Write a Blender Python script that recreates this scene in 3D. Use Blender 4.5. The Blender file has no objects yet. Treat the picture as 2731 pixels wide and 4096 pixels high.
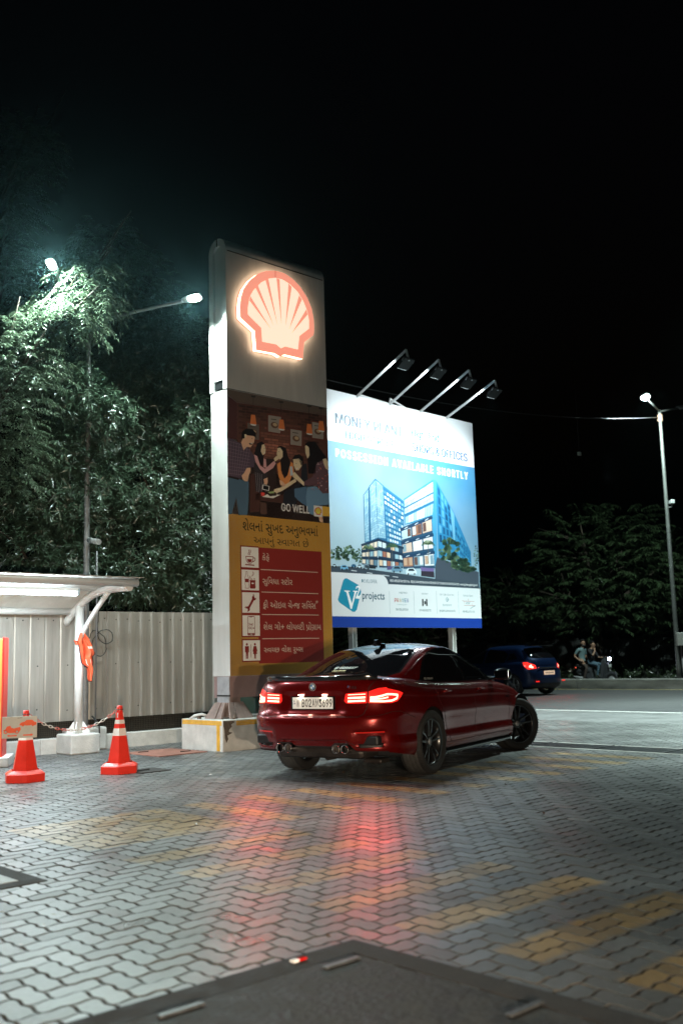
import bpy, bmesh, math, random, os
import numpy as np
from mathutils import Vector, Matrix
from math import sin, cos, pi, radians, sqrt, atan2

SC = bpy.context.scene
COL = SC.collection
random.seed(7)
RNG = np.random.default_rng(11)

# ------------------------------------------------------------------ camera
PITCH, ROLL, FPX, CAM_H = radians(8.343), radians(-1.559), 3982.0, 1.263
CAM = np.array([0.0, 0.0, CAM_H])
_f = np.array([0, cos(PITCH), sin(PITCH)])
_u0 = np.array([0, -sin(PITCH), cos(PITCH)])
_x = cos(ROLL) * np.array([1.0, 0, 0]) + sin(ROLL) * _u0
_u = -sin(ROLL) * np.array([1.0, 0, 0]) + cos(ROLL) * _u0
cam = bpy.data.cameras.new('camera')
cam_ob = bpy.data.objects.new('camera', cam)
COL.objects.link(cam_ob)
cam_ob.matrix_world = Matrix(((_x[0], _u[0], -_f[0], 0), (_x[1], _u[1], -_f[1], 0), (_x[2], _u[2], -_f[2], CAM_H), (0, 0, 0, 1)))
cam.sensor_fit = 'AUTO'
cam.sensor_width = 36.0
cam.lens = 35.0
cam.clip_start, cam.clip_end = 0.1, 600
cam.dof.use_dof = True
cam.dof.focus_distance = 12.6
cam.dof.aperture_fstop = 1.75
SC.camera = cam_ob

# ------------------------------------------------------------------ night sky
world = bpy.data.worlds.new("World")
SC.world = world
world.use_nodes = True
wn = world.node_tree
bg = wn.nodes['Background']
sky = wn.nodes.new('ShaderNodeTexSky')
sky.sky_type = 'NISHITA'
sky.sun_disc = False
sky.sun_elevation = radians(-4.0)
sky.sun_rotation = radians(200)
wn.links.new(sky.outputs[0], bg.inputs[0])
bg.inputs[1].default_value = 0.05

SC.view_settings.view_transform = 'Standard'
SC.view_settings.look = 'None'
SC.view_settings.exposure = 0.0
SC.view_settings.gamma = 1.0
SC.render.engine = 'CYCLES'
SC.cycles.use_denoising = True
SC.cycles.max_bounces = 7
SC.cycles.transparent_max_bounces = 10
SC.cycles.volume_bounces = 0
SC.cycles.sample_clamp_indirect = 4.0
SC.cycles.caustics_reflective = False
SC.cycles.caustics_refractive = False

# ------------------------------------------------------------------ the place's grid
# the kerb line, the pylon, the paving and the road all follow one street grid:
# dU points across the road, dV along it
YAW = radians(46.9)
dU = np.array([sin(YAW), cos(YAW), 0.0])
dV = np.array([cos(YAW), -sin(YAW), 0.0])
GRID_ROT = pi / 2 - YAW                 # local x = dU, local y = -dV
def UV(u, v, z=0.0):
    p = dU * u + dV * v
    return Vector((p[0], p[1], z))

def sight(px, py):
    return _x * (px - 1365.5) / FPX - _u * (py - 2048.0) / FPX + _f
def on_plane(px, py, P0, n):            # where a surveyed line of sight meets a plane
    d = sight(px, py)
    P0 = np.array(P0); n = np.array(n)
    return CAM + d * (((P0 - CAM) @ n) / (d @ n))
def on_ground(px, py, z=0.0):
    d = sight(px, py)
    return CAM + d * ((z - CAM_H) / d[2])
def at_depth(px, py, Y):
    d = sight(px, py)
    return CAM + d * (Y / d[1])
S = 2731 / 1568.0

# ------------------------------------------------------------------ materials
MATS = {}
def srgb(h):
    h = h.lstrip('#')
    c = [int(h[i:i + 2], 16) / 255 for i in (0, 2, 4)]
    return tuple(x / 12.92 if x <= .04045 else ((x + .055) / 1.055) ** 2.4 for x in c)
def mat(name, col, rough=.6, metal=0.0, spec=.5, coat=0.0, noise=0.0, nscale=8.0, bump=0.0, bscale=40.0, emit=None, estr=0.0, alpha=1.0, rvar=0.0, stretch=None):
    if name in MATS:
        return MATS[name]
    m = bpy.data.materials.new(name)
    m.use_nodes = True
    nt = m.node_tree
    b = nt.nodes['Principled BSDF']
    if isinstance(col, str):
        col = srgb(col)
    b.inputs['Base Color'].default_value = (*col, 1)
    b.inputs['Roughness'].default_value = rough
    b.inputs['Metallic'].default_value = metal
    b.inputs['Specular IOR Level'].default_value = spec
    b.inputs['Coat Weight'].default_value = coat
    b.inputs['Coat Roughness'].default_value = .04
    if emit is not None:
        if isinstance(emit, str):
            emit = srgb(emit)
        b.inputs['Emission Color'].default_value = (*emit, 1)
        b.inputs['Emission Strength'].default_value = estr
    if noise or bump or rvar:
        tc = nt.nodes.new('ShaderNodeTexCoord')
        mp = nt.nodes.new('ShaderNodeMapping')
        nt.links.new(tc.outputs['Object'], mp.inputs[0])
        if stretch:
            mp.inputs['Scale'].default_value = stretch
        nz = nt.nodes.new('ShaderNodeTexNoise')
        nz.inputs['Scale'].default_value = nscale
        nz.inputs['Detail'].default_value = 6
        nz.inputs['Roughness'].default_value = .65
        nt.links.new(mp.outputs[0], nz.inputs['Vector'])
        if noise:
            mr = nt.nodes.new('ShaderNodeMapRange')
            mr.inputs[1].default_value = .3; mr.inputs[2].default_value = .7
            mr.inputs[3].default_value = 1 - noise; mr.inputs[4].default_value = 1 + noise * .6
            nt.links.new(nz.outputs['Fac'], mr.inputs[0])
            mx = nt.nodes.new('ShaderNodeVectorMath'); mx.operation = 'SCALE'
            mx.inputs[0].default_value = col
            nt.links.new(mr.outputs[0], mx.inputs['Scale'])
            nt.links.new(mx.outputs[0], b.inputs['Base Color'])
        if rvar:
            mr2 = nt.nodes.new('ShaderNodeMapRange')
            mr2.inputs[1].default_value = .3; mr2.inputs[2].default_value = .7
            mr2.inputs[3].default_value = max(.02, rough - rvar); mr2.inputs[4].default_value = min(1, rough + rvar)
            nt.links.new(nz.outputs['Fac'], mr2.inputs[0])
            nt.links.new(mr2.outputs[0], b.inputs['Roughness'])
        if bump:
            nb = nt.nodes.new('ShaderNodeTexNoise')
            nb.inputs['Scale'].default_value = bscale; nb.inputs['Detail'].default_value = 5
            nt.links.new(mp.outputs[0], nb.inputs['Vector'])
            bp = nt.nodes.new('ShaderNodeBump')
            bp.inputs['Strength'].default_value = bump; bp.inputs['Distance'].default_value = .01
            nt.links.new(nb.outputs['Fac'], bp.inputs['Height'])
            nt.links.new(bp.outputs[0], b.inputs['Normal'])
    if estr and estr > 5: m.cycles.emission_sampling = 'NONE'     # the lamp object beside it does the lighting
    MATS[name] = m
    return m
def flat(hexcol, rough=.55, spec=.3):
    return mat('print_' + hexcol.strip('#') + ('' if rough == .55 else '_%d' % int(rough * 100)), hexcol, rough, spec=spec)

# ------------------------------------------------------------------ mesh builder
class MB:
    def __init__(self):
        self.v = []; self.f = []; self.m = []; self.mats = []; self.n = 0; self.sm = []
    def mi(self, m):
        if m not in self.mats:
            self.mats.append(m)
        return self.mats.index(m)
    def add(self, verts, faces, m, smooth=False):
        k = self.n
        verts = [tuple(p) for p in verts]
        self.v += verts; self.n += len(verts)
        i = self.mi(m)
        for f in faces:
            self.f.append([a + k for a in f]); self.m.append(i); self.sm.append(smooth)
    def box(self, c, s, m, rz=0.0, M=None, taper=1.0):
        hx, hy, hz = s[0] / 2, s[1] / 2, s[2] / 2
        vs = []
        for z in (-hz, hz):
            t = taper if z > 0 else 1.0
            for x, y in ((-hx, -hy), (hx, -hy), (hx, hy), (-hx, hy)):
                p = Vector((x * t, y * t, z))
                if M is not None: p = M @ p
                elif rz: p = Matrix.Rotation(rz, 3, 'Z') @ p
                vs.append((p.x + c[0], p.y + c[1], p.z + c[2]))
        self.add(vs, [(0, 3, 2, 1), (4, 5, 6, 7), (0, 1, 5, 4), (1, 2, 6, 5), (2, 3, 7, 6), (3, 0, 4, 7)], m)
    def bbox(self, c, s, m, b=.01, rz=0.0):       # bevelled box
        bm = bmesh.new()
        bmesh.ops.create_cube(bm, size=1.0)
        bmesh.ops.scale(bm, vec=Vector(s), verts=bm.verts)
        bmesh.ops.bevel(bm, geom=bm.edges[:], offset=min(b, min(s) * .45), segments=2, affect='EDGES', profile=.5)
        if rz: bmesh.ops.rotate(bm, cent=(0, 0, 0), matrix=Matrix.Rotation(rz, 3, 'Z'), verts=bm.verts)
        bmesh.ops.translate(bm, vec=Vector(c), verts=bm.verts)
        self.addbm(bm, m); bm.free()
    def addbm(self, bm, m, smooth=False):
        bm.verts.index_update()
        self.add([v.co[:] for v in bm.verts], [[v.index for v in f.verts] for f in bm.faces], m, smooth)
    def tube(self, path, r, m, n=8, cap=True, smooth=True):
        P = [Vector(p) for p in path]
        R = r if isinstance(r, (list, tuple)) else [r] * len(P)
        vs = []; fs = []
        up = None
        for i, p in enumerate(P):
            t = (P[min(i + 1, len(P) - 1)] - P[max(i - 1, 0)]).normalized()
            if up is None:
                up = Vector((0, 0, 1)) if abs(t.z) < .9 else Vector((1, 0, 0))
            a = t.cross(up)
            if a.length < 1e-4: a = t.orthogonal()
            a.normalize(); b = a.cross(t).normalized(); up = b
            for k in range(n):
                th = 2 * pi * k / n
                q = p + (a * cos(th) + b * sin(th)) * R[i]
                vs.append(q[:])
        for i in range(len(P) - 1):
            for k in range(n):
                fs.append((i * n + k, i * n + (k + 1) % n, (i + 1) * n + (k + 1) % n, (i + 1) * n + k))
        self.add(vs, fs, m, smooth)
        if cap:
            self.add(vs[:n], [tuple(range(n))[::-1]], m); self.add(vs[-n:], [tuple(range(n))], m)
    def lathe(self, prof, m, n=24, axis='z', c=(0, 0, 0), smooth=True, closed=False, a0=0.0):
        vs = []; fs = []
        for r, h in prof:
            for k in range(n):
                th = 2 * pi * k / n + a0
                if axis == 'z': p = (r * cos(th), r * sin(th), h)
                elif axis == 'y': p = (r * cos(th), h, r * sin(th))
                else: p = (h, r * cos(th), r * sin(th))
                vs.append((p[0] + c[0], p[1] + c[1], p[2] + c[2]))
        L = len(prof)
        for i in range(L if closed else L - 1):
            j = (i + 1) % L
            for k in range(n):
                fs.append((i * n + k, i * n + (k + 1) % n, j * n + (k + 1) % n, j * n + k))
        self.add(vs, fs, m, smooth)
    def prism(self, poly, h0, h1, m, plane='xz', caps=True):
        # poly in plane coordinates, extruded along the third axis from h0 to h1
        def P(a, b, h):
            return (a, h, b) if plane == 'xz' else ((a, b, h) if plane == 'xy' else (h, a, b))
        n = len(poly)
        vs = [P(a, b, h0) for a, b in poly] + [P(a, b, h1) for a, b in poly]
        fs = [(i, (i + 1) % n, n + (i + 1) % n, n + i) for i in range(n)]
        self.add(vs, fs, m)
        if caps:
            tris = tri(poly)
            self.add([P(a, b, h0) for a, b in poly], tris, m)
            self.add([P(a, b, h1) for a, b in poly], [t[::-1] for t in tris], m)
    def build(self, name, parent=None, loc=None, rz=0.0, **kw):
        me = bpy.data.meshes.new(name)
        me.from_pydata(self.v, [], self.f)
        for m in self.mats: me.materials.append(m)
        if len(self.mats) > 1:
            me.polygons.foreach_set('material_index', self.m)
        me.polygons.foreach_set('use_smooth', self.sm)
        me.update()
        if kw.pop('fixn', True):
            bm = bmesh.new(); bm.from_mesh(me)
            bmesh.ops.remove_doubles(bm, verts=bm.verts, dist=1e-5)
            bmesh.ops.recalc_face_normals(bm, faces=bm.faces)
            bm.to_mesh(me); bm.free()
        o = bpy.data.objects.new(name, me)
        COL.objects.link(o)
        if parent is not None: o.parent = parent
        if loc is not None: o.location = loc
        if rz: o.rotation_euler = (0, 0, rz)
        for k, v in kw.items(): o[k] = v
        return o

def tri(poly):
    from mathutils.geometry import tessellate_polygon
    return [tuple(t) for t in tessellate_polygon([[Vector((a, b, 0)) for a, b in poly]])]

def thing(name, label, cat, loc=(0, 0, 0), rz=0.0, group=None):
    o = bpy.data.objects.new(name, None)
    o.empty_display_size = .2
    COL.objects.link(o)
    o.location = loc; o.rotation_euler = (0, 0, rz)
    o['label'] = label; o['category'] = cat
    if group: o['group'] = group
    return o
def tag(o, label=None, cat=None, group=None, kind=None):
    if label: o['label'] = label
    if cat: o['category'] = cat
    if group: o['group'] = group
    if kind: o['kind'] = kind
    return o
def copy_tree(o, parent=None):
    c = o.copy(); COL.objects.link(c)
    if parent is not None: c.parent = parent
    for ch in o.children: copy_tree(ch, c)
    return c
def lamp(name, kind, loc, energy, color, parent=None, **kw):
    l = bpy.data.lights.new(name, kind)
    l.energy = energy; l.color = color
    for k, v in kw.items():
        if k != 'aim': setattr(l, k, v)
    o = bpy.data.objects.new(name, l)
    COL.objects.link(o)
    o.location = loc
    if 'aim' in kw:
        o.rotation_euler = (Vector(kw['aim'])).to_track_quat('-Z', 'Y').to_euler()
    if parent is not None: o.parent = parent
    return o

# ------------------------------------------------------------------ lettering
_FONTS = {}
def font(kind):
    if kind not in _FONTS:
        f = None
        if kind:
            try:
                p = os.path.join(bpy.utils.system_resource('DATAFILES'), 'fonts', kind)
                f = bpy.data.fonts.load(p)
            except Exception:
                f = None
        _FONTS[kind] = f
    return _FONTS[kind]
SANS = 'Inter.woff2'
def text_polys(s, bold=0.0, fnt=SANS, space=1.0, res=2):
    # outline mesh of a line of lettering: (verts 2D array, faces), lower-left of its bounding box at 0,0
    c = bpy.data.curves.new('lettering', 'FONT')
    c.body = s; c.offset = bold; c.resolution_u = res; c.space_character = space
    f = font(fnt)
    if f: c.font = f
    o = bpy.data.objects.new('lettering', c)
    COL.objects.link(o)
    dg = bpy.context.evaluated_depsgraph_get()
    me = bpy.data.meshes.new_from_object(o.evaluated_get(dg))
    v = np.array([p.co[:2] for p in me.vertices]) if len(me.vertices) else np.zeros((0, 2))
    fs = [list(p.vertices) for p in me.polygons]
    bpy.data.objects.remove(o); bpy.data.curves.remove(c); bpy.data.meshes.remove(me)
    return v, fs

class Art:
    """printed artwork on a flat board: coloured pieces in board coordinates (x, z), each layer a fraction of a millimetre proud of the last"""
    def __init__(self, P0, dx, n):
        self.mb = MB(); self.P0 = np.array(P0); self.dx = np.array(dx); self.n = np.array(n); self.crop = (0, 0, 1)
        self.step = .0003
    def loc(self, x, y):
        ox, oy, k = self.crop
        w = on_plane(ox + x * k, oy + y * k, self.P0, self.n)
        return (w - self.P0) @ self.dx, w[2]
    def poly(self, pts, col, layer, px=True, m=None):
        p = [self.loc(*q) for q in pts] if px else pts
        y = -layer * self.step
        m = m or flat(col)
        vs = [(a, y, b) for a, b in p]
        fs = tri(p)
        out = []
        for t in fs:
            a, b, c = (p[i] for i in t)
            out.append(t if (b[0] - a[0]) * (c[1] - a[1]) - (b[1] - a[1]) * (c[0] - a[0]) > 0 else t[::-1])
        self.mb.add(vs, out, m)
    def line(self, pts, w, col, layer, px=True):
        p = [self.loc(*q) for q in pts] if px else pts
        for (a, b) in zip(p[:-1], p[1:]):
            t = np.array(b) - np.array(a); L = np.linalg.norm(t)
            if L < 1e-6: continue
            t = t / L; nn = np.array([-t[1], t[0]]) * w / 2
            e = t * w * .3
            self.poly([tuple(a + nn - e), tuple(a - nn - e), tuple(b - nn + e), tuple(b + nn + e)], col, layer, px=False)
    def disc(self, c, rx, rz, col, layer, n=16, px=True, a0=0, a1=2 * pi):
        q = self.loc(*c) if px else c
        self.poly([(q[0] + rx * cos(a0 + (a1 - a0) * i / n), q[1] + rz * sin(a0 + (a1 - a0) * i / n)) for i in range(n + (0 if a1 - a0 > 6.2 else 1))], col, layer, px=False)
    def text(self, s, x0, z0, x1, z1, col, layer, bold=0.0, fnt=SANS, space=1.0, fat=0.0, verts=None):
        v, fs = verts if verts is not None else text_polys(s, bold, fnt, space)
        if not len(v): return
        lo, hi = v.min(0), v.max(0)
        sx = (x1 - x0) / (hi[0] - lo[0]); sz = (z1 - z0) / (hi[1] - lo[1])
        q = (v - lo) * [sx, sz] + [x0, z0]
        for i_, d_ in enumerate((-fat, 0, fat) if fat else (0,)):       # heavier type: the strokes printed three times, a hair apart
            self.mb.add([(a + d_, -(layer + .25 * i_) * self.step, b) for a, b in q], fs, flat(col))
    def ptext(self, s, lb, rt, col, layer, **kw):
        a = self.loc(*lb); b = self.loc(*rt)
        self.text(s, a[0], a[1], b[0], b[1], col, layer, **kw)

# ================================================================== SETTING
# ------------------------------------------------------------------ ground
mb = MB()
G_ = 260
mb.add([(-G_, -G_, 0), (G_, -G_, 0), (G_, G_, 0), (-G_, G_, 0)], [(0, 1, 2, 3)], mat('joint_sand', (.018, .016, .014), .95, noise=.4, nscale=30))
tag(mb.build('ground', loc=(0, 0, -.016)), kind='structure')

# ------------------------------------------------------------------ interlocking pavers, each block a bevelled piece of the paved sheet
def paver_material():
    m = bpy.data.materials.new('pavers'); m.use_nodes = True
    nt = m.node_tree; b = nt.nodes['Principled BSDF']
    N = nt.nodes.new; L = nt.links.new
    tc = N('ShaderNodeTexCoord'); sp = N('ShaderNodeSeparateXYZ'); L(tc.outputs['Object'], sp.inputs[0])
    def math_(op, a, bb, clamp=False):
        n = N('ShaderNodeMath'); n.operation = op; n.use_clamp = clamp
        for i, q in enumerate((a, bb)):
            if q is None: continue
            if isinstance(q, (int, float)): n.inputs[i].default_value = q
            else: L(q, n.inputs[i])
        return n.outputs[0]
    X, Y = sp.outputs['X'], sp.outputs['Y']       # X = across the road (u), Y = -v
    wob = N('ShaderNodeTexNoise'); wob.inputs['Scale'].default_value = 9; L(tc.outputs['Object'], wob.inputs['Vector'])
    w_ = math_('MULTIPLY', math_('SUBTRACT', wob.outputs['Fac'], .5), .09)
    Xw = math_('ADD', X, w_); Yw = math_('ADD', Y, w_)
    def band(q, lo, hi):
        return math_('MULTIPLY', math_('MULTIPLY_ADD', math_('SUBTRACT', q, lo), 40.0, True), math_('MULTIPLY', math_('SUBTRACT', hi, q), 40.0, True), True)
    def band(q, lo, hi):
        a = math_('MULTIPLY', math_('SUBTRACT', q, lo), 40.0, True)
        c = math_('MULTIPLY', math_('SUBTRACT', hi, q), 40.0, True)
        return math_('MULTIPLY', a, c)
    def stripes(q, start, period, duty):
        fr = math_('FRACT', math_('DIVIDE', math_('SUBTRACT', q, start), period), None)
        return math_('MULTIPLY', math_('MULTIPLY', fr, 14.0, True), math_('MULTIPLY', math_('SUBTRACT', duty, fr), 14.0, True))
    leg1 = math_('MULTIPLY', math_('MULTIPLY', band(Xw, 3.52, 4.98), band(Yw, 1.0, 6.2)), stripes(Yw, 2.0, .612, .5))
    leg2 = math_('MULTIPLY', math_('MULTIPLY', band(Yw, 6.3, 7.75), band(Xw, 5.1, 11.2)), stripes(Xw, 5.17, .605, .47))
    cor = math_('MULTIPLY', band(Xw, 3.52, 4.95), band(Yw, 6.4, 7.75))
    paint = math_('MAXIMUM', math_('MAXIMUM', leg1, leg2), cor)
    nz = N('ShaderNodeTexNoise'); nz.inputs['Scale'].default_value = 24; nz.inputs['Detail'].default_value = 8; nz.inputs['Roughness'].default_value = .7
    L(tc.outputs['Object'], nz.inputs['Vector'])
    big = N('ShaderNodeTexNoise'); big.inputs['Scale'].default_value = .9; big.inputs['Detail'].default_value = 5
    L(tc.outputs['Object'], big.inputs['Vector'])
    at = N('ShaderNodeAttribute'); at.attribute_name = 'tint'
    wear = math_('MULTIPLY', math_('SUBTRACT', nz.outputs['Fac'], .22), 6.0, True)
    paint = math_('MULTIPLY', math_('MULTIPLY', paint, wear), .66)
    def rng(q, a, bb, c, dd):
        n = N('ShaderNodeMapRange'); L(q, n.inputs[0])
        for i, z in enumerate((a, bb, c, dd)): n.inputs[i + 1].default_value = z
        return n.outputs[0]
    val = math_('MULTIPLY', math_('MULTIPLY', rng(nz.outputs['Fac'], .25, .75, .72, 1.22), rng(big.outputs['Fac'], .3, .7, .68, 1.22)), at.outputs['Fac'])
    g = N('ShaderNodeMix'); g.data_type = 'RGBA'
    g.inputs[6].default_value = (.118, .121, .120, 1); g.inputs[7].default_value = (.36, .215, .055, 1)
    L(paint, g.inputs[0])
    # oil drips and dark damp stains
    st = N('ShaderNodeTexVoronoi'); st.inputs['Scale'].default_value = 1.1; st.inputs['Randomness'].default_value = 1.0
    dw = N('ShaderNodeVectorMath'); dw.operation = 'MULTIPLY_ADD'; L(wob.outputs['Color'], dw.inputs[0]); dw.inputs[1].default_value = (.25, .25, .25); L(tc.outputs['Object'], dw.inputs[2])
    L(dw.outputs[0], st.inputs['Vector'])
    val = math_('MULTIPLY', val, rng(st.outputs['Distance'], .10, .24, .55, 1.0))
    sc = N('ShaderNodeVectorMath'); sc.operation = 'SCALE'; L(g.outputs[2], sc.inputs[0]); L(val, sc.inputs['Scale'])
    L(sc.outputs[0], b.inputs['Base Color'])
    L(math_('ADD', rng(big.outputs['Fac'], .3, .7, .30, .46), rng(at.outputs['Fac'], .7, 1.3, .08, -.06)), b.inputs['Roughness'])
    b.inputs['Specular IOR Level'].default_value = .5
    bp = N('ShaderNodeBump'); bp.inputs['Strength'].default_value = .35; bp.inputs['Distance'].default_value = .004
    fine = N('ShaderNodeTexNoise'); fine.inputs['Scale'].default_value = 160; fine.inputs['Detail'].default_value = 3
    L(tc.outputs['Object'], fine.inputs['Vector']); L(fine.outputs['Fac'], bp.inputs['Height']); L(bp.outputs[0], b.inputs['Normal'])
    return m

def build_paving():
    Wp = .1135; Lp = 2 * Wp
    # herringbone of two-by-one blocks on a square lattice, turned waves shared by every joint
    I, J = np.meshgrid(np.arange(int(-3.5 / Wp), int(15.9 / Wp)), np.arange(int(-3.5 / Wp), int(13.75 / Wp)))
    I = I.ravel(); J = J.ravel(); k = (I - J) % 4
    hz_, vt = k == 0, k == 3
    cx = np.r_[(I[hz_] + 1) * Wp, (I[vt] + .5) * Wp]; cy = np.r_[(J[hz_] + .5) * Wp, (J[vt] + 1) * Wp]
    turn = np.r_[np.zeros(hz_.sum(), bool), np.ones(vt.sum(), bool)]
    # keep what a viewer near the camera could see
    wx = cx * dU[0] - cy * dV[0]; wy = cx * dU[1] - cy * dV[1]
    keep = (wy > 1.6) & (np.abs(wx) < wy * .46 + 3.4)
    keep &= ~((cx < 3.08) & (cx > .6) & (cy < 3.30) & (cy > .6))          # inspection slab
    keep &= ~((cx > 2.0) & (cx < 2.78) & (cy > 5.86) & (cy < 6.48))        # small cover at left
    keep &= ~((cx > 11.40) & (cx < 11.94))                                 # drain channel
    cx, cy, turn = cx[keep], cy[keep], turn[keep]
    n = len(cx)
    def ring(d):      # block outline inset by d, corners first, long sides in eight steps
        hx, hy = Lp / 2 - d, Wp / 2 - d
        p = [(-hx + 2 * hx * k / 8, -hy) for k in range(8)] + [(hx, -hy + 2 * hy * k / 4) for k in range(4)]
        p += [(hx - 2 * hx * k / 8, hy) for k in range(8)] + [(-hx, hy - 2 * hy * k / 4) for k in range(4)]
        return np.array(p)
    r0 = ring(.0034); r1 = ring(.0080)
    K = len(r0)
    base = np.concatenate([np.c_[r0, np.full(K, -.018)], np.c_[r0, np.full(K, -.005)], np.c_[r1, np.zeros(K)]])
    def swing(P):     # the shared wavy field
        tri_ = lambda q: (2 / pi) * np.arcsin(np.sin(2 * pi * q / Wp) * .97)
        return np.stack([P[..., 0] + .0085 * tri_(P[..., 1] + Wp * .5), P[..., 1] + .0085 * tri_(P[..., 0] + Wp * .5)], -1)
    V = np.repeat(base[None], n, 0)
    tiltx = RNG.normal(0, .006, n); tilty = RNG.normal(0, .006, n); dz = RNG.normal(0, .0010, n)
    top = V[:, :, 2] + V[:, :, 0] * tiltx[:, None] + V[:, :, 1] * tilty[:, None] + dz[:, None] - .002
    V = V + 0
    V[:, :, 2] = top
    xy = np.where(turn[:, None, None], np.stack([-V[:, :, 1], V[:, :, 0]], -1), V[:, :, :2])
    xy = swing(xy + np.stack([cx, cy], -1)[:, None, :]) + RNG.normal(0, .0007, (n, 1, 2))
    V[:, :, :2] = xy
    V = V.reshape(-1, 3)
    F = []
    q = []
    for k in range(K):
        k2 = (k + 1) % K
        q.append((k, k2, K + k2, K + k)); q.append((K + k, K + k2, 2 * K + k2, 2 * K + k))
    q = np.array(q)
    nq = len(q)
    loops = np.concatenate([np.concatenate([(q + i0).reshape(-1), np.arange(2 * K, 3 * K) + i0]) for i0 in np.arange(n) * 3 * K])
    lt = np.tile(np.r_[np.full(nq, 4), K], n)
    ls = np.r_[0, np.cumsum(lt)[:-1]]
    me = bpy.data.meshes.new('paving')
    me.vertices.add(len(V)); me.vertices.foreach_set('co', V.ravel().astype(np.float32))
    me.loops.add(len(loops)); me.loops.foreach_set('vertex_index', loops.astype(np.int32))
    me.polygons.add(len(lt)); me.polygons.foreach_set('loop_start', ls.astype(np.int32)); me.polygons.foreach_set('loop_total', lt.astype(np.int32))
    at = me.attributes.new('tint', 'FLOAT', 'POINT')
    at.data.foreach_set('value', np.repeat(RNG.normal(1, .16, n).clip(.6, 1.5), 3 * K).astype(np.float32))
    me.polygons.foreach_set('use_smooth', np.zeros(len(lt), bool))
    me.update(calc_edges=True); me.validate()
    me.materials.append(paver_material()); me.materials.append(mat('paver_edge', (.075, .074, .07), .85, noise=.3, nscale=30))
    me.polygons.foreach_set('material_index', np.tile(np.r_[np.ones(nq, np.int32), np.zeros(1, np.int32)], n))
    o = bpy.data.objects.new('paving', me); COL.objects.link(o)
    o.rotation_euler = (0, 0, GRID_ROT)
    return tag(o, kind='structure')
build_paving()

def grid_obj(mb, name, kind=None, **kw):
    o = mb.build(name, rz=GRID_ROT)
    if kind: o['kind'] = kind
    for k, v in kw.items(): o[k] = v
    return o

CONC = mat('concrete', (.30, .29, .27), .8, noise=.3, nscale=6, bump=.4, bscale=60)
CONC_D = mat('concrete_dark', (.05, .046, .043), .8, spec=.15, noise=.45, nscale=9, bump=.4, bscale=50, rvar=.15)
CONC_W = mat('whitewashed_concrete', (.62, .61, .58), .8, noise=.22, nscale=5, bump=.5, bscale=45)
STEEL_D = mat('dark_steel', (.05, .052, .055), .45, metal=.8, noise=.3, nscale=20)
GALV = mat('galvanised_steel', (.42, .43, .44), .45, metal=.6, noise=.25, nscale=12)
WHITE_P = mat('white_paint', (.72, .73, .72), .4, noise=.08, nscale=4)
BLACK = mat('black_plastic', (.008, .008, .009), .4)
RUBBER = mat('rubber', (.012, .012, .012), .75)

# inspection slab in the foreground with its concrete frame and lifting bars
t = thing('inspection_cover', 'large dark inspection slab with steel lifting bars at the bottom of the photo', 'manhole cover', UV(3.24, -3.46), GRID_ROT)
mb = MB()
mb.box((-1.3, -.075, -.02), (2.6, .15, .044), CONC_D); mb.box((-.07, -1.45, -.0202), (.14, 2.6, .044), CONC_D)
mb.build('cover_frame', t)
mb = MB(); mb.bbox((-1.4, -1.4, -.012), (2.5, 2.5, .03), mat('cover_slab', (.05, .049, .047), .7, spec=.15, noise=.75, nscale=7, bump=.9, bscale=30, rvar=.16), .006); mb.build('slab', t)
for (x, y) in ((-.29, -.235), (-1.07, -.215), (-.22, -1.12)):
    mb = MB(); rz = 0.0
    mb.bbox((x, y, .010), (.195, .030, .010), mat('bar_steel', (.10, .105, .11), .5, metal=.5, noise=.4, nscale=30), .004, rz=rz); mb.box((x - .07, y, .004), (.02, .03, .012), STEEL_D); mb.box((x + .07, y, .004), (.02, .03, .012), STEEL_D)
    mb.build('lifting_bar', t)
mb = MB(); mb.bbox((0, 0, .011), (.028, .045, .010), mat('red_reflector', (.5, .01, .01), .15), .004); mb.box((.0, .038, .011), (.028, .028, .009), WHITE_P)
tag(mb.build('road_stud', loc=UV(2.87, -3.39), rz=GRID_ROT + pi / 2), 'small red and white reflective road stud beside the dark inspection slab', 'road stud')

t = thing('drain_cover', 'small pale cover slab in a dark frame at the left edge', 'manhole cover', UV(2.4, -6.17), GRID_ROT)
mb = MB(); mb.box((0, .43 - .06, -.008), (1.0, .12, .02), CONC_D); mb.box((0, -.43 + .06, -.008), (1.0, .12, .02), CONC_D); mb.box((.44, 0, -.0082), (.12, .62, .02), CONC_D); mb.box((-.44, 0, -.0082), (.12, .62, .02), CONC_D)
mb.build('cover_frame', t)
mb = MB(); mb.bbox((0, 0, -.003), (.755, .615, .016), mat('pale_slab', (.36, .36, .35), .55, noise=.2, nscale=9, bump=.4), .005); mb.build('slab', t)
t = thing('access_cover', 'rust red steel access plate beside the yellow-striped concrete block', 'manhole cover', UV(8.0, -12.35, .004), GRID_ROT)
mb = MB(); mb.bbox((0, 0, .0), (.8, .95, .014), mat('red_oxide', (.30, .13, .095), .6, noise=.3, nscale=8), .004); mb.build('plate', t)
for x, y in ((-.2, .25), (.2, -.22)):
    mb = MB(); mb.box((x, y, .012), (.16, .022, .012), STEEL_D); mb.build('lifting_bar', t)
t = thing('valve_cover', 'small grey cover plate set in the pavers right of the taller cone', 'manhole cover', UV(6.55, -10.5, .003), GRID_ROT)
mb = MB(); mb.bbox((0, 0, 0), (.42, .42, .012), CONC_D, .004); mb.build('plate', t)
mb = MB(); mb.box((-.05, 0, .011), (.16, .022, .012), STEEL_D); mb.build('lifting_bar', t)

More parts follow.
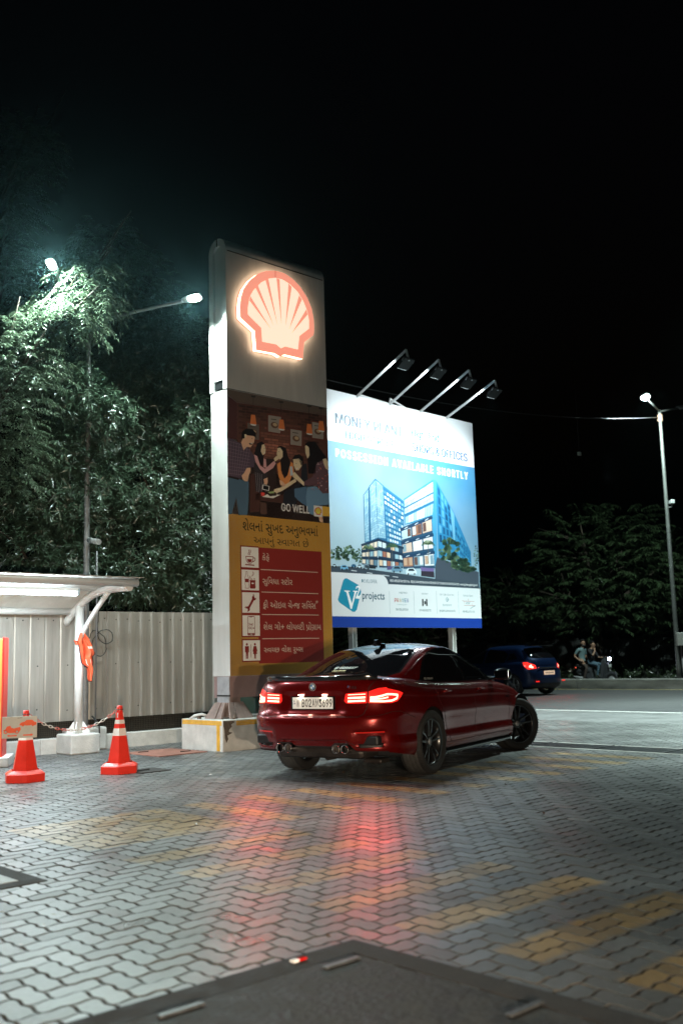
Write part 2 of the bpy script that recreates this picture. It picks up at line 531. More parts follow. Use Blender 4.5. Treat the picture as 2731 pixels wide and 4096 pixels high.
# drain channel with steel gratings across the mouth of the forecourt
mb = MB()
for x in (11.36, 11.98):
    mb.box((x, 4.0, -.006), (.08, 20.0, .02), CONC)
y = -6.0
while y < 13:
    mb.box((11.67, y, -.007), (.54, .06, .018), CONC); y += 1.0
tag(grid_obj(mb, 'drain_channel'), kind='structure')
y = -2.5; GR = []
while y < 12.5:
    mb = MB()
    for k in range(11):
        mb.box((-.235 + k * .047, 0, 0), (.022, .92, .02), STEEL_D)
    mb.box((0, -.455, 0), (.53, .03, .024), STEEL_D); mb.box((0, .455, 0), (.53, .03, .024), STEEL_D)
    mb.box((0, 0, -.001), (.74, .02, .018), STEEL_D, rz=.9); mb.box((0, 0, -.0015), (.74, .02, .018), STEEL_D, rz=-.9)
    o = mb.build('drain_grating', loc=UV(11.67, -(y + .5), -.002), rz=GRID_ROT)
    tag(o, 'dark steel grating of the drain channel across the forecourt mouth', 'grating', 'gratings of the drain channel'); y += 1.0

# ------------------------------------------------------------------ road
ASPH = mat('asphalt', (.052, .053, .055), .62, noise=.35, nscale=3, bump=.6, bscale=90, rvar=.1)
mb = MB(); mb.add([(15.9, -70, -.006), (60, -70, -.006), (60, 130, -.006), (15.9, 130, -.006)], [(0, 1, 2, 3)], ASPH)
grid_obj(mb, 'road', 'structure')
mb = MB(); mb.add([(15.9, -60, -.0035), (18.9, -60, -.0035), (18.9, 120, -.0035), (15.9, 120, -.0035)], [(0, 1, 2, 3)], mat('shoulder_concrete', (.115, .117, .116), .6, noise=.4, nscale=1.5, bump=.5, bscale=70, rvar=.1))
grid_obj(mb, 'road_shoulder', 'structure')
mb = MB(); LINE = mat('road_paint', (.46, .46, .44), .6, noise=.35, nscale=9)
YLINE = mat('road_paint_yellow', (.62, .50, .20), .6, noise=.3, nscale=10)
mb.add([(18.6, -50, -.001), (18.76, -50, -.001), (18.76, 120, -.001), (18.6, 120, -.001)], [(0, 1, 2, 3)], LINE)
mb.add([(29.15, -50, -.001), (29.3, -50, -.001), (29.3, 120, -.001), (29.15, 120, -.001)], [(0, 1, 2, 3)], YLINE)
grid_obj(mb, 'road_marking', 'structure')
# concrete median
t = thing('median_barrier', 'low stained concrete median wall along the middle of the road', 'barrier', UV(29.75, 0), GRID_ROT)
mb = MB(); MED = mat('median_concrete', (.17, .168, .155), .8, noise=.6, nscale=1.6, bump=.5, bscale=30, stretch=(1, .6, 2.5))
y = -40
while y < 60:
    n_ = 4.0
    mb.prism([(-.2, -.01), (.2, -.01), (.17, .30), (.13, .335), (-.13, .335), (-.17, .30)], y + .01, y + n_ - .01, MED); y += n_
mb.build('barrier_wall', t)

# ------------------------------------------------------------------ corrugated fence with mesh screen and kerb wall
FV = -13.85
t = thing('corrugated_fence', 'pale grey corrugated sheet fence with dark mesh below, behind the shelter', 'fence', UV(0, FV), GRID_ROT)
FSH = mat('fence_sheet', (.35, .325, .29), .42, metal=.25, noise=.26, nscale=7, rvar=.1, stretch=(1.4, 1.4, .10))
def sheet(x0, x1, wide):
    mb = MB(); pr = [(x0, 0)]
    if wide:
        x = x0
        while x < x1 - .02:
            pr += [(x + .012, -.012), (x + .22, -.012), (x + .232, 0)]; x += .24
        pr.append((x1, 0))
    else:
        x = x0
        while x < x1 - .02:
            pr += [(x + .045, 0), (x + .062, -.030), (x + .092, -.030), (x + .109, 0), (x + .155, -.004), (x + .2, 0)]; x += .2
    vs = [(a, b, .448) for a, b in pr] + [(a, b, 2.077) for a, b in pr]
    n = len(pr)
    mb.add(vs, [(i, i + 1, n + i + 1, n + i) for i in range(n - 1)], FSH)
    rv = mat('rivet', (.03, .03, .03), .5)
    z_ = (.62, 1.28, 1.95)
    for z in z_:
        x = x0 + (.12 if wide else .02)
        k = 0
        while x < x1:
            if (k + int(z * 3)) % 2 == 0 or z > 1.9:
                mb.lathe([(0, -.006), (.009, -.005), (.011, 0)], rv, 8, 'y', (x, -.012 if wide else -.001, z + RNG.normal(0, .012)))
            x += .24 if wide else .2; k += 1
    mb.build('corrugated_sheet', t)
x = 3.06
while x < 7.8: sheet(x, x + .96, True); x += .96
x = 7.86
while x < 10.8: sheet(x, x + 1.0, False); x += 1.0
mb = MB()
WIRE = mat('screen_wire', (.075, .065, .05), .6, metal=.4)
x = 3.2
while x < 11.8:
    mb.box((x, 0, .33), (.0045, .0045, .25), WIRE); x += .03
for k in range(9): mb.box((7.5, .005, .215 + k * .03), (8.6, .0045, .0045), WIRE)
mb.build('wire_screen', t)
mb = MB(); mb.box((7.3, .25, .2), (9.4, .3, .5), mat('earth', (.022, .018, .013), .95, noise=.6, nscale=9)); mb.build('soil_bank', t)
t = thing('kerb_wall', 'low whitewashed concrete wall under the corrugated fence', 'wall', UV(0, FV), GRID_ROT)
mb = MB(); x = 2.6
while x < 11.0:
    mb.bbox((x + .7, 0, .10), (1.394, .22, .232 + RNG.normal(0, .004)), CONC_W, .012); x += 1.4
mb.build('wall', t)

# far side of the road: verge, compound wall
t = thing('compound_wall', 'dark weathered compound wall of upright panels beyond the road', 'wall', UV(41, 0), GRID_ROT)
cw = mat('wall_panel', (.10, .105, .10), .85, noise=.6, nscale=1.2, bump=.4, bscale=12)
y = -34
while y < 60:
    mb = MB(); mb.box((0, y + .55, .85), (.14, 1.0, 1.9), cw); mb.box((-.03, y, .9), (.22, .12, 2.0), cw); mb.build('wall_panel', t); y += 1.1
mb = MB(); mb.add([(37.5, -60, -.002), (60, -60, -.002), (60, 90, -.002), (37.5, 90, -.002)], [(0, 1, 2, 3)], mat('verge_soil', (.03, .027, .02), .95, noise=.5, nscale=2, bump=.8, bscale=6))
grid_obj(mb, 'verge', 'structure')

# ================================================================== PYLON SIGN
PP0 = np.array([-1.948, 14.55, 0.0])
def dim(h, k=3.6):                        # print colour as it would look in daylight, from its look in the dim light here
    c = [min(.85, x * k) for x in srgb(h)]
    return '#' + ''.join('%02x' % int(round(255 * (12.92 * x if x < .0031308 else 1.055 * x ** (1 / 2.4) - .055))) for x in c)
PYW = mat('pylon_white', (.60, .60, .585), .45, noise=.12, nscale=5, stretch=(1, 1, .15), rvar=.08)
PYB = mat('pylon_brown', (.30, .20, .19), .55, noise=.15, nscale=4)
pyl = thing('pylon_sign', 'tall white filling station pylon sign with a glowing red and yellow shell', 'sign', PP0, GRID_ROT)
X0, X1, TH = .345, 2.40, .42
mb = MB()
mb.box(((X0 + X1) / 2, TH / 2, (1.043 + 5.387) / 2), (X1 - X0, TH, 5.387 - 1.043), PYW)
mb.build('lower_cabinet', pyl)
# upper cabinet: rounded top, recessed flanks between two lips
def hull(r0, y0, y1, zt, n=10):
    p = [(y0, 5.395)]
    r = (y1 - y0) / 2
    p += [((y0 + y1) / 2 - r * cos(pi * i / (2 * n)), zt - r + r * sin(pi * i / (2 * n))) for i in range(n + 1)]
    p += [((y0 + y1) / 2 + r * sin(pi * i / (2 * n)), zt - r + r * cos(pi * i / (2 * n))) for i in range(1, n + 1)]
    p += [(y1, 5.395)]
    return p
UX0, UX1 = X0 - .012, X1 - .01
mb = MB()
mb.prism(hull(0, -.012, TH + .012, 7.86), UX0 + .05, UX1 - .05, PYW, 'yz')
o_ = hull(0, -.012, TH + .012, 7.86); i_ = hull(0, .085, TH - .085, 7.74)
for xa, xb in ((UX0, UX0 + .0495), (UX1 - .0495, UX1)):
    n = len(o_)
    for k in range(n - 1):
        q = [o_[k], o_[k + 1], i_[k + 1], i_[k]]
        mb.prism(q, xa, xb, PYW, 'yz')
mb.build('upper_cabinet', pyl)
mb = MB(); DK = mat('seam_dark', (.01, .01, .01), .7)
mb.box(((UX0 + UX1) / 2, -.0125, 7.614), (UX1 - UX0 - .06, .004, .016), DK)
mb.build('seam', pyl); mb = MB(); mb.box(((X0 + X1) / 2, -.004, 5.391), (X1 - X0, .006, .008), DK); mb.build('seam', pyl); mb = MB()
mb.box((UX0 - .001, TH / 2, 7.80), (.012, .022, .13), DK)
mb.build('top_slit', pyl); mb = MB()
mb.box((UX0 + .03, TH / 2, 5.47), (.05, .2, .11), STEEL_D); mb.box((UX0 + .02, TH / 2, 5.54), (.06, .22, .012), BLACK)
mb.build('bracket', pyl)
mb = MB(); mb.box(((X0 + X1) / 2 + .005, TH / 2 + .01, (.727 + 1.043) / 2), (X1 - X0 - .012, TH - .03, 1.041 - .727), PYB)
mb.build('base_panel', pyl)
STB = mat('column_steel', (.36, .36, .38), .5, noise=.25, nscale=8)
STBr = mat('column_brown', (.26, .19, .17), .55, noise=.3, nscale=8)
for cx_ in (.45, 2.25):
    mb = MB(); mb.box((cx_, .17, .585), (.19, .30, .30), STBr); mb.box((cx_ - .10, .17, .74), (.012, .295, .59), STB)
    mb.box((cx_ - .1, .17, .76), (.03, .30, .02), STEEL_D); mb.box((cx_ - .104, .17, .58), (.02, .285, .3), STB)
    mb.build('column', pyl)
    # fluted skirt: tapering plates with ribs
    mb = MB(); z0, z1 = .436, .665
    for (sx, sy) in ((1, 0), (-1, 0), (0, 1), (0, -1)):
        for k in range(3):
            a, b = -.20 + k * .138, -.20 + (k + 1) * .138 - .012
            ta, tb = a * .62, b * .62
            d0, d1, dep = .30, .165, (.012 if k == 1 else 0)
            if sx:
                P_ = [(cx_ + sx * (d0 + dep), .17 + a, z0), (cx_ + sx * (d0 + dep), .17 + b, z0), (cx_ + sx * (d1 + dep), .17 + tb, z1), (cx_ + sx * (d1 + dep), .17 + ta, z1)]
            else:
                P_ = [(cx_ + a, .17 + sy * (d0 + dep), z0), (cx_ + b, .17 + sy * (d0 + dep), z0), (cx_ + tb, .17 + sy * (d1 + dep), z1), (cx_ + ta, .17 + sy * (d1 + dep), z1)]
            Q_ = [tuple(Vector(p) - Vector((sx * .03, sy * .03, 0))) for p in P_]
            mb.add(P_ + Q_, [(0, 1, 2, 3), (4, 7, 6, 5), (0, 4, 5, 1), (1, 5, 6, 2), (2, 6, 7, 3), (3, 7, 4, 0)], STBr)
    mb.box((cx_, .17, .56), (.30, .30, .2), STBr)
    mb.build('column_skirt', pyl)
for bx, by in ((.30, -.17), (.10, .44), (.78, -.18), (2.0, -.2)):
    mb = MB(); RUST = mat('rusty_bolt', (.10, .06, .04), .8, noise=.4, nscale=30)
    mb.lathe([(0, 0), (.035, 0), (.035, .03), (.02, .03), (.02, .075), (0, .075)], RUST, 6, 'z', (bx, by, .434)); mb.build('anchor_bolt', pyl)

# glowing shell emblem
SH_OUT = [(590, 1305), (575, 1105), (425, 965), (420, 860), (430, 760), (460, 665), (520, 580), (600, 515), (690, 480), (785, 478), (880, 505), (970, 565), (1050, 650), (1120, 760), (1165, 870), (1187, 980), (1192, 1080), (1187, 1150), (1088, 1225), (1075, 1397), (885, 1352), (838, 1374), (783, 1340)]
SH_IN = [(650, 1220), (640, 1075), (500, 935), (500, 860), (520, 750), (560, 680), (640, 600), (720, 560), (790, 552), (860, 570), (940, 620), (1020, 700), (1080, 800), (1120, 900), (1138, 1000), (1137, 1085), (1037, 1162), (1022, 1302), (890, 1270), (845, 1290), (800, 1250)]
SH_RAY = [[(515, 790), (522, 742), (735, 1083)], [(577, 652), (600, 623), (768, 1052)], [(682, 572), (712, 562), (806, 1038)], [(797, 554), (830, 569), (849, 1040)], [(923, 612), (956, 650), (892, 1057)], [(1034, 735), (1062, 782), (930, 1090)], [(1110, 880), (1122, 938), (957, 1132)]]
art = Art(PP0, dU, dV); art.crop = (800, 900, .38265)
sh_off = .115
art.P0 = PP0 + dV * sh_off
out = [art.loc(*q) for q in SH_OUT]; inn = [art.loc(*q) for q in SH_IN]; rays = [[art.loc(*q) for q in r] for r in SH_RAY]
E_RED = mat('emblem_red', (.6, .05, .03), .35, emit=(1.0, .35, .235), estr=.92)
E_YEL = mat('emblem_yellow', (.8, .6, .3), .35, emit=(1.0, .80, .60), estr=1.0)
E_SIDE = mat('emblem_return', (.8, .7, .55), .4, emit=(1.0, .70, .45), estr=4.9)
mb = MB()
mb.prism(out, -.03, -sh_off + .012, E_SIDE, 'xz', caps=False)
mb.prism(out, -sh_off + .012, -sh_off, E_RED, 'xz')
emb = mb.build('shell_emblem', pyl, fixn=True)
mb = MB(); mb.prism(inn, -sh_off - .0005, -sh_off - .004, E_YEL, 'xz'); mb.build('yellow_face', emb)
mb = MB()
for r in rays: mb.prism(r, -sh_off - .0045, -sh_off - .007, E_RED, 'xz')
mb.box(((out[9][0] + inn[8][0]) / 2, -sh_off - .0012, (out[9][1] + inn[8][1]) / 2), (.008, .002, abs(out[9][1] - inn[8][1])), mat('emblem_seam', (.3, .03, .02), .5))
mb.build('ray', emb)

# ---- photo poster: five friends round a cafe table
art = Art(PP0 + dV * .003, dU, dV); art.crop = (850, 1550, .31888)
L0 = .352; R0 = 2.398
def A(pts, c, l): art.poly(pts, dim(c), l)
art.poly([(L0, 3.454), (R0, 3.454), (R0, 5.382), (L0, 5.382)], dim('241a18'), 0, px=False)
A([(185, 90), (310, 190), (310, 650), (185, 640)], '2e1a1a', 1)
A([(183, 20), (1425, 262), (1428, 350), (310, 185), (183, 80)], '3a302b', 1)
A([(310, 190), (1430, 352), (1450, 900), (1440, 1250), (520, 1000), (310, 700)], '35211d', 2)
# brickwork
for r in range(20):
    y0 = 215 + r * 34
    for c in range(12):
        x0 = 330 + c * 92 + (46 if r % 2 else 0)
        y = y0 + (x0 - 330) * .125
        lit = max(0, 1 - abs(x0 - 760) / 620) * max(0, 1 - abs(y - 700) / 520)
        q = (.55 + .9 * lit) * random.uniform(.75, 1.15)
        if x0 > 1340 or y > 900: continue
        cc = '#%02x%02x%02x' % (min(255, int(66 * q)), min(255, int(41 * q)), min(255, int(34 * q)))
        A([(x0, y), (x0 + 84, y + 10.5), (x0 + 84, y + 38), (x0, y + 27)], cc, 3)
for (x, y, h, dy) in ((513, 110, 230, 350), (862, 180, 230, 410), (1212, 230, 240, 470), (1362, 260, 170, 430)):
    A([(x - 28, y - 12), (x + 28, y - 4), (x + 26, y + 16), (x - 26, y + 10)], '1b1614', 4)
    art.line([(x, y), (x, dy)], .008, dim('120e0d'), 4)
for k, pts in enumerate(([(440, 440), (585, 462), (585, 660), (440, 640)], [(700, 345), (860, 370), (852, 575), (700, 550)], [(978, 520), (1120, 545), (1118, 735), (978, 715)], [(1250, 432), (1392, 455), (1392, 650), (1252, 630)])):
    cx_ = sum(p[0] for p in pts) / 4; cy_ = sum(p[1] for p in pts) / 4
    A([(cx_ + (p[0] - cx_) * 1.22, cy_ + (p[1] - cy_) * 1.18) for p in pts], '3a1c17', 5)
    A(pts, '5b5652' if k else '3c3633', 6)
    art.disc((cx_, cy_ + 12), .075, .05, dim('3d2a20'), 7); art.disc((cx_ + 6, cy_ + 6), .045, .028, dim('70624e'), 8)
    A([(cx_ - 45, cy_ - 70), (cx_ + 25, cy_ - 60), (cx_ + 25, cy_ - 50), (cx_ - 45, cy_ - 60)], '2b2522', 8)
for (x, y) in ((513, 340), (868, 400), (1215, 455), (1365, 420)):
    A([(x - 28, y), (x + 22, y + 4), (x + 38, y + 105), (x + 38, y + 130), (x - 40, y + 118), (x - 38, y + 92)], '8a4a28', 9)
    A([(x - 38, y + 115), (x + 38, y + 126), (x + 30, y + 140), (x, y + 140), (x - 30, y + 130)], 'a09a90', 10)
# table and chairs
A([(470, 1080), (560, 1090), (600, 1400), (590, 1560), (470, 1560)], '2a1a17', 9)
A([(545, 1330), (1000, 1350), (1000, 1470), (540, 1410)], '291a17', 9)
A([(600, 1440), (680, 1450), (680, 1590), (600, 1590)], '31221e', 9)
A([(660, 890), (800, 900), (800, 1300), (660, 1300)], '1c1413', 8)
SK, SKL = '8a6a58', '9c7a66'
# man standing at the left in a dark check shirt
A([(187, 620), (330, 690), (420, 720), (520, 850), (550, 990), (470, 1010), (395, 1075), (380, 1130), (330, 1150), (190, 1115)], '2f2730', 11)
for k in range(9): art.line([(200 + k * 34, 660 + k * 12), (195 + k * 26, 1110)], .006, dim('4a4049'), 12)
for k in range(10): art.line([(190, 670 + k * 45), (470, 745 + k * 40)], .005, dim('4a4049'), 12)
A([(360, 690), (400, 600), (470, 590), (535, 620), (520, 690), (480, 750), (430, 745), (390, 790)], SK, 12)
A([(362, 640), (370, 560), (420, 515), (500, 520), (545, 570), (545, 640), (520, 610), (440, 600), (420, 590), (400, 640)], '0f0c0d', 13)
A([(400, 590), (422, 585), (424, 625), (405, 640)], SKL, 14)
A([(455, 700), (510, 690), (500, 715), (470, 720)], '1a1110', 14); A([(470, 697), (505, 692), (498, 706)], 'c8c0b8', 15); art.disc((497, 642), .008, .006, dim('140e0e'), 15)
A([(190, 1115), (330, 1150), (455, 1170), (455, 1400), (440, 1600), (330, 1600), (300, 1380), (240, 1590), (195, 1585)], '2b3b49', 11)
A([(190, 1100), (330, 1135), (330, 1160), (190, 1125)], '150f0e', 12)
A([(430, 1010), (475, 1005), (480, 1050), (455, 1100), (440, 1180), (425, 1175), (410, 1175), (385, 1160), (365, 1105), (395, 1075)], SK, 13)
for x in (400, 420, 438): art.line([(x, 1110), (x - 4, 1175)], .004, dim('5a4436'), 14)
# woman feeding her friend
A([(520, 840), (560, 700), (620, 675), (660, 720), (645, 770), (640, 870), (640, 980), (580, 960)], '120e10', 13)
A([(620, 720), (650, 710), (668, 780), (660, 830), (630, 850), (605, 800)], SKL, 14); A([(640, 815), (663, 812), (652, 828)], 'd0c8c0', 15); art.disc((650, 765), .007, .005, dim('140e0e'), 15)
A([(520, 840), (560, 860), (600, 980), (660, 1020), (770, 920), (795, 950), (760, 1010), (650, 1080), (590, 1020), (540, 930)], '7d5f61', 14)
A([(640, 890), (670, 900), (680, 1010), (640, 1000)], '7a5c5e', 14)
A([(770, 890), (800, 860), (830, 865), (832, 895), (800, 920), (780, 930)], SKL, 15)
A([(520, 930), (600, 1010), (690, 1080), (690, 1200), (640, 1200), (600, 1320), (540, 1300)], '1d191c', 12)
for k in range(4): art.line([(540 + k * 25, 1060 + k * 10), (560 + k * 20, 1310)], .004, dim('6a6468'), 13)
A([(640, 1150), (690, 1130), (692, 1190), (680, 1225), (650, 1210)], SK, 14)
A([(628, 1218), (715, 1238), (708, 1298), (622, 1278)], 'b5b1ac', 15); A([(638, 1226), (706, 1242), (700, 1290), (632, 1272)], '0c0b0c', 16)
# woman in the middle with long hair
A([(815, 745), (860, 730), (920, 760), (945, 860), (980, 940), (940, 1100), (900, 1140), (860, 1040), (850, 900)], '130e0f', 14)
A([(815, 760), (850, 755), (880, 800), (880, 870), (850, 905), (815, 880), (805, 830)], SKL, 15); art.disc((832, 805), .007, .005, dim('140e0e'), 16)
A([(810, 960), (850, 930), (870, 1080), (910, 1140), (950, 1060), (960, 920), (1010, 950), (1020, 1060), (960, 1190), (890, 1230), (830, 1120)], '8a5530', 13)
A([(835, 1160), (870, 1170), (920, 1220), (900, 1245), (850, 1220)], SK, 15)
# man leaning in
A([(995, 900), (1030, 850), (1090, 835), (1135, 880), (1140, 950), (1110, 980), (1080, 900), (1010, 900)], '100d0e', 15)
A([(1010, 900), (1080, 890), (1125, 930), (1120, 980), (1080, 1040), (1045, 1040), (1018, 980)], SKL, 15); A([(1040, 1010), (1075, 1005), (1060, 1028)], 'd4ccc4', 16); art.disc((1050, 955), .008, .006, dim('140e0e'), 16)
A([(1120, 970), (1180, 950), (1200, 1200), (1180, 1250), (1060, 1200), (1000, 1260), (900, 1300), (880, 1480), (1040, 1500), (1100, 1260)], '14151a', 12)
A([(1040, 1140), (1050, 1180), (960, 1240), (880, 1290), (800, 1330), (765, 1310), (775, 1275), (850, 1255)], SKL, 15)
A([(1030, 1060), (1120, 1160), (1150, 1190), (1145, 1235), (1080, 1180), (1005, 1120), (1005, 1080)], SKL, 15)
A([(1025, 1270), (1180, 1240), (1190, 1500), (1090, 1430), (1030, 1370)], '2f4356', 14)
# woman at the right
A([(1155, 710), (1200, 680), (1290, 680), (1340, 760), (1430, 880), (1300, 960), (1290, 1080), (1200, 1080), (1190, 900), (1215, 850), (1210, 750)], '0f0b0d', 16)
A([(1160, 735), (1190, 715), (1215, 780), (1218, 860), (1190, 890), (1165, 820)], SKL, 15)
A([(1300, 960), (1400, 890), (1448, 920), (1455, 1330), (1380, 1330), (1300, 1230), (1150, 1230), (1150, 1180), (1250, 1120)], '3a2a30', 16)
for k in range(60):
    x, y = random.uniform(1220, 1445), random.uniform(940, 1310)
    if y < 1230 - (x - 1220) * .9 + 60 and x < 1300: continue
    art.disc((x, y), .011, .009, dim(random.choice(['7d6a70', '8a4a40', '5a4a58'])), 17, n=5)
A([(1380, 900), (1420, 890), (1448, 930), (1450, 1040), (1420, 1020), (1395, 960)], SKL, 17)
A([(1170, 1370), (1190, 1250), (1300, 1240), (1380, 1330), (1458, 1325), (1462, 1470), (1330, 1480), (1260, 1600), (1210, 1580), (1180, 1480)], '3f566b', 17)
A([(1325, 1600), (1370, 1610), (1390, 1690), (1350, 1690)], SK, 17)
# plate of food, cup
A([(620, 1370), (700, 1335), (850, 1345), (760, 1390)], '8b8882', 15); A([(690, 1340), (740, 1300), (800, 1320), (800, 1355), (720, 1365)], '211a16', 16); A([(700, 1310), (770, 1300), (770, 1325), (715, 1330)], '5c6a48', 17)
A([(605, 1315), (655, 1318), (650, 1362), (610, 1358)], '8e2c28', 16); A([(968, 990), (1000, 990), (1010, 1100), (975, 1110)], '6f7880', 17)
# GO WELL and corner emblem
art.ptext('GO WELL', (862, 1548), (1215, 1488), dim('d8d6d2', 1.6), 20, bold=.015)
a = art.loc(1270, 1615); b = art.loc(1375, 1490)
art.poly([(b[0], a[1] + .02), (R0 + .0, a[1] + .02), (R0 + .0, b[1]), (b[0], b[1])], dim('8a6a2a'), 19, px=False)
art.poly([(a[0], a[1]), (b[0], a[1]), (b[0], b[1]), (a[0], b[1])], dim('c8c0b8', 2.2), 20, px=False)
ox, oz = np.array(out).min(0); hx, hz = np.array(out).max(0)
def mini(poly): return [(a[0] + .016 + (p[0] - ox) / (hx - ox) * (b[0] - a[0] - .032), a[1] + .03 + (p[1] - oz) / (hz - oz) * (b[1] - a[1] - .055)) for p in poly]
art.poly(mini(out), dim('8e2a20', 2.6), 21, px=False); art.poly(mini(inn), dim('c89a40', 2.6), 22, px=False)
for r in rays: art.poly(mini(r), dim('8e2a20', 2.6), 23, px=False)
art.mb.build('photo_poster', pyl, fixn=False)

# ---- yellow panel with Gujarati lettering
GUJ = None
def guj(tokens, bold=.02):
    """set a line of Gujarati: plain strings are placed as they are; ('h', c) is the half form of c; ('r', c) c with the slanting ra stroke; ('R', c) c with the reph hook"""
    V = []; Fs = []; x = 0; n = 0
    stroke, _ = None, None
    def put(v, fs, dx):
        nonlocal n
        if len(v): V.append(v + [dx, 0]); Fs.extend([[i + n for i in f] for f in fs]); n += len(v)
    def width(s):
        c = bpy.data.curves.new('w', 'FONT'); c.body = s + 'ક'; o = bpy.data.objects.new('w', c); COL.objects.link(o)
        dg = bpy.context.evaluated_depsgraph_get(); me = bpy.data.meshes.new_from_object(o.evaluated_get(dg))
        w = max(p.co.x for p in me.vertices); bpy.data.objects.remove(o); bpy.data.curves.remove(c); bpy.data.meshes.remove(me)
        return w
    WK = width('')
    for t in tokens:
        if t == ' ': x += .3; continue
        if isinstance(t, str):
            v, fs = text_polys(t, bold, None); put(v, fs, x); x += width(t) - WK
        else:
            kind, c = t
            v, fs = text_polys(c, bold, None)
            w = width(c) - WK
            if kind == 'h':          # half form: drop the upright at the right
                cut = v[:, 0].max() - .13
                vv = v.copy(); vv[:, 0] = np.minimum(vv[:, 0], cut); put(vv, fs, x); x += w - .15
            elif kind == 'r':
                put(v, fs, x)
                q = np.array([[.02, -.12], [.10, -.14], [w * .62, .16], [w * .62 - .03, .24]]); put(q, [[0, 1, 2, 3]], x); x += w
            else:
                put(v, fs, x)
                r_ = [(w - .05 + .11 * cos(th), .80 + .10 * sin(th)) for th in np.linspace(-.5, 3.4, 8)]; r2 = [(w - .05 + .055 * cos(th), .80 + .05 * sin(th)) for th in np.linspace(3.4, -.5, 8)]
                q = np.array(r_ + r2); put(q, [[i, i + 1, 14 - i, 15 - i] for i in range(7)], x); x += w
    return np.concatenate(V), Fs
art = Art(PP0 + dV * .003, dU, dV); art.crop = (850, 2050, .34014)
YEL = '#d6a24a'; RED = dim('45120f', 4.6); INK = dim('26281e', 1.5); TXT = dim('9a8a80', 2.0)
art.poly([(L0, 1.046), (R0, 1.046), (R0, 3.454), (L0, 3.454)], YEL, 0, px=False)
art.mb.build('welcome_panel', pyl, fixn=False)
art.mb = MB(); art.crop = (850, 2050, .34014)
def gtext(tokens, x0, zb, x1, zt, col, layer, bold=.008):
    art.text('', x0, zb, x1, zt, col, layer, verts=guj(tokens, bold))
def gp(tokens, xl, xr, yt, yb, col, layer, bold=.008):
    a = art.loc(xl, yb); b = art.loc(xl, yt); c = art.loc(xr, yb)
    gtext(tokens, a[0], a[1], c[0], b[1], col, layer, bold)
gp(['શેલનાં', ' ', 'સુખદ', ' ', 'અનુભવમાં'], 358, 1240, 63, 250, INK, 2, .008)
gp(['આપનું', ' ', ('h', 'સ'), 'વાગત', ' ', 'છે'], 490, 1130, 255, 395, INK, 2, .0)
art.mb.build('welcome_lettering', pyl, fixn=False)
art.mb = MB()
rl = art.loc(540, 1000)[0]; rr_ = art.loc(1278, 470)[0]
zt, zb = 2.975, 1.215
art.poly([(.885, zb), (2.20, zb), (2.20, zt), (.885, zt)], RED, 1, px=False)
for (xa, ya, xb) in ((570, 670, 1237), (577, 934, 1243), (583, 1198, 1249), (588, 1484, 1255)):
    a = art.loc(xa, ya); b = art.loc(xb, ya)
    art.poly([(a[0], a[1] - .006), (b[0], a[1] - .006), (b[0], a[1] + .006), (a[0], a[1] + .006)], TXT, 2, px=False)
gp(['કેફે'], 585, 672, 475, 575, TXT, 2)
gp(['સુ', 'િવ', 'ધા', ' ', ('h', 'સ'), 'ટોર'], 592, 942, 750, 865, TXT, 2)
gp([('r', 'ફ'), 'ી', ' ', 'ઑઇલ', ' ', 'ચે', ('h', 'ન'), 'જ', ' ', 'સ', 'િ', ('R', 'વ'), 'સ'], 598, 1215, 1025, 1140, TXT, 2)
a_ = art.loc(1228, 1052)
for k in range(3): art.poly([(a_[0] + .03 * cos(k * pi / 3) - .006 * sin(k * pi / 3), a_[1] + .03 * sin(k * pi / 3) + .006 * cos(k * pi / 3)), (a_[0] - .03 * cos(k * pi / 3) - .006 * sin(k * pi / 3), a_[1] - .03 * sin(k * pi / 3) + .006 * cos(k * pi / 3)), (a_[0] - .03 * cos(k * pi / 3), a_[1] - .03 * sin(k * pi / 3) - .004), (a_[0] + .03 * cos(k * pi / 3), a_[1] + .03 * sin(k * pi / 3) - .004)], TXT, 2, px=False)
gp(['શેલ', ' ', 'ગો+', ' ', 'લોય', ('h', 'લ'), 'ટી', ' ', ('r', 'પ'), 'ો', ('r', 'ગ'), 'ામ'], 602, 1278, 1285, 1395, TXT, 2)
gp([('h', 'સ'), 'વ', ('h', 'ચ'), 'છ', ' ', 'વોશ', ' ', 'રૂ', ('h', 'મ'), 'સ'], 608, 1068, 1565, 1670, TXT, 2)
art.mb.build('service_list', pyl, fixn=False)
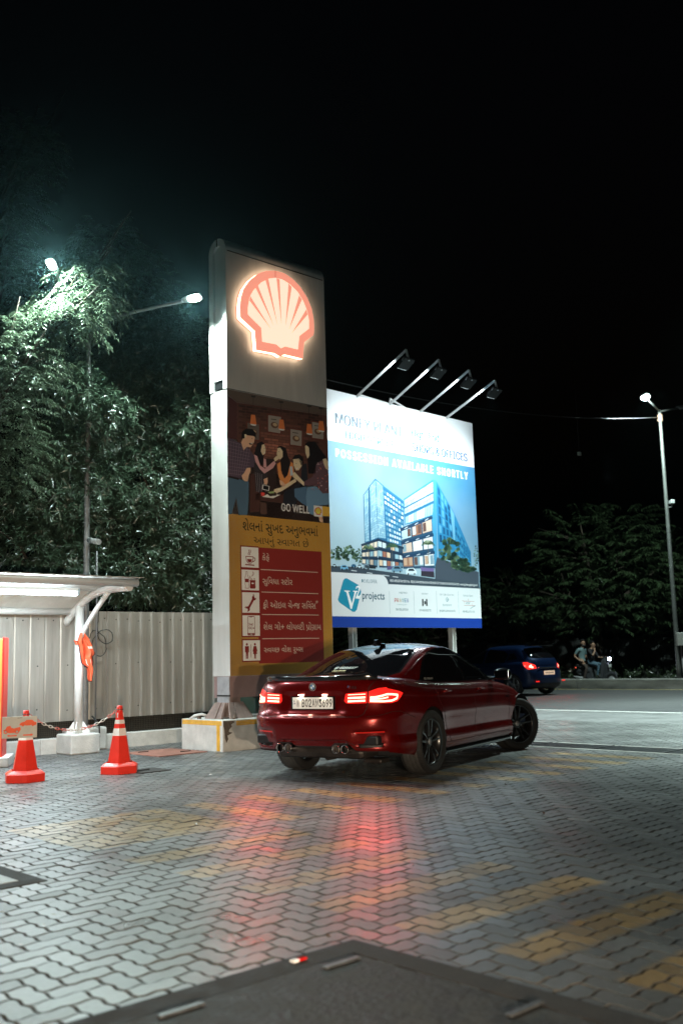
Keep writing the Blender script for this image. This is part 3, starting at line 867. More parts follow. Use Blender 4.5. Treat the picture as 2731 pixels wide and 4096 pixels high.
# five pictogram tiles
WH = dim('8f8a87', 3.4); MR = dim('4a1512', 3.6)
tiles = [(330, 412, 545, 640), (335, 680, 550, 908), (341, 946, 555, 1172), (345, 1215, 560, 1445), (350, 1507, 563, 1737)]
for i, (xa, ya, xb, yb) in enumerate(tiles):
    art.mb = MB()
    a = art.loc(xa, (ya + yb) / 2 + (yb - ya) / 2 - 4); b = art.loc(xb, (ya + yb) / 2)
    w = b[0] - a[0]; h = w * .985; cz = art.loc((xa + xb) / 2, (ya + yb) / 2)[1]
    x0, x1, z0, z1 = a[0], b[0], cz - h / 2, cz + h / 2
    art.poly([(x0, z0), (x1, z0), (x1, z1), (x0, z1)], MR, 3, px=False)
    art.poly([(x0 + .018, z0 + .018), (x1 - .004, z0 + .018), (x1 - .004, z1 - .018), (x0 + .018, z1 - .018)], WH, 4, px=False)
    def T(pts, c=MR, l=5): art.poly([(x0 + p[0] * w, z1 - p[1] * h) for p in pts], c, l, px=False)
    def Ln(pts, wd, c=MR, l=5): art.line([(x0 + p[0] * w, z1 - p[1] * h) for p in pts], wd * w, c, l, px=False)
    def Dc(c, r, col=MR, l=5, n=14): art.disc((x0 + c[0] * w, z1 - c[1] * h), r * w, r * w, col, l, n, px=False)
    if i == 0:
        Ln([(.30, .47), (.33, .65), (.42, .76), (.58, .76), (.67, .65), (.70, .47), (.30, .47)], .03)
        T([(.37, .58), (.63, .58), (.60, .68), (.55, .72), (.45, .72), (.40, .68)])
        Ln([(.70, .52), (.79, .52), (.80, .60), (.72, .68), (.66, .69)], .03); Ln([(.27, .83), (.74, .84)], .045)
        for k in range(2): Ln([(.45 + k * .08, .40), (.43 + k * .08, .34), (.48 + k * .08, .26), (.46 + k * .08, .17)], .03)
    if i == 1:
        Ln([(.29, .14), (.36, .14), (.36, .24), (.43, .42), (.43, .68), (.41, .76), (.43, .86), (.24, .86), (.26, .76), (.23, .68), (.23, .42), (.29, .24), (.29, .14)], .018)
        T([(.23, .45), (.43, .45), (.43, .60), (.23, .60)])
        T([(.48, .50), (.80, .50), (.78, .62), (.80, .82), (.77, .87), (.51, .87), (.48, .82), (.50, .62)]); art.disc((x0 + .64 * w, z1 - .64 * h), .07 * w, .035 * w, WH, 6, 12, px=False)
        Ln([(.66, .13), (.72, .18), (.68, .28), (.60, .33), (.66, .24), (.66, .13)], .016); Ln([(.50, .32), (.55, .42), (.63, .46), (.55, .48), (.50, .42), (.50, .32)], .016); Ln([(.68, .48), (.72, .42), (.77, .42), (.77, .50)], .016)
    if i == 2:
        T([(.33, .74), (.63, .28), (.72, .35), (.42, .80)]); Dc((.35, .78), .115); Dc((.70, .29), .115)
        T([(.20, .77), (.33, .76), (.36, .83), (.27, .92), (.2, .9)], WH, 6); T([(.74, .10), (.70, .24), (.76, .31), (.90, .24), (.9, .1)], WH, 6)
        Ln([(.20, .72), (.26, .69)], .04); Ln([(.66, .17), (.68, .12)], .03)
    if i == 3:
        Ln([(.36, .10), (.68, .10), (.71, .14), (.71, .88), (.68, .92), (.36, .92), (.33, .88), (.33, .14), (.36, .10)], .024); T([(.33, .83), (.71, .83), (.71, .90), (.33, .90)]); T([(.44, .10), (.60, .10), (.58, .14), (.46, .14)]); Dc((.52, .87), .025, WH, 6)
        art.text('Shell', x0 + .37 * w, z1 - .50 * h, x0 + .62 * w, z1 - .38 * h, MR, 5, bold=.012); art.text('GO+', x0 + .37 * w, z1 - .66 * h, x0 + .70 * w, z1 - .54 * h, MR, 5, bold=.015)
    if i == 4:
        for k, cx_ in ((0, .27), (1, .71)):
            Dc((cx_, .23), .055)
            if k == 0: T([(cx_ - .11, .31), (cx_ + .11, .31), (cx_ + .11, .58), (cx_ + .07, .58), (cx_ + .07, .38), (cx_ + .06, .86), (cx_ + .01, .86), (cx_, .60), (cx_ - .01, .86), (cx_ - .06, .86), (cx_ - .07, .38), (cx_ - .07, .58), (cx_ - .11, .58)])
            else: T([(cx_ - .07, .31), (cx_ + .07, .31), (cx_ + .13, .54), (cx_ + .09, .56), (cx_ + .06, .42), (cx_ + .11, .66), (cx_ + .05, .66), (cx_ + .05, .86), (cx_ + .01, .86), (cx_, .66), (cx_ - .01, .86), (cx_ - .05, .86), (cx_ - .05, .66), (cx_ - .11, .66), (cx_ - .06, .42), (cx_ - .09, .56), (cx_ - .13, .54)])
        Ln([(.49, .24), (.49, .80)], .025)
    art.mb.build('pictogram_tile', pyl, fixn=False)

# ---- concrete block carrying the pylon, with yellow tape
t = thing('concrete_block', 'whitewashed concrete block with yellow tape under the tall pylon', 'concrete block', PP0 - np.array([0, 0, 0]), GRID_ROT)
BLK = mat('block_concrete', (.60, .585, .55), .8, noise=.2, nscale=5, bump=.5, bscale=40)
mb = MB()
mb.bbox((1.75, .235, .2125), (3.5, 1.03, .445), BLK, .012)
mb.build('block', t)
mb = MB(); BRK = mat('broken_concrete', (.13, .10, .08), .95, noise=.5, nscale=25, bump=1.0, bscale=60)
pts = [(.0, .425), (.17, .42), (.20, .40), (.135, .37), (.15, .34), (.10, .30), (.095, .27), (.16, .255), (.07, .22), (.085, .17), (.05, .12), (.03, .18), (.02, .30), (.0, .36)]
mb.prism([(a + .01, b) for a, b in pts], -.2825, -.27, BRK, 'xz'); mb.build('broken_edge', t)
TAPE = mat('yellow_tape', (.78, .42, .05), .35, noise=.2, nscale=10)
mb = MB()
for k in range(3):
    mb.box((.24 + 1.6, -.2815, .405 - k * .022), (3.2, .004, .019), TAPE); 
mb.build('tape_strip', t)
mb = MB()
for k in range(3): mb.box((-.0015, .235, .415 - k * .022), (.004, .98, .019), TAPE)
mb.build('tape_strip', t)
mb = MB()
for k in range(3): mb.box((-.0025, -.20 + k * .026, .19), (.005, .022, .37), TAPE)
mb.build('tape_strip', t)
mb = MB(); mb.tube([(.0, .52, .44), (.05, .47, .485), (.12, .40, .50), (.2, .36, .47)], .02, mat('white_hose', (.6, .6, .58), .5), 8); tag(mb.build('conduit_hose', loc=PP0, rz=GRID_ROT), 'short pale hose curling behind the rusty bolts on the concrete block', 'hose')
# green waste bin behind the pylon
t = thing('waste_bin', 'dark green plastic bin standing behind the pylon base beside the red car', 'bin', PP0 + dU * 1.62 - dV * .95, GRID_ROT)
GRN = mat('bin_green', (.02, .055, .04), .45, noise=.15)
mb = MB(); mb.bbox((0, 0, .44), (.58, .55, .86), GRN, .03); mb.build('bin_body', t)
mb = MB(); mb.bbox((0, 0, .90), (.62, .60, .07), mat('bin_lid', (.012, .03, .022), .45), .02); mb.build('lid', t)
art = Art((0, 0, 0), (1, 0, 0), (0, 1, 0)); g = '#c9cec8'
art.text('Nilkamal', -.22, .55, .22, .66, g, 0, bold=.012); art.poly([(-.22, .51), (.22, .51), (.22, .522), (-.22, .522)], g, 0, px=False)
art.text('PLASTIC BINS AND CRATES', -.2, .47, .2, .49, g, 0); art.text('www.nilkamal.com', -.2, .435, .2, .455, g, 0)
for k in range(5): art.poly([(-.08 + k * .04, .69), (-.06 + k * .04, .69), (-.07 + k * .03 + .02, .79)], g, 0, px=False)
art.poly([(-.1, .67), (.1, .67), (.1, .682), (-.1, .682)], g, 0, px=False)
art.line([(-.16, .30), (-.10, .38), (-.06, .34), (0, .41), (.04, .31)], .012, g, 0, px=False); art.line([(.04, .31), (.10, .40), (.16, .32)], .012, g, 0, px=False)
art.mb.build('lettering', t, loc=(0, -.277, 0), fixn=False)
# dark crumpled sheet hanging under the pylon
mb = MB(); vs = []; nx, nz = 14, 8
for j in range(nz + 1):
    for i in range(nx + 1):
        u_ = i / nx; w_ = j / nz
        vs.append((.9 + u_ * .75, .18 + .03 * sin(u_ * 11 + w_ * 5) + .02 * sin(w_ * 9), .735 - w_ * (.04 + .30 * u_ ** 1.6) + .012 * sin(u_ * 17)))
mb.add(vs, [(j * (nx + 1) + i, j * (nx + 1) + i + 1, (j + 1) * (nx + 1) + i + 1, (j + 1) * (nx + 1) + i) for j in range(nz) for i in range(nx)], mat('black_sheet', (.012, .011, .011), .3), True)
o = mb.build('plastic_sheet', loc=PP0, rz=GRID_ROT); o.modifiers.new('s', 'SOLIDIFY').thickness = .003
tag(o, 'black crumpled plastic sheet sagging under the pylon base', 'sheet')
# green cloth behind the pylon's right edge
mb = MB(); vs = []; nx, nz = 10, 10
for j in range(nz + 1):
    for i in range(nx + 1):
        w_ = j / nz; u_ = i / nx
        vs.append((2.42 + .12 * u_ * (.35 + sin(w_ * pi) * .9), .9 + .04 * sin(u_ * 9) + .03 * cos(w_ * 6), 1.87 - w_ * .95))
mb.add(vs, [(j * (nx + 1) + i, j * (nx + 1) + i + 1, (j + 1) * (nx + 1) + i + 1, (j + 1) * (nx + 1) + i) for j in range(nz) for i in range(nx)], mat('green_cloth', (.02, .33, .20), .7), True)
o = mb.build('green_banner', loc=PP0, rz=GRID_ROT); o.modifiers.new('s', 'SOLIDIFY').thickness = .004
tag(o, 'green cloth banner hanging behind the right edge of the pylon', 'banner')
mb = MB(); mb.tube([(2.40, .95, 0), (2.40, .95, 1.95)], .02, GALV); tag(mb.build('banner_pole', loc=PP0, rz=GRID_ROT), 'thin steel pole carrying the green cloth behind the pylon', 'pole')

# ================================================================== BILLBOARD
YB = radians(44.6)
bU = np.array([sin(YB), cos(YB), 0]); bV = np.array([cos(YB), -sin(YB), 0])
BP0 = np.array([-.235, 19.5, 0.0])
bb = thing('billboard', 'large floodlit property billboard on two white posts behind the red car', 'billboard', BP0, pi / 2 - YB)
BW, BZ0, BZ1 = 4.80, 1.86, 6.65
FRM = mat('billboard_frame', (.6, .6, .6), .5, noise=.2)
mb = MB(); mb.box((BW / 2, .05, (BZ0 + BZ1) / 2), (BW, .08, BZ1 - BZ0), FRM); mb.build('backing_board', bb)
for x in (.72, 3.90):
    mb = MB(); mb.box((x - .055, .16, 3.0), (.012, .12, 6.0), WHITE_P); mb.box((x, .16, 3.0), (.10, .012, 6.0), WHITE_P); mb.box((x + .055, .16, 3.0), (.012, .12, 6.0), WHITE_P)
    z = .4
    k = 0
    mb.build('post', bb)
for z in (BZ0 + .05, (BZ0 + BZ1) / 2, BZ1 - .05):
    mb = MB(); mb.box((BW / 2, .26, z), (BW, .06, .06), WHITE_P); mb.build('rail', bb)
mb = MB()
mb.tube([(1.3, .3, BZ1 - .05), (1.3, .3, BZ1 + .14), (2.2, .3, BZ1 + .1)], .025, WHITE_P, 6); mb.build('strut', bb); mb = MB(); mb.tube([(2.2, .3, BZ1 - .05), (2.25, .3, BZ1 + .22), (3.2, .3, BZ1 - .02)], .025, WHITE_P, 6)
mb.build('strut', bb)
art = Art(BP0 - dV * 0, bU, bV); art.step = .00015
C5 = (1280, 1900, .446429); C4 = (1280, 1350, .491071)
PR = .5
def Bp(pts, c, l): art.poly(pts, c, l)
art.poly([(0, BZ0), (BW, BZ0), (BW, BZ1), (0, BZ1)], '#e8ecee', 0, px=False)
art.crop = C4
zA = art.loc(63, 835)[1]
art.crop = C5
zB = art.loc(100, 868)[1]; zC = art.loc(115, 1265)[1]
# printed sky, deeper blue to the right
SKY = mat('print_sky', (.2, .5, .7), .5, spec=.3)
nt = SKY.node_tree; N = nt.nodes.new
tc = N('ShaderNodeTexCoord'); sp = N('ShaderNodeSeparateXYZ'); nt.links.new(tc.outputs['Object'], sp.inputs[0])
nz = N('ShaderNodeTexNoise'); nz.inputs['Scale'].default_value = .7; nz.inputs['Detail'].default_value = 4; nt.links.new(tc.outputs['Object'], nz.inputs['Vector'])
m1 = N('ShaderNodeMath'); m1.operation = 'MULTIPLY_ADD'; nt.links.new(sp.outputs['Z'], m1.inputs[0]); m1.inputs[1].default_value = .30; m1.inputs[2].default_value = -1.35
m2 = N('ShaderNodeMath'); m2.operation = 'MULTIPLY_ADD'; nt.links.new(sp.outputs['X'], m2.inputs[0]); m2.inputs[1].default_value = .13; nt.links.new(m1.outputs[0], m2.inputs[2])
m3 = N('ShaderNodeMath'); m3.operation = 'MULTIPLY_ADD'; nt.links.new(nz.outputs['Fac'], m3.inputs[0]); m3.inputs[1].default_value = .5; nt.links.new(m2.outputs[0], m3.inputs[2])
cr = N('ShaderNodeValToRGB'); nt.links.new(m3.outputs[0], cr.inputs[0])
cr.color_ramp.elements[0].position = .15; cr.color_ramp.elements[0].color = (*srgb('a6c4d0'), 1)
cr.color_ramp.elements[1].position = 1.0; cr.color_ramp.elements[1].color = (*srgb('4f8fb6'), 1)
nt.links.new(cr.outputs[0], nt.nodes['Principled BSDF'].inputs['Base Color'])
art.poly([(0, zB - .3), (BW, zB - .3), (BW, zA), (0, zA)], None, 1, px=False, m=SKY)
# street
Bp([(100, 815), (260, 820), (700, 880), (1030, 930), (1425, 975), (1428, 1028), (610, 980), (100, 870)], '#3a4854', 3)
Bp([(1030, 730), (1420, 870), (1424, 985), (1030, 930)], '#46525e', 4)
for (xa, xb) in ((280, 330), (420, 470), (560, 620), (650, 700)): Bp([(xa, 850 + (xa - 280) * .15), (xb, 850 + (xb - 280) * .15), (xb, 857 + (xb - 280) * .15), (xa, 857 + (xa - 280) * .15)], '#c8d4da', 5)
def lerp(a, b, t): return (a[0] + (b[0] - a[0]) * t, a[1] + (b[1] - a[1]) * t)
def quad(Q, u, v): return lerp(lerp(Q[0], Q[1], u), lerp(Q[3], Q[2], u), v)     # TL,TR,BR,BL
def face(Q, col, l): Bp(Q, col, l)
def panes(Q, nx, ny, cols, l, mx=.12, my=.12, skip=0.0):
    for j in range(ny):
        for i in range(nx):
            if random.random() < skip: continue
            u0, u1 = (i + mx) / nx, (i + 1 - mx) / nx; v0, v1 = (j + my) / ny, (j + 1 - my) / ny
            Bp([quad(Q, u0, v0), quad(Q, u1, v0), quad(Q, u1, v1), quad(Q, u0, v1)], random.choice(cols), l)
GL = ['#9cc6d6', '#8dbccf', '#a9d0dd', '#86b4c8']; GLD = ['#7fb0c6', '#d7ebf0', '#e9f4f6', '#5b90ac', '#c4e0ea']
NAVY = '#24648c'
# left tower
TL = [(388, 175), (430, 115), (445, 600), (400, 605)]
face([(388, 180), (432, 118), (445, 95), (455, 600), (400, 605)], NAVY, 4); panes([(395, 180), (432, 125), (440, 590), (405, 600)], 3, 18, GL, 5, .06, .05)
G1 = [(445, 105), (495, 45), (520, 560), (458, 585)]; face([(440, 100), (495, 32), (570, 95), (600, 600), (455, 592)], NAVY, 4); panes(G1, 4, 24, GL, 5, .05, .04)
G2 = [(500, 45), (562, 98), (590, 570), (522, 560)]; panes(G2, 4, 24, GL[1:], 5, .05, .04)
face([(562, 92), (752, 235), (752, 640), (600, 600)], '#2b7aa4', 5)
panes([(566, 120), (750, 255), (745, 640), (604, 600)], 7, 10, GLD, 6, .16, .24)
for k in range(10):
    a = quad([(566, 120), (750, 255), (745, 640), (604, 600)], 0, k / 10); b = quad([(566, 120), (750, 255), (745, 640), (604, 600)], 1, k / 10)
    art.line([a, b], .012, '#1f5f88', 7)
# podium, left
P_ = [(374, 625), (515, 578), (515, 830), (376, 800)]; face(P_, '#1f3d55', 7); panes(P_, 4, 3, ['#8fb6c4', '#c9b7a0', '#5c8297', '#e4d8c4', '#3b5a70'], 8, .1, .2)
P2 = [(515, 572), (745, 650), (742, 835), (530, 828)]; face(P2, '#1f3d55', 7); panes(P2, 6, 3, ['#9dc3d0', '#e2c9a8', '#5c8297', '#a66f58', '#cfe3e8', '#2e4c62'], 8, .08, .2)
for k in (0, 1, 2):
    for Q in (P_, P2): art.line([quad(Q, 0, k / 3 + .02), quad(Q, 1, k / 3 + .02)], .05, '#163248', 9)
# right block
R1 = [(750, 222), (1015, 48), (1020, 385), (762, 440)]; face([(750, 215), (1012, 40), (1025, 250), (1000, 400), (760, 445)], '#3c87ac', 5); panes([(754, 225), (1010, 60), (1015, 160), (757, 300)], 9, 2, ['#b6d9e4', '#c4e2ea', '#a6cfdd'], 6, .02, .03); panes([(757, 300), (1013, 158), (1016, 240), (760, 360)], 9, 2, ['#b0d5e2', '#bfdfe8'], 6, .02, .03); panes([(765, 375), (1014, 250), (1010, 360), (765, 440)], 10, 1, ['#a2ccdb', '#d5ebf0'], 6, .05, .05)
art.line([(752, 298), (1014, 158)], .03, '#1f5f88', 7); art.line([(758, 362), (1016, 240)], .05, '#2a6f98', 7)
R2 = [(724, 480), (1000, 365), (1030, 835), (745, 840)]; face(R2, '#2a4f6a', 6); panes(R2, 3, 3, ['#bcdbe4', '#d9c4b0', '#8aa9b6', '#5f7f92', '#a2775f', '#e6eef0'], 7, .06, .16); panes(R2, 6, 3, ['#cfe5ea', '#86a7b6', '#c7a88c', '#6b4f48', '#e9f1f2'], 8, .2, .24, .35)
for k in (0, 1, 2): art.line([quad(R2, 0, k / 3 + .03), quad(R2, 1, k / 3 + .03)], .07, '#1d4260', 9); 
for k in range(3):
    for i in range(3):
        a = quad(R2, (i + .35) / 3, k / 3 + .04); b = quad(R2, (i + .65) / 3, k / 3 + .025); art.line([a, b], .016, '#d5e2e8', 10)
R3 = [(1015, 45), (1040, 42), (1080, 730), (1030, 735)]; face([(1012, 40), (1040, 45), (1050, 730), (1026, 830), (1000, 390), (1022, 250)], '#4a9cc4', 8)
R4 = [(1040, 60), (1170, 290), (1215, 700), (1062, 735)]; face([(1036, 45), (1168, 285), (1200, 340), (1350, 690), (1355, 815), (1060, 740)], '#2f86b4', 7); panes([(1046, 80), (1165, 290), (1200, 620), (1066, 610)], 4, 6, ['#1d5a84', '#5ea8c8', '#174a70', '#1d5a84'], 8, .2, .1)
panes([(1208, 440), (1345, 690), (1350, 800), (1225, 740)], 8, 6, ['#1d5a84', '#1d5a84', '#4f9cc0'], 8, .18, .2); face([(1165, 290), (1200, 350), (1210, 590), (1195, 590)], '#6fb2cf', 8)
# trees, palms, cars on the print
def ptree(cx_, cy_, rx, ry, n=46):
    for _ in range(n):
        a = random.uniform(0, 2 * pi); r = sqrt(random.random())
        x, y = cx_ + rx * r * cos(a), cy_ + ry * r * sin(a)
        s = rx * random.uniform(.16, .34)
        Bp([(x + s * random.uniform(.6, 1.2) * cos(t), y + s * random.uniform(.6, 1.1) * sin(t)) for t in (0, 1, 2.1, 3.1, 4.2, 5.2)], random.choice(['#3d5f4a', '#2c4a3d', '#56755a', '#6d8a68', '#23403a']), 11)
for a in ((150, 700, 50, 62), (255, 700, 55, 78), (340, 730, 35, 70), (1160, 680, 88, 105), (1260, 800, 75, 50), (1398, 720, 22, 100), (1330, 840, 60, 22)): ptree(*a)
for x, y in ((433, 660), (645, 645), (968, 620)):
    art.line([(x, y), (x + 4, y + 170)], .018, '#5a5a50', 12)
    for k in range(9):
        th = pi * (.05 + k / 8 * .9); art.line([(x, y), (x + 42 * cos(th), y - 38 * sin(th)), (x + 60 * cos(th), y - 8 * sin(th) + 12)], .022, random.choice(['#4a6a4c', '#7d9468', '#2f4d3e']), 13)
Bp([(600, 820), (680, 815), (690, 845), (600, 850)], '#5a5480', 12); Bp([(905, 830), (1020, 840), (1025, 920), (905, 905)], '#33303c', 12); Bp([(900, 825), (1025, 838), (1020, 865), (905, 860)], '#75689c', 13)
def pcar(x, y, w, c):
    Bp([(x, y), (x + w * .18, y - w * .28), (x + w * .7, y - w * .3), (x + w * .95, y - w * .02), (x + w, y + w * .22), (x + w * .05, y + w * .26)], c, 14)
    Bp([(x + w * .2, y - w * .03), (x + w * .28, y - w * .22), (x + w * .66, y - w * .23), (x + w * .8, y - w * .02)], '#1d3442', 15)
    for k in (.22, .78): art.disc((x + w * k, y + w * .24), .022, .022, '#12181c', 15, 8)
for a in ((105, 808, 48, '#b8d4e0'), (182, 828, 72, '#6fb0d4'), (280, 812, 46, '#3a7aa4'), (325, 815, 58, '#c4dce6'), (378, 822, 70, '#a8c6d4'), (640, 842, 100, '#6d98b0'), (768, 862, 100, '#dcecf2')): pcar(*a)
Bp([(400, 808), (500, 812), (500, 840), (400, 832)], '#16242c', 14)
# white footer with rounded tab, blue band
a = art.loc(105, 868); tabr = art.loc(612, 980)
zt2 = art.loc(615, 978)[1]
art.poly([(0, zC), (BW, zC), (BW, zt2), (tabr[0], zt2)] + [(tabr[0] - .22 + .22 * cos(t), zB - .22 + .22 * sin(t)) for t in np.linspace(0, pi / 2, 8)] + [(0, zB)], '#dde3e6', 16, px=False)
art.poly([(0, BZ0), (BW, BZ0), (BW, zC), (0, zC)], '#123a96', 16, px=False)
def at_(s, xl, xr, yt, yb, c, l=18, **kw):
    p = art.loc(xl, yb); q = art.loc(xl, yt); r = art.loc(xr, yb)
    art.text(s, p[0], p[1], r[0], q[1], c, l, **kw)
at_('DEVELOPER:', 374, 512, 932, 964, '#2d6f80')
Bp([(222, 928), (240, 925), (345, 985), (368, 1040), (365, 1060), (330, 1205), (312, 1226), (290, 1224), (172, 1140), (160, 1115), (208, 945)], '#1b8fae', 17)
Bp([(217, 1033), (270, 1036), (268, 1044), (254, 1047), (286, 1150), (310, 1048), (296, 1044), (296, 1036), (340, 1038), (338, 1045), (326, 1050), (285, 1200), (274, 1200), (236, 1050), (218, 1042)], '#eef3f4', 18)
Bp([(318, 1018), (326, 998), (345, 990), (358, 1004), (358, 1030), (338, 1080), (352, 1084), (358, 1072), (364, 1074), (354, 1110), (318, 1106), (320, 1094), (344, 1040), (346, 1012), (334, 1004), (326, 1020)], '#eef3f4', 19)
at_('projects', 380, 580, 1045, 1135, '#1f5568', fnt=None, bold=.012)
at_('RERA REGISTRATION No.  PR/GJ/AHMEDABAD/AHMEDABAD CITY/AUDA/CAA06108/240221  www.gujrera.gujarat.gov.in', 628, 1408, 934, 962, '#e4eaec', bold=.012)
for x in (620, 838, 1040, 1234):
    p = art.loc(x, 1040); zq = art.loc(x, 1242)[1]; art.poly([(p[0] - .006, zq), (p[0] + .006, zq), (p[0] + .006, p[1]), (p[0] - .006, p[1])], '#a9b8bd', 17, px=False)
at_('MARKETED BY:', 706, 782, 1046, 1062, '#5d7f88'); at_('ARCHITECT:', 909, 967, 1056, 1070, '#5d7f88'); at_('STRUCTURAL CONSULTANT:', 1069, 1200, 1063, 1078, '#5d7f88'); at_('CONSTRUCTION BY:', 1279, 1369, 1073, 1088, '#5d7f88')
for k, (ch, c) in enumerate(zip('PRAVEG', ('#b03a34', '#b0603a', '#a88a3c', '#2f7f86', '#2b7a94', '#2b4f94'))): at_(ch, 667 + k * 22, 667 + k * 22 + 18, 1104 + k * .5, 1138 + k * .5, c, bold=.012)
at_('Accelerating ideas', 688, 776, 1152, 1168, '#8aa4aa', fnt=None); at_('PRAVEG LIMITED', 680, 788, 1194, 1214, '#2d5a66', bold=.012)
for (x, ya, yb) in ((921, 1112, 1174), (940, 1130, 1158), (956, 1112, 1174)):
    p = art.loc(x, yb); q = art.loc(x, ya); art.poly([(p[0] - .025, p[1]), (p[0] + .025, p[1]), (p[0] + .025, q[1]), (p[0] - .025, q[1])], '#1b2226', 18, px=False)
at_('HM ARCHITECTS', 891, 993, 1202, 1220, '#2d5a66', bold=.012)
art.line([(1124, 1116), (1137, 1097), (1152, 1116), (1137, 1136), (1124, 1116)], .012, '#6f9aa4', 18); art.line([(1137, 1116), (1146, 1116), (1137, 1128)], .01, '#6f9aa4', 18)
at_('BHOOMI', 1100, 1178, 1156, 1174, '#4d7f8a'); at_('BHOOMI CONSULTANTS', 1070, 1210, 1207, 1226, '#2d5a66', bold=.012)
art.line([(1272, 1128), (1380, 1134)], .008, '#b0524a', 18); art.line([(1290, 1168), (1388, 1171)], .008, '#b0524a', 18); art.line([(1326, 1110), (1326, 1128)], .008, '#b0524a', 18); art.line([(1293, 1128), (1293, 1155)], .008, '#b0524a', 18); art.line([(1360, 1150), (1360, 1170)], .008, '#b0524a', 18)
at_('PSP', 1309, 1341, 1139, 1158, '#3f7380'); at_('PSP PROJECTS LTD', 1277, 1383, 1214, 1232, '#2d5a66', bold=.012); art.line([(1346, 1198), (1362, 1184), (1388, 1172)], .012, '#5f8a94', 18)
# head lines
art.crop = C4
def at4(s, lb, lt, rb, c, l=3, **kw):
    p = art.loc(*lb); q = art.loc(*lt); r = art.loc(*rb)
    art.text(s, p[0], p[1], r[0], q[1], c, l, **kw)
at4('MONEY PLANT', (128, 700), (126, 612), (672, 804), '#6c7a85', bold=.0, fat=.014)
at4('HIGH STREET', (212, 822), (210, 760), (605, 893), '#4a7892', bold=.0, fat=.009)
at4('High-End', (748, 824), (746, 742), (968, 856), '#2c7098', bold=.0, fat=.009)
at4('SHOPS & OFFICES', (752, 926), (750, 855), (1198, 1010), '#0d4f88', bold=.0, fat=.011)
at4('POSSESSION AVAILABLE SHORTLY', (131, 972), (129, 902), (1203, 1152), '#f4f7f8', bold=.0, space=1.3, fat=.012)
for k in range(14): art.disc((270 + k * 22 + (k % 3) * 6, 580 + k * 6 + (k % 2) * 26), .05, .03, '#d4dade', 2, 8)
art.line([(162, 594), (270, 612)], .006, '#ccd4d8', 2); art.line([(560, 684), (640, 692)], .006, '#ccd4d8', 2)
art.mb.build('printed_sheet', bb, fixn=False, loc=(0, .006, 0))

# floodlight arms over the board
for i, (u_, b_) in enumerate(zip((.89, 1.91, 2.92, 3.84), (.65, .65, .62, .56))):
    t = thing('floodlight_arm', ('floodlight on the white arm nearest the shell pylon, above the billboard', 'floodlight on the white arm second from the shell pylon, above the billboard', 'floodlight on the white arm third from the shell pylon, above the billboard', 'floodlight on the white arm farthest from the shell pylon, above the billboard')[i], 'floodlight', BP0 + bU * u_ + np.array([0, 0, BZ1]), pi / 2 - YB, 'floodlights above the billboard')
    mb = MB()
    a_ = 1.38
    mb.tube([(0, .02, -.02), (0, -a_, b_)], .032, WHITE_P, 4, smooth=False)
    mb.tube([(0, -a_, b_), (.0, -a_ - .06, b_ - .24)], .028, WHITE_P, 4, smooth=False)
    mb.build('arm', t)
    mb = MB()
    Mx = Matrix.Rotation(radians(-38), 3, 'X')
    mb.box((0, -a_ + .03, b_ - .27), (.30, .26, .06), BLACK, M=Mx)
    for k in range(5): mb.box((-.10 + k * .05, -a_ + .05 , b_ - .235), (.008, .22, .05), BLACK, M=Mx)
    mb.tube([(-.16, -a_ - .02, b_ - .25), (-.16, -a_ - .06, b_ - .2), (.16, -a_ - .06, b_ - .2), (.16, -a_ - .02, b_ - .25)], .012, GALV, 5)
    hd = mb.build('lamp_housing', t)
    mb = MB(); mb.box((0, -a_ + .055, b_ - .305), (.26, .20, .006), mat('flood_lens', (.8, .8, .8), .3, emit=(.75, .95, 1), estr=1.6), M=Mx)
    mb.build('lens', hd)
    P_ = Vector((0, -a_ + .11, b_ - .36))
    lamp('floodlight_spill', 'SPOT', P_ + Vector((0, .02, .02)), 120, (.84, .96, 1.0), parent=t, spot_size=radians(110), spot_blend=.6, shadow_soft_size=.06, aim=(0, 1, .12))
    lamp('floodlight_lamp', 'SPOT', P_, 720, (.84, .96, 1.0), parent=t, spot_size=radians(150), spot_blend=1.0, shadow_soft_size=.09, aim=(0, .10, -.985))
# guy wire over the billboard, tag hanging in the sky
def hang(a, b, sag, n=14): return [tuple(Vector(a).lerp(Vector(b), i / n) - Vector((0, 0, sag * 4 * (i / n) * (1 - i / n)))) for i in range(n + 1)]

# ================================================================== SHELTER AND FORECOURT FURNITURE
PPO = np.array([-3.906, 14.77, 0.0])
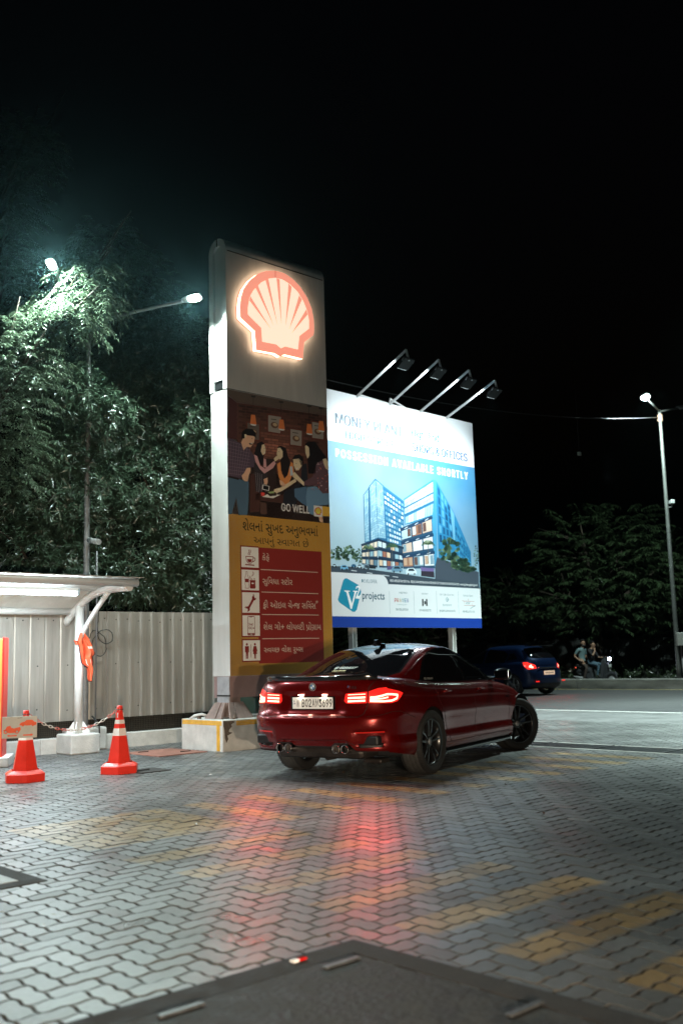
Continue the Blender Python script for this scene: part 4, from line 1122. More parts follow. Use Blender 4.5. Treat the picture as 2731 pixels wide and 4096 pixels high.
# local frame: x along the fence (dU), y = away from the viewer (-dV)
sh = thing('shelter', 'small white cantilever shelter with a curved roof at the left edge', 'shelter', PPO, GRID_ROT)
SHW = mat('shelter_white', (.78, .79, .78), .35, noise=.06, nscale=5)
def arm_pt(a):      # roof arm: a = distance out towards the viewer
    k = [(-.6, 1.78), (-.45, 1.90), (-.36, 1.97), (-.23, 2.055), (-.06, 2.14), (.14, 2.23), (.43, 2.315), (.75, 2.345), (1.06, 2.35), (1.6, 2.335)]
    for (a0, z0), (a1, z1) in zip(k[:-1], k[1:]):
        if a <= a1: return z0 + (z1 - z0) * (a - a0) / (a1 - a0)
    return k[-1][1]
for sx in (0.0, -3.0):
    mb = MB(); mb.tube([(sx, 0, .24), (sx, 0, 2.13)], .062, SHW, 20)
    for k in range(4):
        th = pi / 4 + k * pi / 2
        M = Matrix.Rotation(th, 3, 'Z')
        p = [(.06, .285), (.17, .285), (.17, .31), (.075, .45), (.06, .45)]
        vs = [tuple(M @ Vector((a, -.006, b)) + Vector((sx, 0, 0))) for a, b in p] + [tuple(M @ Vector((a, .006, b)) + Vector((sx, 0, 0))) for a, b in p]
        mb.add(vs, [(0, 1, 2, 3, 4), (9, 8, 7, 6, 5)] + [(i, (i + 1) % 5, 5 + (i + 1) % 5, 5 + i) for i in range(5)], SHW)
    mb.build('post', sh)
    mb = MB(); mb.bbox((sx, 0, .142), (.46, .46, .284), CONC_W, .02); mb.build('footing', sh)
    mb = MB(); aa = np.linspace(-.47, 1.40, 16); mb.tube([(sx, -a, arm_pt(a) - .03) for a in aa], .055, SHW, 14); mb.build('roof_arm', sh)
    mb = MB(); mb.tube([(sx, -.02, 1.58), (sx, -.09, 1.72), (sx, -.25, 1.87), (sx, -.47, 2.04), (sx, -.69, 2.19), (sx, -.88, 2.31)], .036, SHW, 12); mb.build('brace', sh)
for a in (-.22, .52, 1.40):
    mb = MB(); z = arm_pt(a) + (.045 if a < 1 else .03)
    if a < 0: z -= .05
    mb.tube([(-4.2, -a, z), (.0 if a < .3 else .12, -a, z)], .05 if a < 1 else .055, SHW, 14); mb.build('purlin', sh)
mb = MB(); aa = np.linspace(-.48, 1.56, 24); vs = []; X = np.linspace(-4.3, .14, 90)
for a in aa:
    for x in X:
        vs.append((x, -a, arm_pt(a) + .098 + .005 * (1 if int((x + 10) / .1) % 2 else 0)))
nX = len(X)
mb.add(vs, [(j * nX + i, j * nX + i + 1, (j + 1) * nX + i + 1, (j + 1) * nX + i) for j in range(len(aa) - 1) for i in range(nX - 1)], mat('roof_sheet', (.78, .79, .76), .5, noise=.12, nscale=3), False)
o = mb.build('roof_sheet', sh); o.modifiers.new('s', 'SOLIDIFY').thickness = .004
t = thing('tube_light', 'lit white fluorescent tube light under the shelter roof', 'light', PPO + dV * .96 + dU * -1.17 + np.array([0, 0, 2.29]), GRID_ROT)
mb = MB(); mb.tube([(-.60, 0, -.062), (.60, 0, -.062)], .021, mat('tube_glass', (.9, .9, .9), .3, emit=(.78, .94, 1), estr=30), 12); mb.build('tube', t)
for up_ in (1, -1): lamp('tube_light_lamp', 'AREA', (0, 0, .03 if up_ > 0 else -.086), 55 if up_ > 0 else 92, (.78, .94, 1.0), parent=t, shape='RECTANGLE', size=1.2, size_y=.04, aim=(0, 0, up_))
mb = MB(); mb.bbox((0, 0, .0), (1.26, .05, .045), SHW, .008); mb.build('batten', t)
for s_ in (-1, 1):
    mb = MB(); mb.box((s_ * .625, 0, -.03), (.028, .05, .09), mat('grey_cap', (.35, .4, .42), .5)); mb.build('end_cap', t)
t2 = copy_tree(t); t2.location = PPO + dV * .96 + dU * -2.75 + np.array([0, 0, 2.29]); t2['label'] = 'second fluorescent tube of the shelter, mostly outside the left edge'

# orange safety vest tied round the shelter post
VEST = mat('vest_orange', (.85, .13, .05), .7, noise=.12, nscale=14); PIPE = mat('vest_piping', (.012, .012, .02), .6); REFL = mat('vest_reflective', (.7, .66, .6), .3)
def cloth(mb, fn, nu, nv, m):
    vs = [fn(i / nu, j / nv) for j in range(nv + 1) for i in range(nu + 1)]
    mb.add(vs, [(j * (nu + 1) + i, j * (nu + 1) + i + 1, (j + 1) * (nu + 1) + i + 1, (j + 1) * (nu + 1) + i) for j in range(nv) for i in range(nu)], m, True)
t = thing('safety_vest', 'orange safety vest with reflective strips hung on the shelter post', 'vest', PPO, GRID_ROT)
def prof(w, tab):
    for (w0, a0), (w1, a1) in zip(tab[:-1], tab[1:]):
        if w <= w1: return a0 + (a1 - a0) * (w - w0) / (w1 - w0)
    return tab[-1][1]
LFT = [(0, -.03), (.12, -.06), (.2, -.075), (.28, -.05), (.45, -.045), (.63, -.03), (.72, .06), (.8, .085), (.95, .09), (1, .12)]
RGT = [(0, .0), (.12, .09), (.25, .15), (.42, .20), (.45, .20), (.5, .165), (.6, .185), (.72, .18), (.85, .175), (.95, .165), (1, .14)]
def vf(u_, w_):
    l, r = prof(w_, LFT), prof(w_, RGT)
    x = l + (r - l) * u_
    y = -.085 - .028 * sin(u_ * 9 + w_ * 3) - .02 * sin(u_ * 17 - w_ * 6) - .02 * sin(pi * u_)
    return (x, y, 1.735 - w_ * .71)
mb = MB(); cloth(mb, vf, 26, 44, VEST); o = mb.build('vest_cloth', t); o.modifiers.new('s', 'SOLIDIFY').thickness = .004
mb = MB()
mb.tube([tuple(Vector(vf(0, w)) + Vector((0, -.006, 0))) for w in np.linspace(0, .72, 20)], .007, PIPE, 5)
mb.tube([tuple(Vector(vf(1, w)) + Vector((0, -.006, 0))) for w in np.linspace(.40, 1, 20)], .007, PIPE, 5)
mb.tube([tuple(Vector(vf(u, .68)) + Vector((0, -.01, -.03 * sin(3 * u)))) for u in np.linspace(0, .4, 8)], .007, PIPE, 5)
mb.tube([tuple(Vector(vf(u, 1)) + Vector((0, -.006, 0))) for u in np.linspace(0, 1, 8)], .007, PIPE, 5)
mb.build('piping', t)
mb = MB(); cloth(mb, lambda a, b: tuple(Vector(vf(.55 + .35 * a, .285 + .05 * b)) + Vector((0, -.006, 0))), 6, 2, REFL); mb.build('reflective_strip', t, fixn=False); mb = MB(); cloth(mb, lambda a, b: tuple(Vector(vf(.45 + .2 * a, .55 + .13 * b)) + Vector((0, -.006, 0))), 3, 4, REFL)
mb.build('reflective_strip', t, fixn=False)
mb = MB(); mb.tube([(-.075, -.09, 1.60), (-.12, -.08, 1.615), (-.10, -.09, 1.57), (-.06, -.09, 1.575)], .017, VEST, 6); mb.build('tie', t)

# traffic cones
CR = mat('cone_red', (.80, .035, .018), .38, noise=.1, nscale=10, rvar=.08); CW = mat('cone_reflective', (.80, .78, .74), .3, noise=.1, nscale=40)
def cone(name, label, loc, rz, banded):
    t = thing(name, label, 'traffic cone', loc, rz, 'traffic cones joined by a chain')
    mb = MB(); n = 6
    a0 = pi / 6
    mb.lathe([(0, 0), (.235, 0), (.235, .085), (.215, .10), (.165, .125), (.165, .13)], CR, 6, smooth=False, a0=a0); mb.build('base', t)
    prof_ = [(.15, .125), (.15, .13)]
    def R(z): return .148 + (.036 - .148) * (z - .125) / (.72 - .125)
    mb = MB()
    cuts = [.125] + ([.43, .50] if not banded else [.46, .535, .57, .62]) + [.71]
    if banded: bands = [(.125, .43, CR), (.43, .515, CW), (.515, .565, CR), (.565, .612, CW), (.612, .715, CR)]
    else: bands = [(.125, .45, CR), (.45, .545, CW), (.545, .715, CR)]
    for z0, z1, m in bands:
        if m is CR: mb.lathe([(R(z0), z0), (R(z1), z1)], m, 6, smooth=False, a0=a0)
    mb.build('body', t)
    for z0, z1, m in bands:
        if m is CW:
            mb = MB(); mb.lathe([(R(z0) , z0), (R(z0) + .002, z0 + .001), (R(z1) + .002, z1 - .001), (R(z1), z1)], m, 6, smooth=False, a0=a0); mb.build('reflective_band', t)
    mb = MB(); mb.lathe([(.034, .70), (.034, .745), (.031, .775), (0, .777)], CR, 14, a0=a0)
    for k in range(6): 
        th = a0 + k * pi / 3 + pi / 6
        mb.box((.040 * cos(th), .040 * sin(th), .665), (.012, .012, .055), WHITE_P if k % 2 else CR, rz=th)
    mb.build('cap', t)
    mb = MB(); mb.lathe([(.036, .728), (.043, .728), (.043, .736), (.036, .736)], BLACK, 14, closed=True); mb.build('chain_ring', t)
    return t
cR = np.array([-2.69, 12.02, 0]); cL = np.array([-3.61, 11.42, 0])
cone('traffic_cone', 'red hexagonal traffic cone with two white bands, right end of the chain', cR, radians(8), True)
cone('traffic_cone', 'red hexagonal traffic cone carrying a sign board, left end of the chain', cL, radians(22), False)
# sign board on the left cone
t = thing('arrow_sign', 'grey sign plate with orange motorbike, car and arrows hung on the left cone', 'sign', cL + np.array([-.02, -.16, 0]), radians(10))
Mx = Matrix.Rotation(radians(-9), 3, 'X')
mb = MB(); mb.bbox((0, 0, .60), (.375, .006, .235), mat('sign_grey', (.50, .47, .40), .5, noise=.08), .002); mb.build('plate', t)
art = Art((0, 0, 0), (1, 0, 0), (0, 1, 0)); OG = '#f0623a'
def sg(pts, l=1): art.poly([(-.1875 + p[0] * .375, .7175 - p[1] * .235) for p in pts], OG, l, px=False)
sg([(.5, .36), (.54, .29), (.64, .25), (.70, .17), (.86, .17), (.92, .26), (.98, .29), (.98, .40), (.92, .44), (.86, .39), (.8, .43), (.68, .43), (.62, .38), (.56, .43), (.5, .41)])
for x in (.6, .88): art.disc((-.1875 + x * .375, .7175 - .41 * .235), .014, .014, OG, 1, 10, px=False)
sg([(.03, .62), (.1, .58), (.14, .45), (.24, .42), (.26, .50), (.34, .55), (.52, .48), (.54, .60), (.5, .70), (.4, .74), (.2, .76)])
for x in (.11, .43): art.disc((-.1875 + x * .375, .7175 - .70 * .235), .022, .022, OG, 1, 12, px=False); art.disc((-.1875 + x * .375, .7175 - .70 * .235), .012, .012, '#b9b0a0', 2, 10, px=False)
sg([(.14, .88), (.22, .82), (.22, .86), (.43, .85), (.43, .91), (.22, .91), (.22, .94)]); sg([(.90, .86), (.82, .80), (.82, .84), (.6, .84), (.6, .90), (.82, .90), (.82, .93)])
art.poly([(-.022, .698), (.03, .700), (.03, .704), (-.022, .702)], '#3a2a24', 1, px=False)
art.mb.build('lettering', t, loc=(0, -.0035, 0), fixn=False)
# plastic chain between the cones: real links
t = thing('plastic_chain', 'red and white plastic chain sagging between the two cones', 'chain', (0, 0, 0))
A_ = Vector(cL + np.array([.03, 0, .725])); B_ = Vector(cR + np.array([-.03, -.01, .725]))
CHR = mat('chain_red', (.55, .10, .07), .45); CHW = mat('chain_white', (.62, .60, .55), .45)
NL = 27
if True:
    for i in range(NL):
        mb = MB(); m = (CHR, CHW)[(i // 4) % 2]
        f = (i + .5) / NL
        p = A_.lerp(B_, f) - Vector((0, 0, .20 * 4 * f * (1 - f)))
        tdir = (B_ - A_).normalized() - Vector((0, 0, .20 * 4 * (1 - 2 * f) / (B_ - A_).length)); tdir.normalize()
        sd = tdir.cross(Vector((0, 0, 1))).normalized(); up = sd.cross(tdir)
        ax = sd if i % 2 else up
        L_ = .0285; w_ = .013
        mb.tube([p + tdir * (L_ * cos(th)) + ax * (w_ * sin(th)) for th in np.linspace(0, 2 * pi, 9)], .0045, m, 5, cap=False)
        mb.build('link', t, fixn=False)

# air and water kiosk at the left edge
t = thing('air_kiosk', 'yellow and red cabinet standing on a white plinth at the left edge', 'kiosk', (-4.80, 13.22, 0), radians(12))
KY = mat('kiosk_yellow', (.80, .40, .09), .4, noise=.05); KR = mat('kiosk_red', (.62, .03, .02), .4)
mb = MB(); mb.bbox((0, .0, .88), (.62, .44, 1.50), KY, .01); mb.build('cabinet', t)
mb = MB(); mb.bbox((.318, 0, .885), (.022, .47, 1.53), KR, .006); mb.bbox((-.318, 0, .885), (.022, .47, 1.53), KR, .006); mb.build('side_panel', t)
mb = MB(); mb.box((-.02, -.212, 1.34), (.46, .03, .34), mat('kiosk_recess', (.025, .012, .01), .3)); mb.build('recess', t)
mb = MB(); mb.tube([(.15, -.24, 1.48), (.155, -.25, 1.35), (.14, -.245, 1.2)], .022, mat('hose_grip', (.35, .03, .03), .5), 8); mb.tube([(.09, -.24, 1.47), (.10, -.245, 1.30)], .018, WHITE_P, 8); mb.build('nozzle', t)
mb = MB(); mb.lathe([(0, 0), (.085, 0), (.085, .006), (0, .006)], mat('kiosk_mark', (.75, .1, .05), .5), 20, 'y', (.20, -.228, .86)); mb.build('round_mark', t)
mb = MB(); mb.tube([(.0, .02, 1.62), (.0, .02, 1.75), (-.05, .04, 1.84), (-.2, .06, 1.88)], .028, mat('hose_blue', (.05, .10, .16), .45), 10); mb.build('hose', t)
mb = MB(); mb.bbox((.02, 0, .062), (.80, .62, .125), CONC_W, .012); mb.build('plinth', t)

# coil of black cable hanging on the fence
t = thing('cable_coil', 'thin black cable hanging in loops on the corrugated fence', 'cable', UV(0, FV), GRID_ROT)
mb = MB()
def fpt(x, y):      # points of the fence face seen along surveyed sight lines
    w = on_plane(0 + x * .4464, 2250 + y * .4464, UV(0, FV + .045), dV); return (w @ dU, -.045, w[2])
pts = [fpt(*q) for q in ((888, 437), (878, 500), (874, 560), (873, 620), (890, 690), (930, 725), (975, 722), (1008, 690), (1005, 650), (985, 612), (940, 602), (890, 620), (845, 670), (822, 740), (835, 800), (870, 835), (915, 835), (945, 790), (950, 720), (925, 660), (880, 625), (840, 610), (810, 640), (800, 690))]
sm = []
for i in range(len(pts) - 1):
    for k in range(4): 
        f = k / 4; p0 = Vector(pts[max(i - 1, 0)]); p1 = Vector(pts[i]); p2 = Vector(pts[i + 1]); p3 = Vector(pts[min(i + 2, len(pts) - 1)])
        sm.append(.5 * ((2 * p1) + (p2 - p0) * f + (2 * p0 - 5 * p1 + 4 * p2 - p3) * f * f + (3 * p1 - p0 - 3 * p2 + p3) * f ** 3))
sm = [p + Vector((0, -.004 * (i % 7), 0)) for i, p in enumerate(sm)]
mb.tube(sm, .0065, BLACK, 5); mb.build('cable', t)

# forecourt light on a mast left of the picture: it lights the kerb, the cones and the paving from the left
t = thing('forecourt_light', 'square forecourt floodlight on a steel mast left of the photo', 'light', (-6.7, 10.4, 0), 0)
mb = MB(); mb.tube([(0, 0, 0), (0, 0, 4.75)], .06, GALV, 12); mb.build('mast', t)
mb = MB(); mb.bbox((.35, 0, 4.72), (.75, .6, .09), WHITE_P, .02); hd_ = mb.build('lamp_housing', t)
mb = MB(); mb.box((.38, 0, 4.668), (.62, .52, .012), mat('forecourt_lens', (.9, .9, .9), .3, emit=(.80, .95, 1), estr=40)); mb.build('lens', hd_)
lamp('forecourt_lamp', 'AREA', (.38, 0, 4.655), 270, (.80, .95, 1.0), parent=t, shape='RECTANGLE', size=.62, size_y=.52, spread=radians(150), aim=(.25, .12, -1))

# ------------------------------------------------------------------ street lamps
def street_pole(t, h, r0, r1, m):
    mb = MB(); N_ = 14
    mb.tube([(0, 0, h * i / N_) for i in range(N_ + 1)], [r0 + (r1 - r0) * i / N_ for i in range(N_ + 1)], m, 14)
    for z in (h * .55, h * .78): mb.lathe([(r0 + (r1 - r0) * z / h + .004, z), (r0 + (r1 - r0) * z / h + .008, z + .02), (r0 + (r1 - r0) * z / h + .004, z + .05)], m, 14)
    mb.build('pole', t)
LENS = mat('street_lens', (.9, .9, .9), .3, emit=(.70, 1.0, .95), estr=60)
HEADG = mat('lamp_grey', (.35, .37, .37), .45, metal=.3)
def lamp_head(t, p, d, energy, size=1.0, col=(.80, 1.0, .95), aim=(0, 0, -1), up=(0, 0, 1), spot=165, lens_big=False):
    d = Vector(d).normalized(); upv = Vector(up); s = d.cross(upv).normalized(); u_ = s.cross(d)
    M = Matrix((s, d, u_)).transposed()
    mb = MB()
    poly = [(-.06, -.02), (.06, -.02), (.115, .14), (.12, .38), (.085, .5), (-.085, .5), (-.12, .38), (-.115, .14)]
    poly = [(a * size, b * size) for a, b in poly]
    vs = [tuple(M @ Vector((a, b, .0)) + Vector(p)) for a, b in poly] + [tuple(M @ Vector((a * .7, b * .9 + .02, .065 * size)) + Vector(p)) for a, b in poly]
    n = len(poly)
    mb.add(vs, [tuple(range(n, 2 * n))] + [(i, (i + 1) % n, n + (i + 1) % n, n + i) for i in range(n)] + [tuple(range(n))[::-1]], HEADG)
    hd = mb.build('lamp_head', t)
    mb = MB()
    lp = [(a * .86, .17 * size + (b - .0) * .60) for a, b in poly]
    mb.add([tuple(M @ Vector((a, b, -.006)) + Vector(p)) for a, b in lp] + [tuple(M @ Vector((a * .9, b * .96 + .01, -.035 * size)) + Vector(p)) for a, b in lp], [tuple(range(n, 2 * n))] + [(i, (i + 1) % n, n + (i + 1) % n, n + i) for i in range(n)], LENS)
    mb.build('lens', hd)
    q = Vector(p) + d * .3 * size - u_ * .075
    if energy: lamp('street_lamp_light', 'SPOT', q, energy, col, parent=t, spot_size=radians(spot), spot_blend=.35, shadow_soft_size=.08, aim=Vector(aim))
# left double-arm pole, between the shelter and the fence
lb = np.array([-3.93, 15.22, 0])
tl = thing('street_lamp', 'galvanised street lamp with two lit heads rising through the foliage at left', 'street lamp', lb, 0)
street_pole(tl, 6.70, .052, .034, mat('pole_weathered', (.20, .20, .20), .55, metal=.4, noise=.4, nscale=5))
hR = at_depth(420 * S, 691 * S, 14.6) - lb; hL = at_depth(129 * S, 628 * S, 13.9) - lb
top = Vector((0, 0, 6.62))
mb = MB(); a = Vector(hR); mb.tube([top, top.lerp(a, .5) + Vector((0, 0, .02)), a], .030, GALV, 8); mb.add([tuple(top + Vector((0, 0, -.25))), tuple(top), tuple(top.lerp(a, .22))], [(0, 1, 2)], GALV); mb.build('arm', tl)
mb = MB(); b = Vector(hL); mb.tube([top, top.lerp(b, .5) + Vector((0, 0, .02)), b], .030, GALV, 8); mb.build('arm', tl)
dr = (a - top); lamp_head(tl, tuple(a), dr, 1050, size=.64, aim=(.1, -.25, -1), up=(.0, .42, .9))
dl = (b - top); lamp_head(tl, tuple(b), dl + Vector((0, -.25, .35)), 2000, size=.58, aim=(.25, -.3, -1), up=(0, .93, .36))
t = thing('pole_footing', 'rough concrete footing round the foot of the left street lamp pole', 'footing', (lb[0] - .0, lb[1], 0), GRID_ROT)
mb = MB(); mb.bbox((.02, .10, .165), (.62, .38, .34), CONC_W, .03); mb.build('concrete', t)
mb = MB()
for k in range(7): mb.lathe([(0, -.03), (.03, -.02), (.035, .0), (.02, .025), (0, .03)], CONC, 7, 'z', (random.uniform(-.2, .25), random.uniform(-.05, .05), .35))
mb.build('rubble', t)
mb = MB(); mb.tube([(.16, -.03, .3), (.165, -.03, 2.0), (.16, -.03, 3.0)], .012, mat('conduit', (.2, .2, .21), .5), 6); mb.tube([(.22, .0, .03), (.2, -.09, .2), (.19, -.09, .38), (.1, -.03, .5)], .012, BLACK, 6)
tag(mb.build('conduit_pipe', loc=lb, rz=GRID_ROT), 'thin grey conduit pipe running up beside the left lamp pole', 'pipe')
t = thing('security_camera', 'small grey bullet security camera on the left lamp pole', 'security camera', lb, 0)
pc = Vector(at_depth(218 * S, 1243 * S, 15.05) - lb)
mb = MB(); mb.tube([(pc.x - .11, pc.y + .1, pc.z + .03), (pc.x + .09, pc.y - .1, pc.z - .025)], .045, mat('cctv_grey', (.30, .31, .31), .4), 10); mb.build('camera_body', t)
mb = MB(); mb.tube([(.05, 0, pc.z), (pc.x - .05, pc.y + .06, pc.z + .02)], .014, GALV, 6); mb.build('bracket', t)

# right double-arm lamp on the median
rb = np.array([10.66, 32.35, 0])
tr = thing('street_lamp', 'tall street lamp with two arms at the right edge beyond the road', 'street lamp', rb, 0)
rp = mat('pole_grey', (.10, .105, .10), .5, metal=.3, noise=.3, nscale=3)
street_pole(tr, 9.15, .082, .05, rp)
top = Vector((0, 0, 9.1))
hr = Vector(at_depth(1487 * S, 918 * S, 30.9) - rb); hr2 = Vector(at_depth(1555 * S, 938 * S, 33.2) - rb)
mb = MB(); mb.tube([top, hr], .03, rp, 8); mb.build('arm', tr)
mb = MB(); mb.tube([top, top.lerp(hr2, 1)], .03, rp, 8); mb.build('arm', tr)
mb = MB(); mb.lathe([(.07, 8.75), (.09, 8.78), (.09, 8.95), (.07, 9.0)], mat('rust_band', (.16, .10, .07), .8), 12); mb.build('collar', tr)
lamp_head(tr, tuple(hr), hr - top, 4600, size=1.25, aim=(.0, .5, -1), up=(-.25, .42, 1), col=(.78, 1.0, .94), spot=150)
# far head is dark in the photo: housing without light
mbL = LENS; LENS = mat('dark_lens', (.4, .42, .42), .2)
lamp_head(tr, tuple(hr2), hr2 - top, 0, size=1.25); LENS = mbL
nr = copy_tree(tr); nr.location = (9.0, 20.4, 0)
for ch in nr.children:
    if ch.type == 'LIGHT':
        ch.data = ch.data.copy(); ch.data.energy = 17000; ch.data.spot_size = radians(106); ch.data.spot_blend = .8; ch.rotation_euler = (0, 0, 0)
nr['label'] = 'street lamp on the near road edge just outside the right of the photo'
t = thing('junction_box', 'grey junction box strapped to the right street lamp pole', 'box', rb, 0)
pb = Vector(at_depth(1565 * S, 1468 * S, 32.25) - rb)
mb = MB(); mb.bbox((pb.x, pb.y, pb.z), (.36, .22, .42), mat('box_grey', (.32, .32, .30), .5, noise=.15), .015); mb.build('box_body', t)
mb = MB(); mb.tube([(pb.x - .05, pb.y, pb.z - .2), (pb.x - .03, pb.y, .6), (.16, 0, .1)], .03, GALV, 8); mb.build('cable_pipe', t)
t = thing('pole_camera', 'small white camera on a bracket of the right street lamp pole', 'camera', rb, 0)
pk = Vector(at_depth(1541 * S, 1153 * S, 32.3) - rb)
mb = MB(); mb.bbox((pk.x, pk.y, pk.z), (.14, .26, .13), HEADG, .02); mb.build('camera_body', t)
mb = MB(); mb.tube([(.05, 0, pk.z - .16), (pk.x, pk.y, pk.z - .16), (pk.x, pk.y, pk.z - .07)], .015, GALV, 6); mb.build('bracket', t)

# overhead wires and the little tag that hangs from one
def wire(name, label, pts, r, m):
    mb = MB(); mb.tube(pts, r, m, 5); tag(mb.build(name), label, 'wire')
WIREM = mat('wire_black', (.05, .05, .052), .35, metal=.3)
wire('overhead_wire', 'thin overhead wire passing above the billboard towards the right street lamp', hang(at_depth(749 * S, 872 * S, 23), tuple(Vector(rb) + Vector((0, 0, 8.9))), .35, 20), .012, WIREM)
wa = at_depth(1180 * S, 700 * S, 24); wb_ = at_depth(1560 * S, 560 * S, 34)
mb = MB(); pt = Vector(at_depth(1329 * S, 1042 * S, 28)); mb.bbox(tuple(pt), (.12, .02, .10), mat('tag_white', (.6, .62, .55), .5), .004, rz=.3)
for (dx, dz) in ((-.025, .02), (.02, .02), (-.02, -.02), (.025, -.02)): mb.box((pt.x + dx, pt.y - .014, pt.z + dz), (.025, .006, .02), BLACK)
mb.tube([tuple(pt + Vector((0, 0, .05))), tuple(pt + Vector((.0, 0, 5.5)))], .0025, WIREM, 4)
tag(mb.build('hanging_tag'), 'tiny pale tag hanging on a thread in the dark sky right of the billboard', 'tag')

# ================================================================== TREES
def leaf_mat(name, col, tr=.25):
    m = bpy.data.materials.new(name); m.use_nodes = True
    nt = m.node_tree; b = nt.nodes['Principled BSDF']; N = nt.nodes.new
    b.inputs['Roughness'].default_value = .29; b.inputs['Specular IOR Level'].default_value = .85
    at = N('ShaderNodeAttribute'); at.attribute_name = 'tint'
    hs = N('ShaderNodeHueSaturation'); hs.inputs['Color'].default_value = (*col, 1)
    mr = N('ShaderNodeMapRange'); mr.inputs[3].default_value = .47; mr.inputs[4].default_value = .53; nt.links.new(at.outputs['Fac'], mr.inputs[0])
    nt.links.new(mr.outputs[0], hs.inputs['Hue'])
    mv = N('ShaderNodeMapRange'); mv.inputs[3].default_value = .55; mv.inputs[4].default_value = 1.45; nt.links.new(at.outputs['Fac'], mv.inputs[0]); nt.links.new(mv.outputs[0], hs.inputs['Value'])
    nt.links.new(hs.outputs[0], b.inputs['Base Color'])
    tl_ = N('ShaderNodeBsdfTranslucent'); nt.links.new(hs.outputs[0], tl_.inputs[0])
    mx = N('ShaderNodeMixShader'); mx.inputs[0].default_value = tr
    nt.links.new(b.outputs[0], mx.inputs[1]); nt.links.new(tl_.outputs[0], mx.inputs[2]); nt.links.new(mx.outputs[0], nt.nodes['Material Output'].inputs[0])
    return m
LEAF_B = leaf_mat('bush_leaf', (.048, .080, .048)); LEAF_N = leaf_mat('neem_leaf', (.085, .120, .075)); LEAF_D = leaf_mat('rain_tree_leaf', (.036, .056, .026))
BARK = mat('bark', (.055, .042, .03), .9, noise=.4, nscale=6, bump=.8, bscale=12, stretch=(3, 3, 1))

def leaf_mesh(P, T, Nn, Ln, Wd, m, name, parent, droop=.25):
    """P base, T direction, Nn normal of each leaf: folded lance-shaped blades, three segments long"""
    n = len(P)
    T = T / np.linalg.norm(T, axis=1)[:, None]
    Sd = np.cross(T, Nn); Sd /= (np.linalg.norm(Sd, axis=1)[:, None] + 1e-9)
    Up = np.cross(Sd, T)
    L_ = Ln[:, None]; W_ = Wd[:, None]
    d = np.zeros((n, 3)); d[:, 2] = -1
    def q(f, dr): return P + T * L_ * f + d * L_ * droop * dr
    v0 = P; c1 = q(.4, .12); c2 = q(.75, .5); v3 = q(1.0, 1.0)
    l1 = c1 + Sd * W_ * .5 + Up * W_ * .14; r1 = c1 - Sd * W_ * .5 + Up * W_ * .14
    l2 = c2 + Sd * W_ * .33 + Up * W_ * .1; r2 = c2 - Sd * W_ * .33 + Up * W_ * .1
    V = np.stack([v0, l1, c1, r1, l2, c2, r2, v3], 1).reshape(-1, 3)
    fq = np.array([[1, 4, 5, 2], [2, 5, 6, 3]]); ft = np.array([[0, 1, 2], [0, 2, 3], [4, 7, 5], [5, 7, 6]])
    base = np.arange(n)[:, None] * 8
    quads = (fq[None] + base[:, None]).reshape(-1, 4); tris = (ft[None] + base[:, None]).reshape(-1, 3)
    loops = np.r_[quads.ravel(), tris.ravel()]
    lt = np.r_[np.full(len(quads), 4), np.full(len(tris), 3)]
    me = bpy.data.meshes.new(name)
    me.vertices.add(len(V)); me.vertices.foreach_set('co', V.ravel().astype(np.float32))
    me.loops.add(len(loops)); me.loops.foreach_set('vertex_index', loops.astype(np.int32))
    me.polygons.add(len(lt)); me.polygons.foreach_set('loop_start', np.r_[0, np.cumsum(lt)[:-1]].astype(np.int32)); me.polygons.foreach_set('loop_total', lt.astype(np.int32))
    at = me.attributes.new('tint', 'FLOAT', 'POINT'); at.data.foreach_set('value', np.repeat(np.clip(RNG.normal(.5, .2, n), 0, 1), 8).astype(np.float32))
    me.polygons.foreach_set('use_smooth', np.ones(len(lt), bool))
    me.update(calc_edges=True); me.materials.append(m)
    o = bpy.data.objects.new(name, me); COL.objects.link(o); o.parent = parent
    return o
def rnd_dir(n):
    v = RNG.normal(size=(n, 3)); return v / np.linalg.norm(v, axis=1)[:, None]
def blob_points(blobs, n, shell=.55):
    w = np.array([b[3] * b[4] * b[5] for b in blobs]) ** .67; w /= w.sum()
    k = RNG.choice(len(blobs), n, p=w); B = np.array(blobs)[k]
    r = shell + (1 - shell) * RNG.random(n) ** .7
    dd = rnd_dir(n)
    return B[:, :3] + dd * r[:, None] * B[:, 3:6] + RNG.normal(0, .06, (n, 3)), dd
def whorl_leaves(blobs, ntw, per, L0_, W0_):
    """twig tips with a star of lance leaves round each"""
    C_, dd = blob_points(blobs, ntw)
    ax = dd + np.array([0, 0, .35]) + RNG.normal(0, .35, (ntw, 3)); ax /= np.linalg.norm(ax, axis=1)[:, None]
    P = []; T = []; Nn = []
    for j in range(per):
        t = rnd_dir(ntw); t = t - ax * (t * ax).sum(1)[:, None]; t /= np.linalg.norm(t, axis=1)[:, None]
        off = RNG.random(ntw)[:, None]
        dirn = t * .9 + ax * (RNG.random((ntw, 1)) * .9 - .1)
        P.append(C_ - ax * off * .16); T.append(dirn); Nn.append(ax + RNG.normal(0, .2, (ntw, 3)))
    P = np.concatenate(P); T = np.concatenate(T); Nn = np.concatenate(Nn)
    n = len(P)
    return P, T, Nn, L0_ * RNG.uniform(.65, 1.2, n), W0_ * RNG.uniform(.8, 1.2, n)
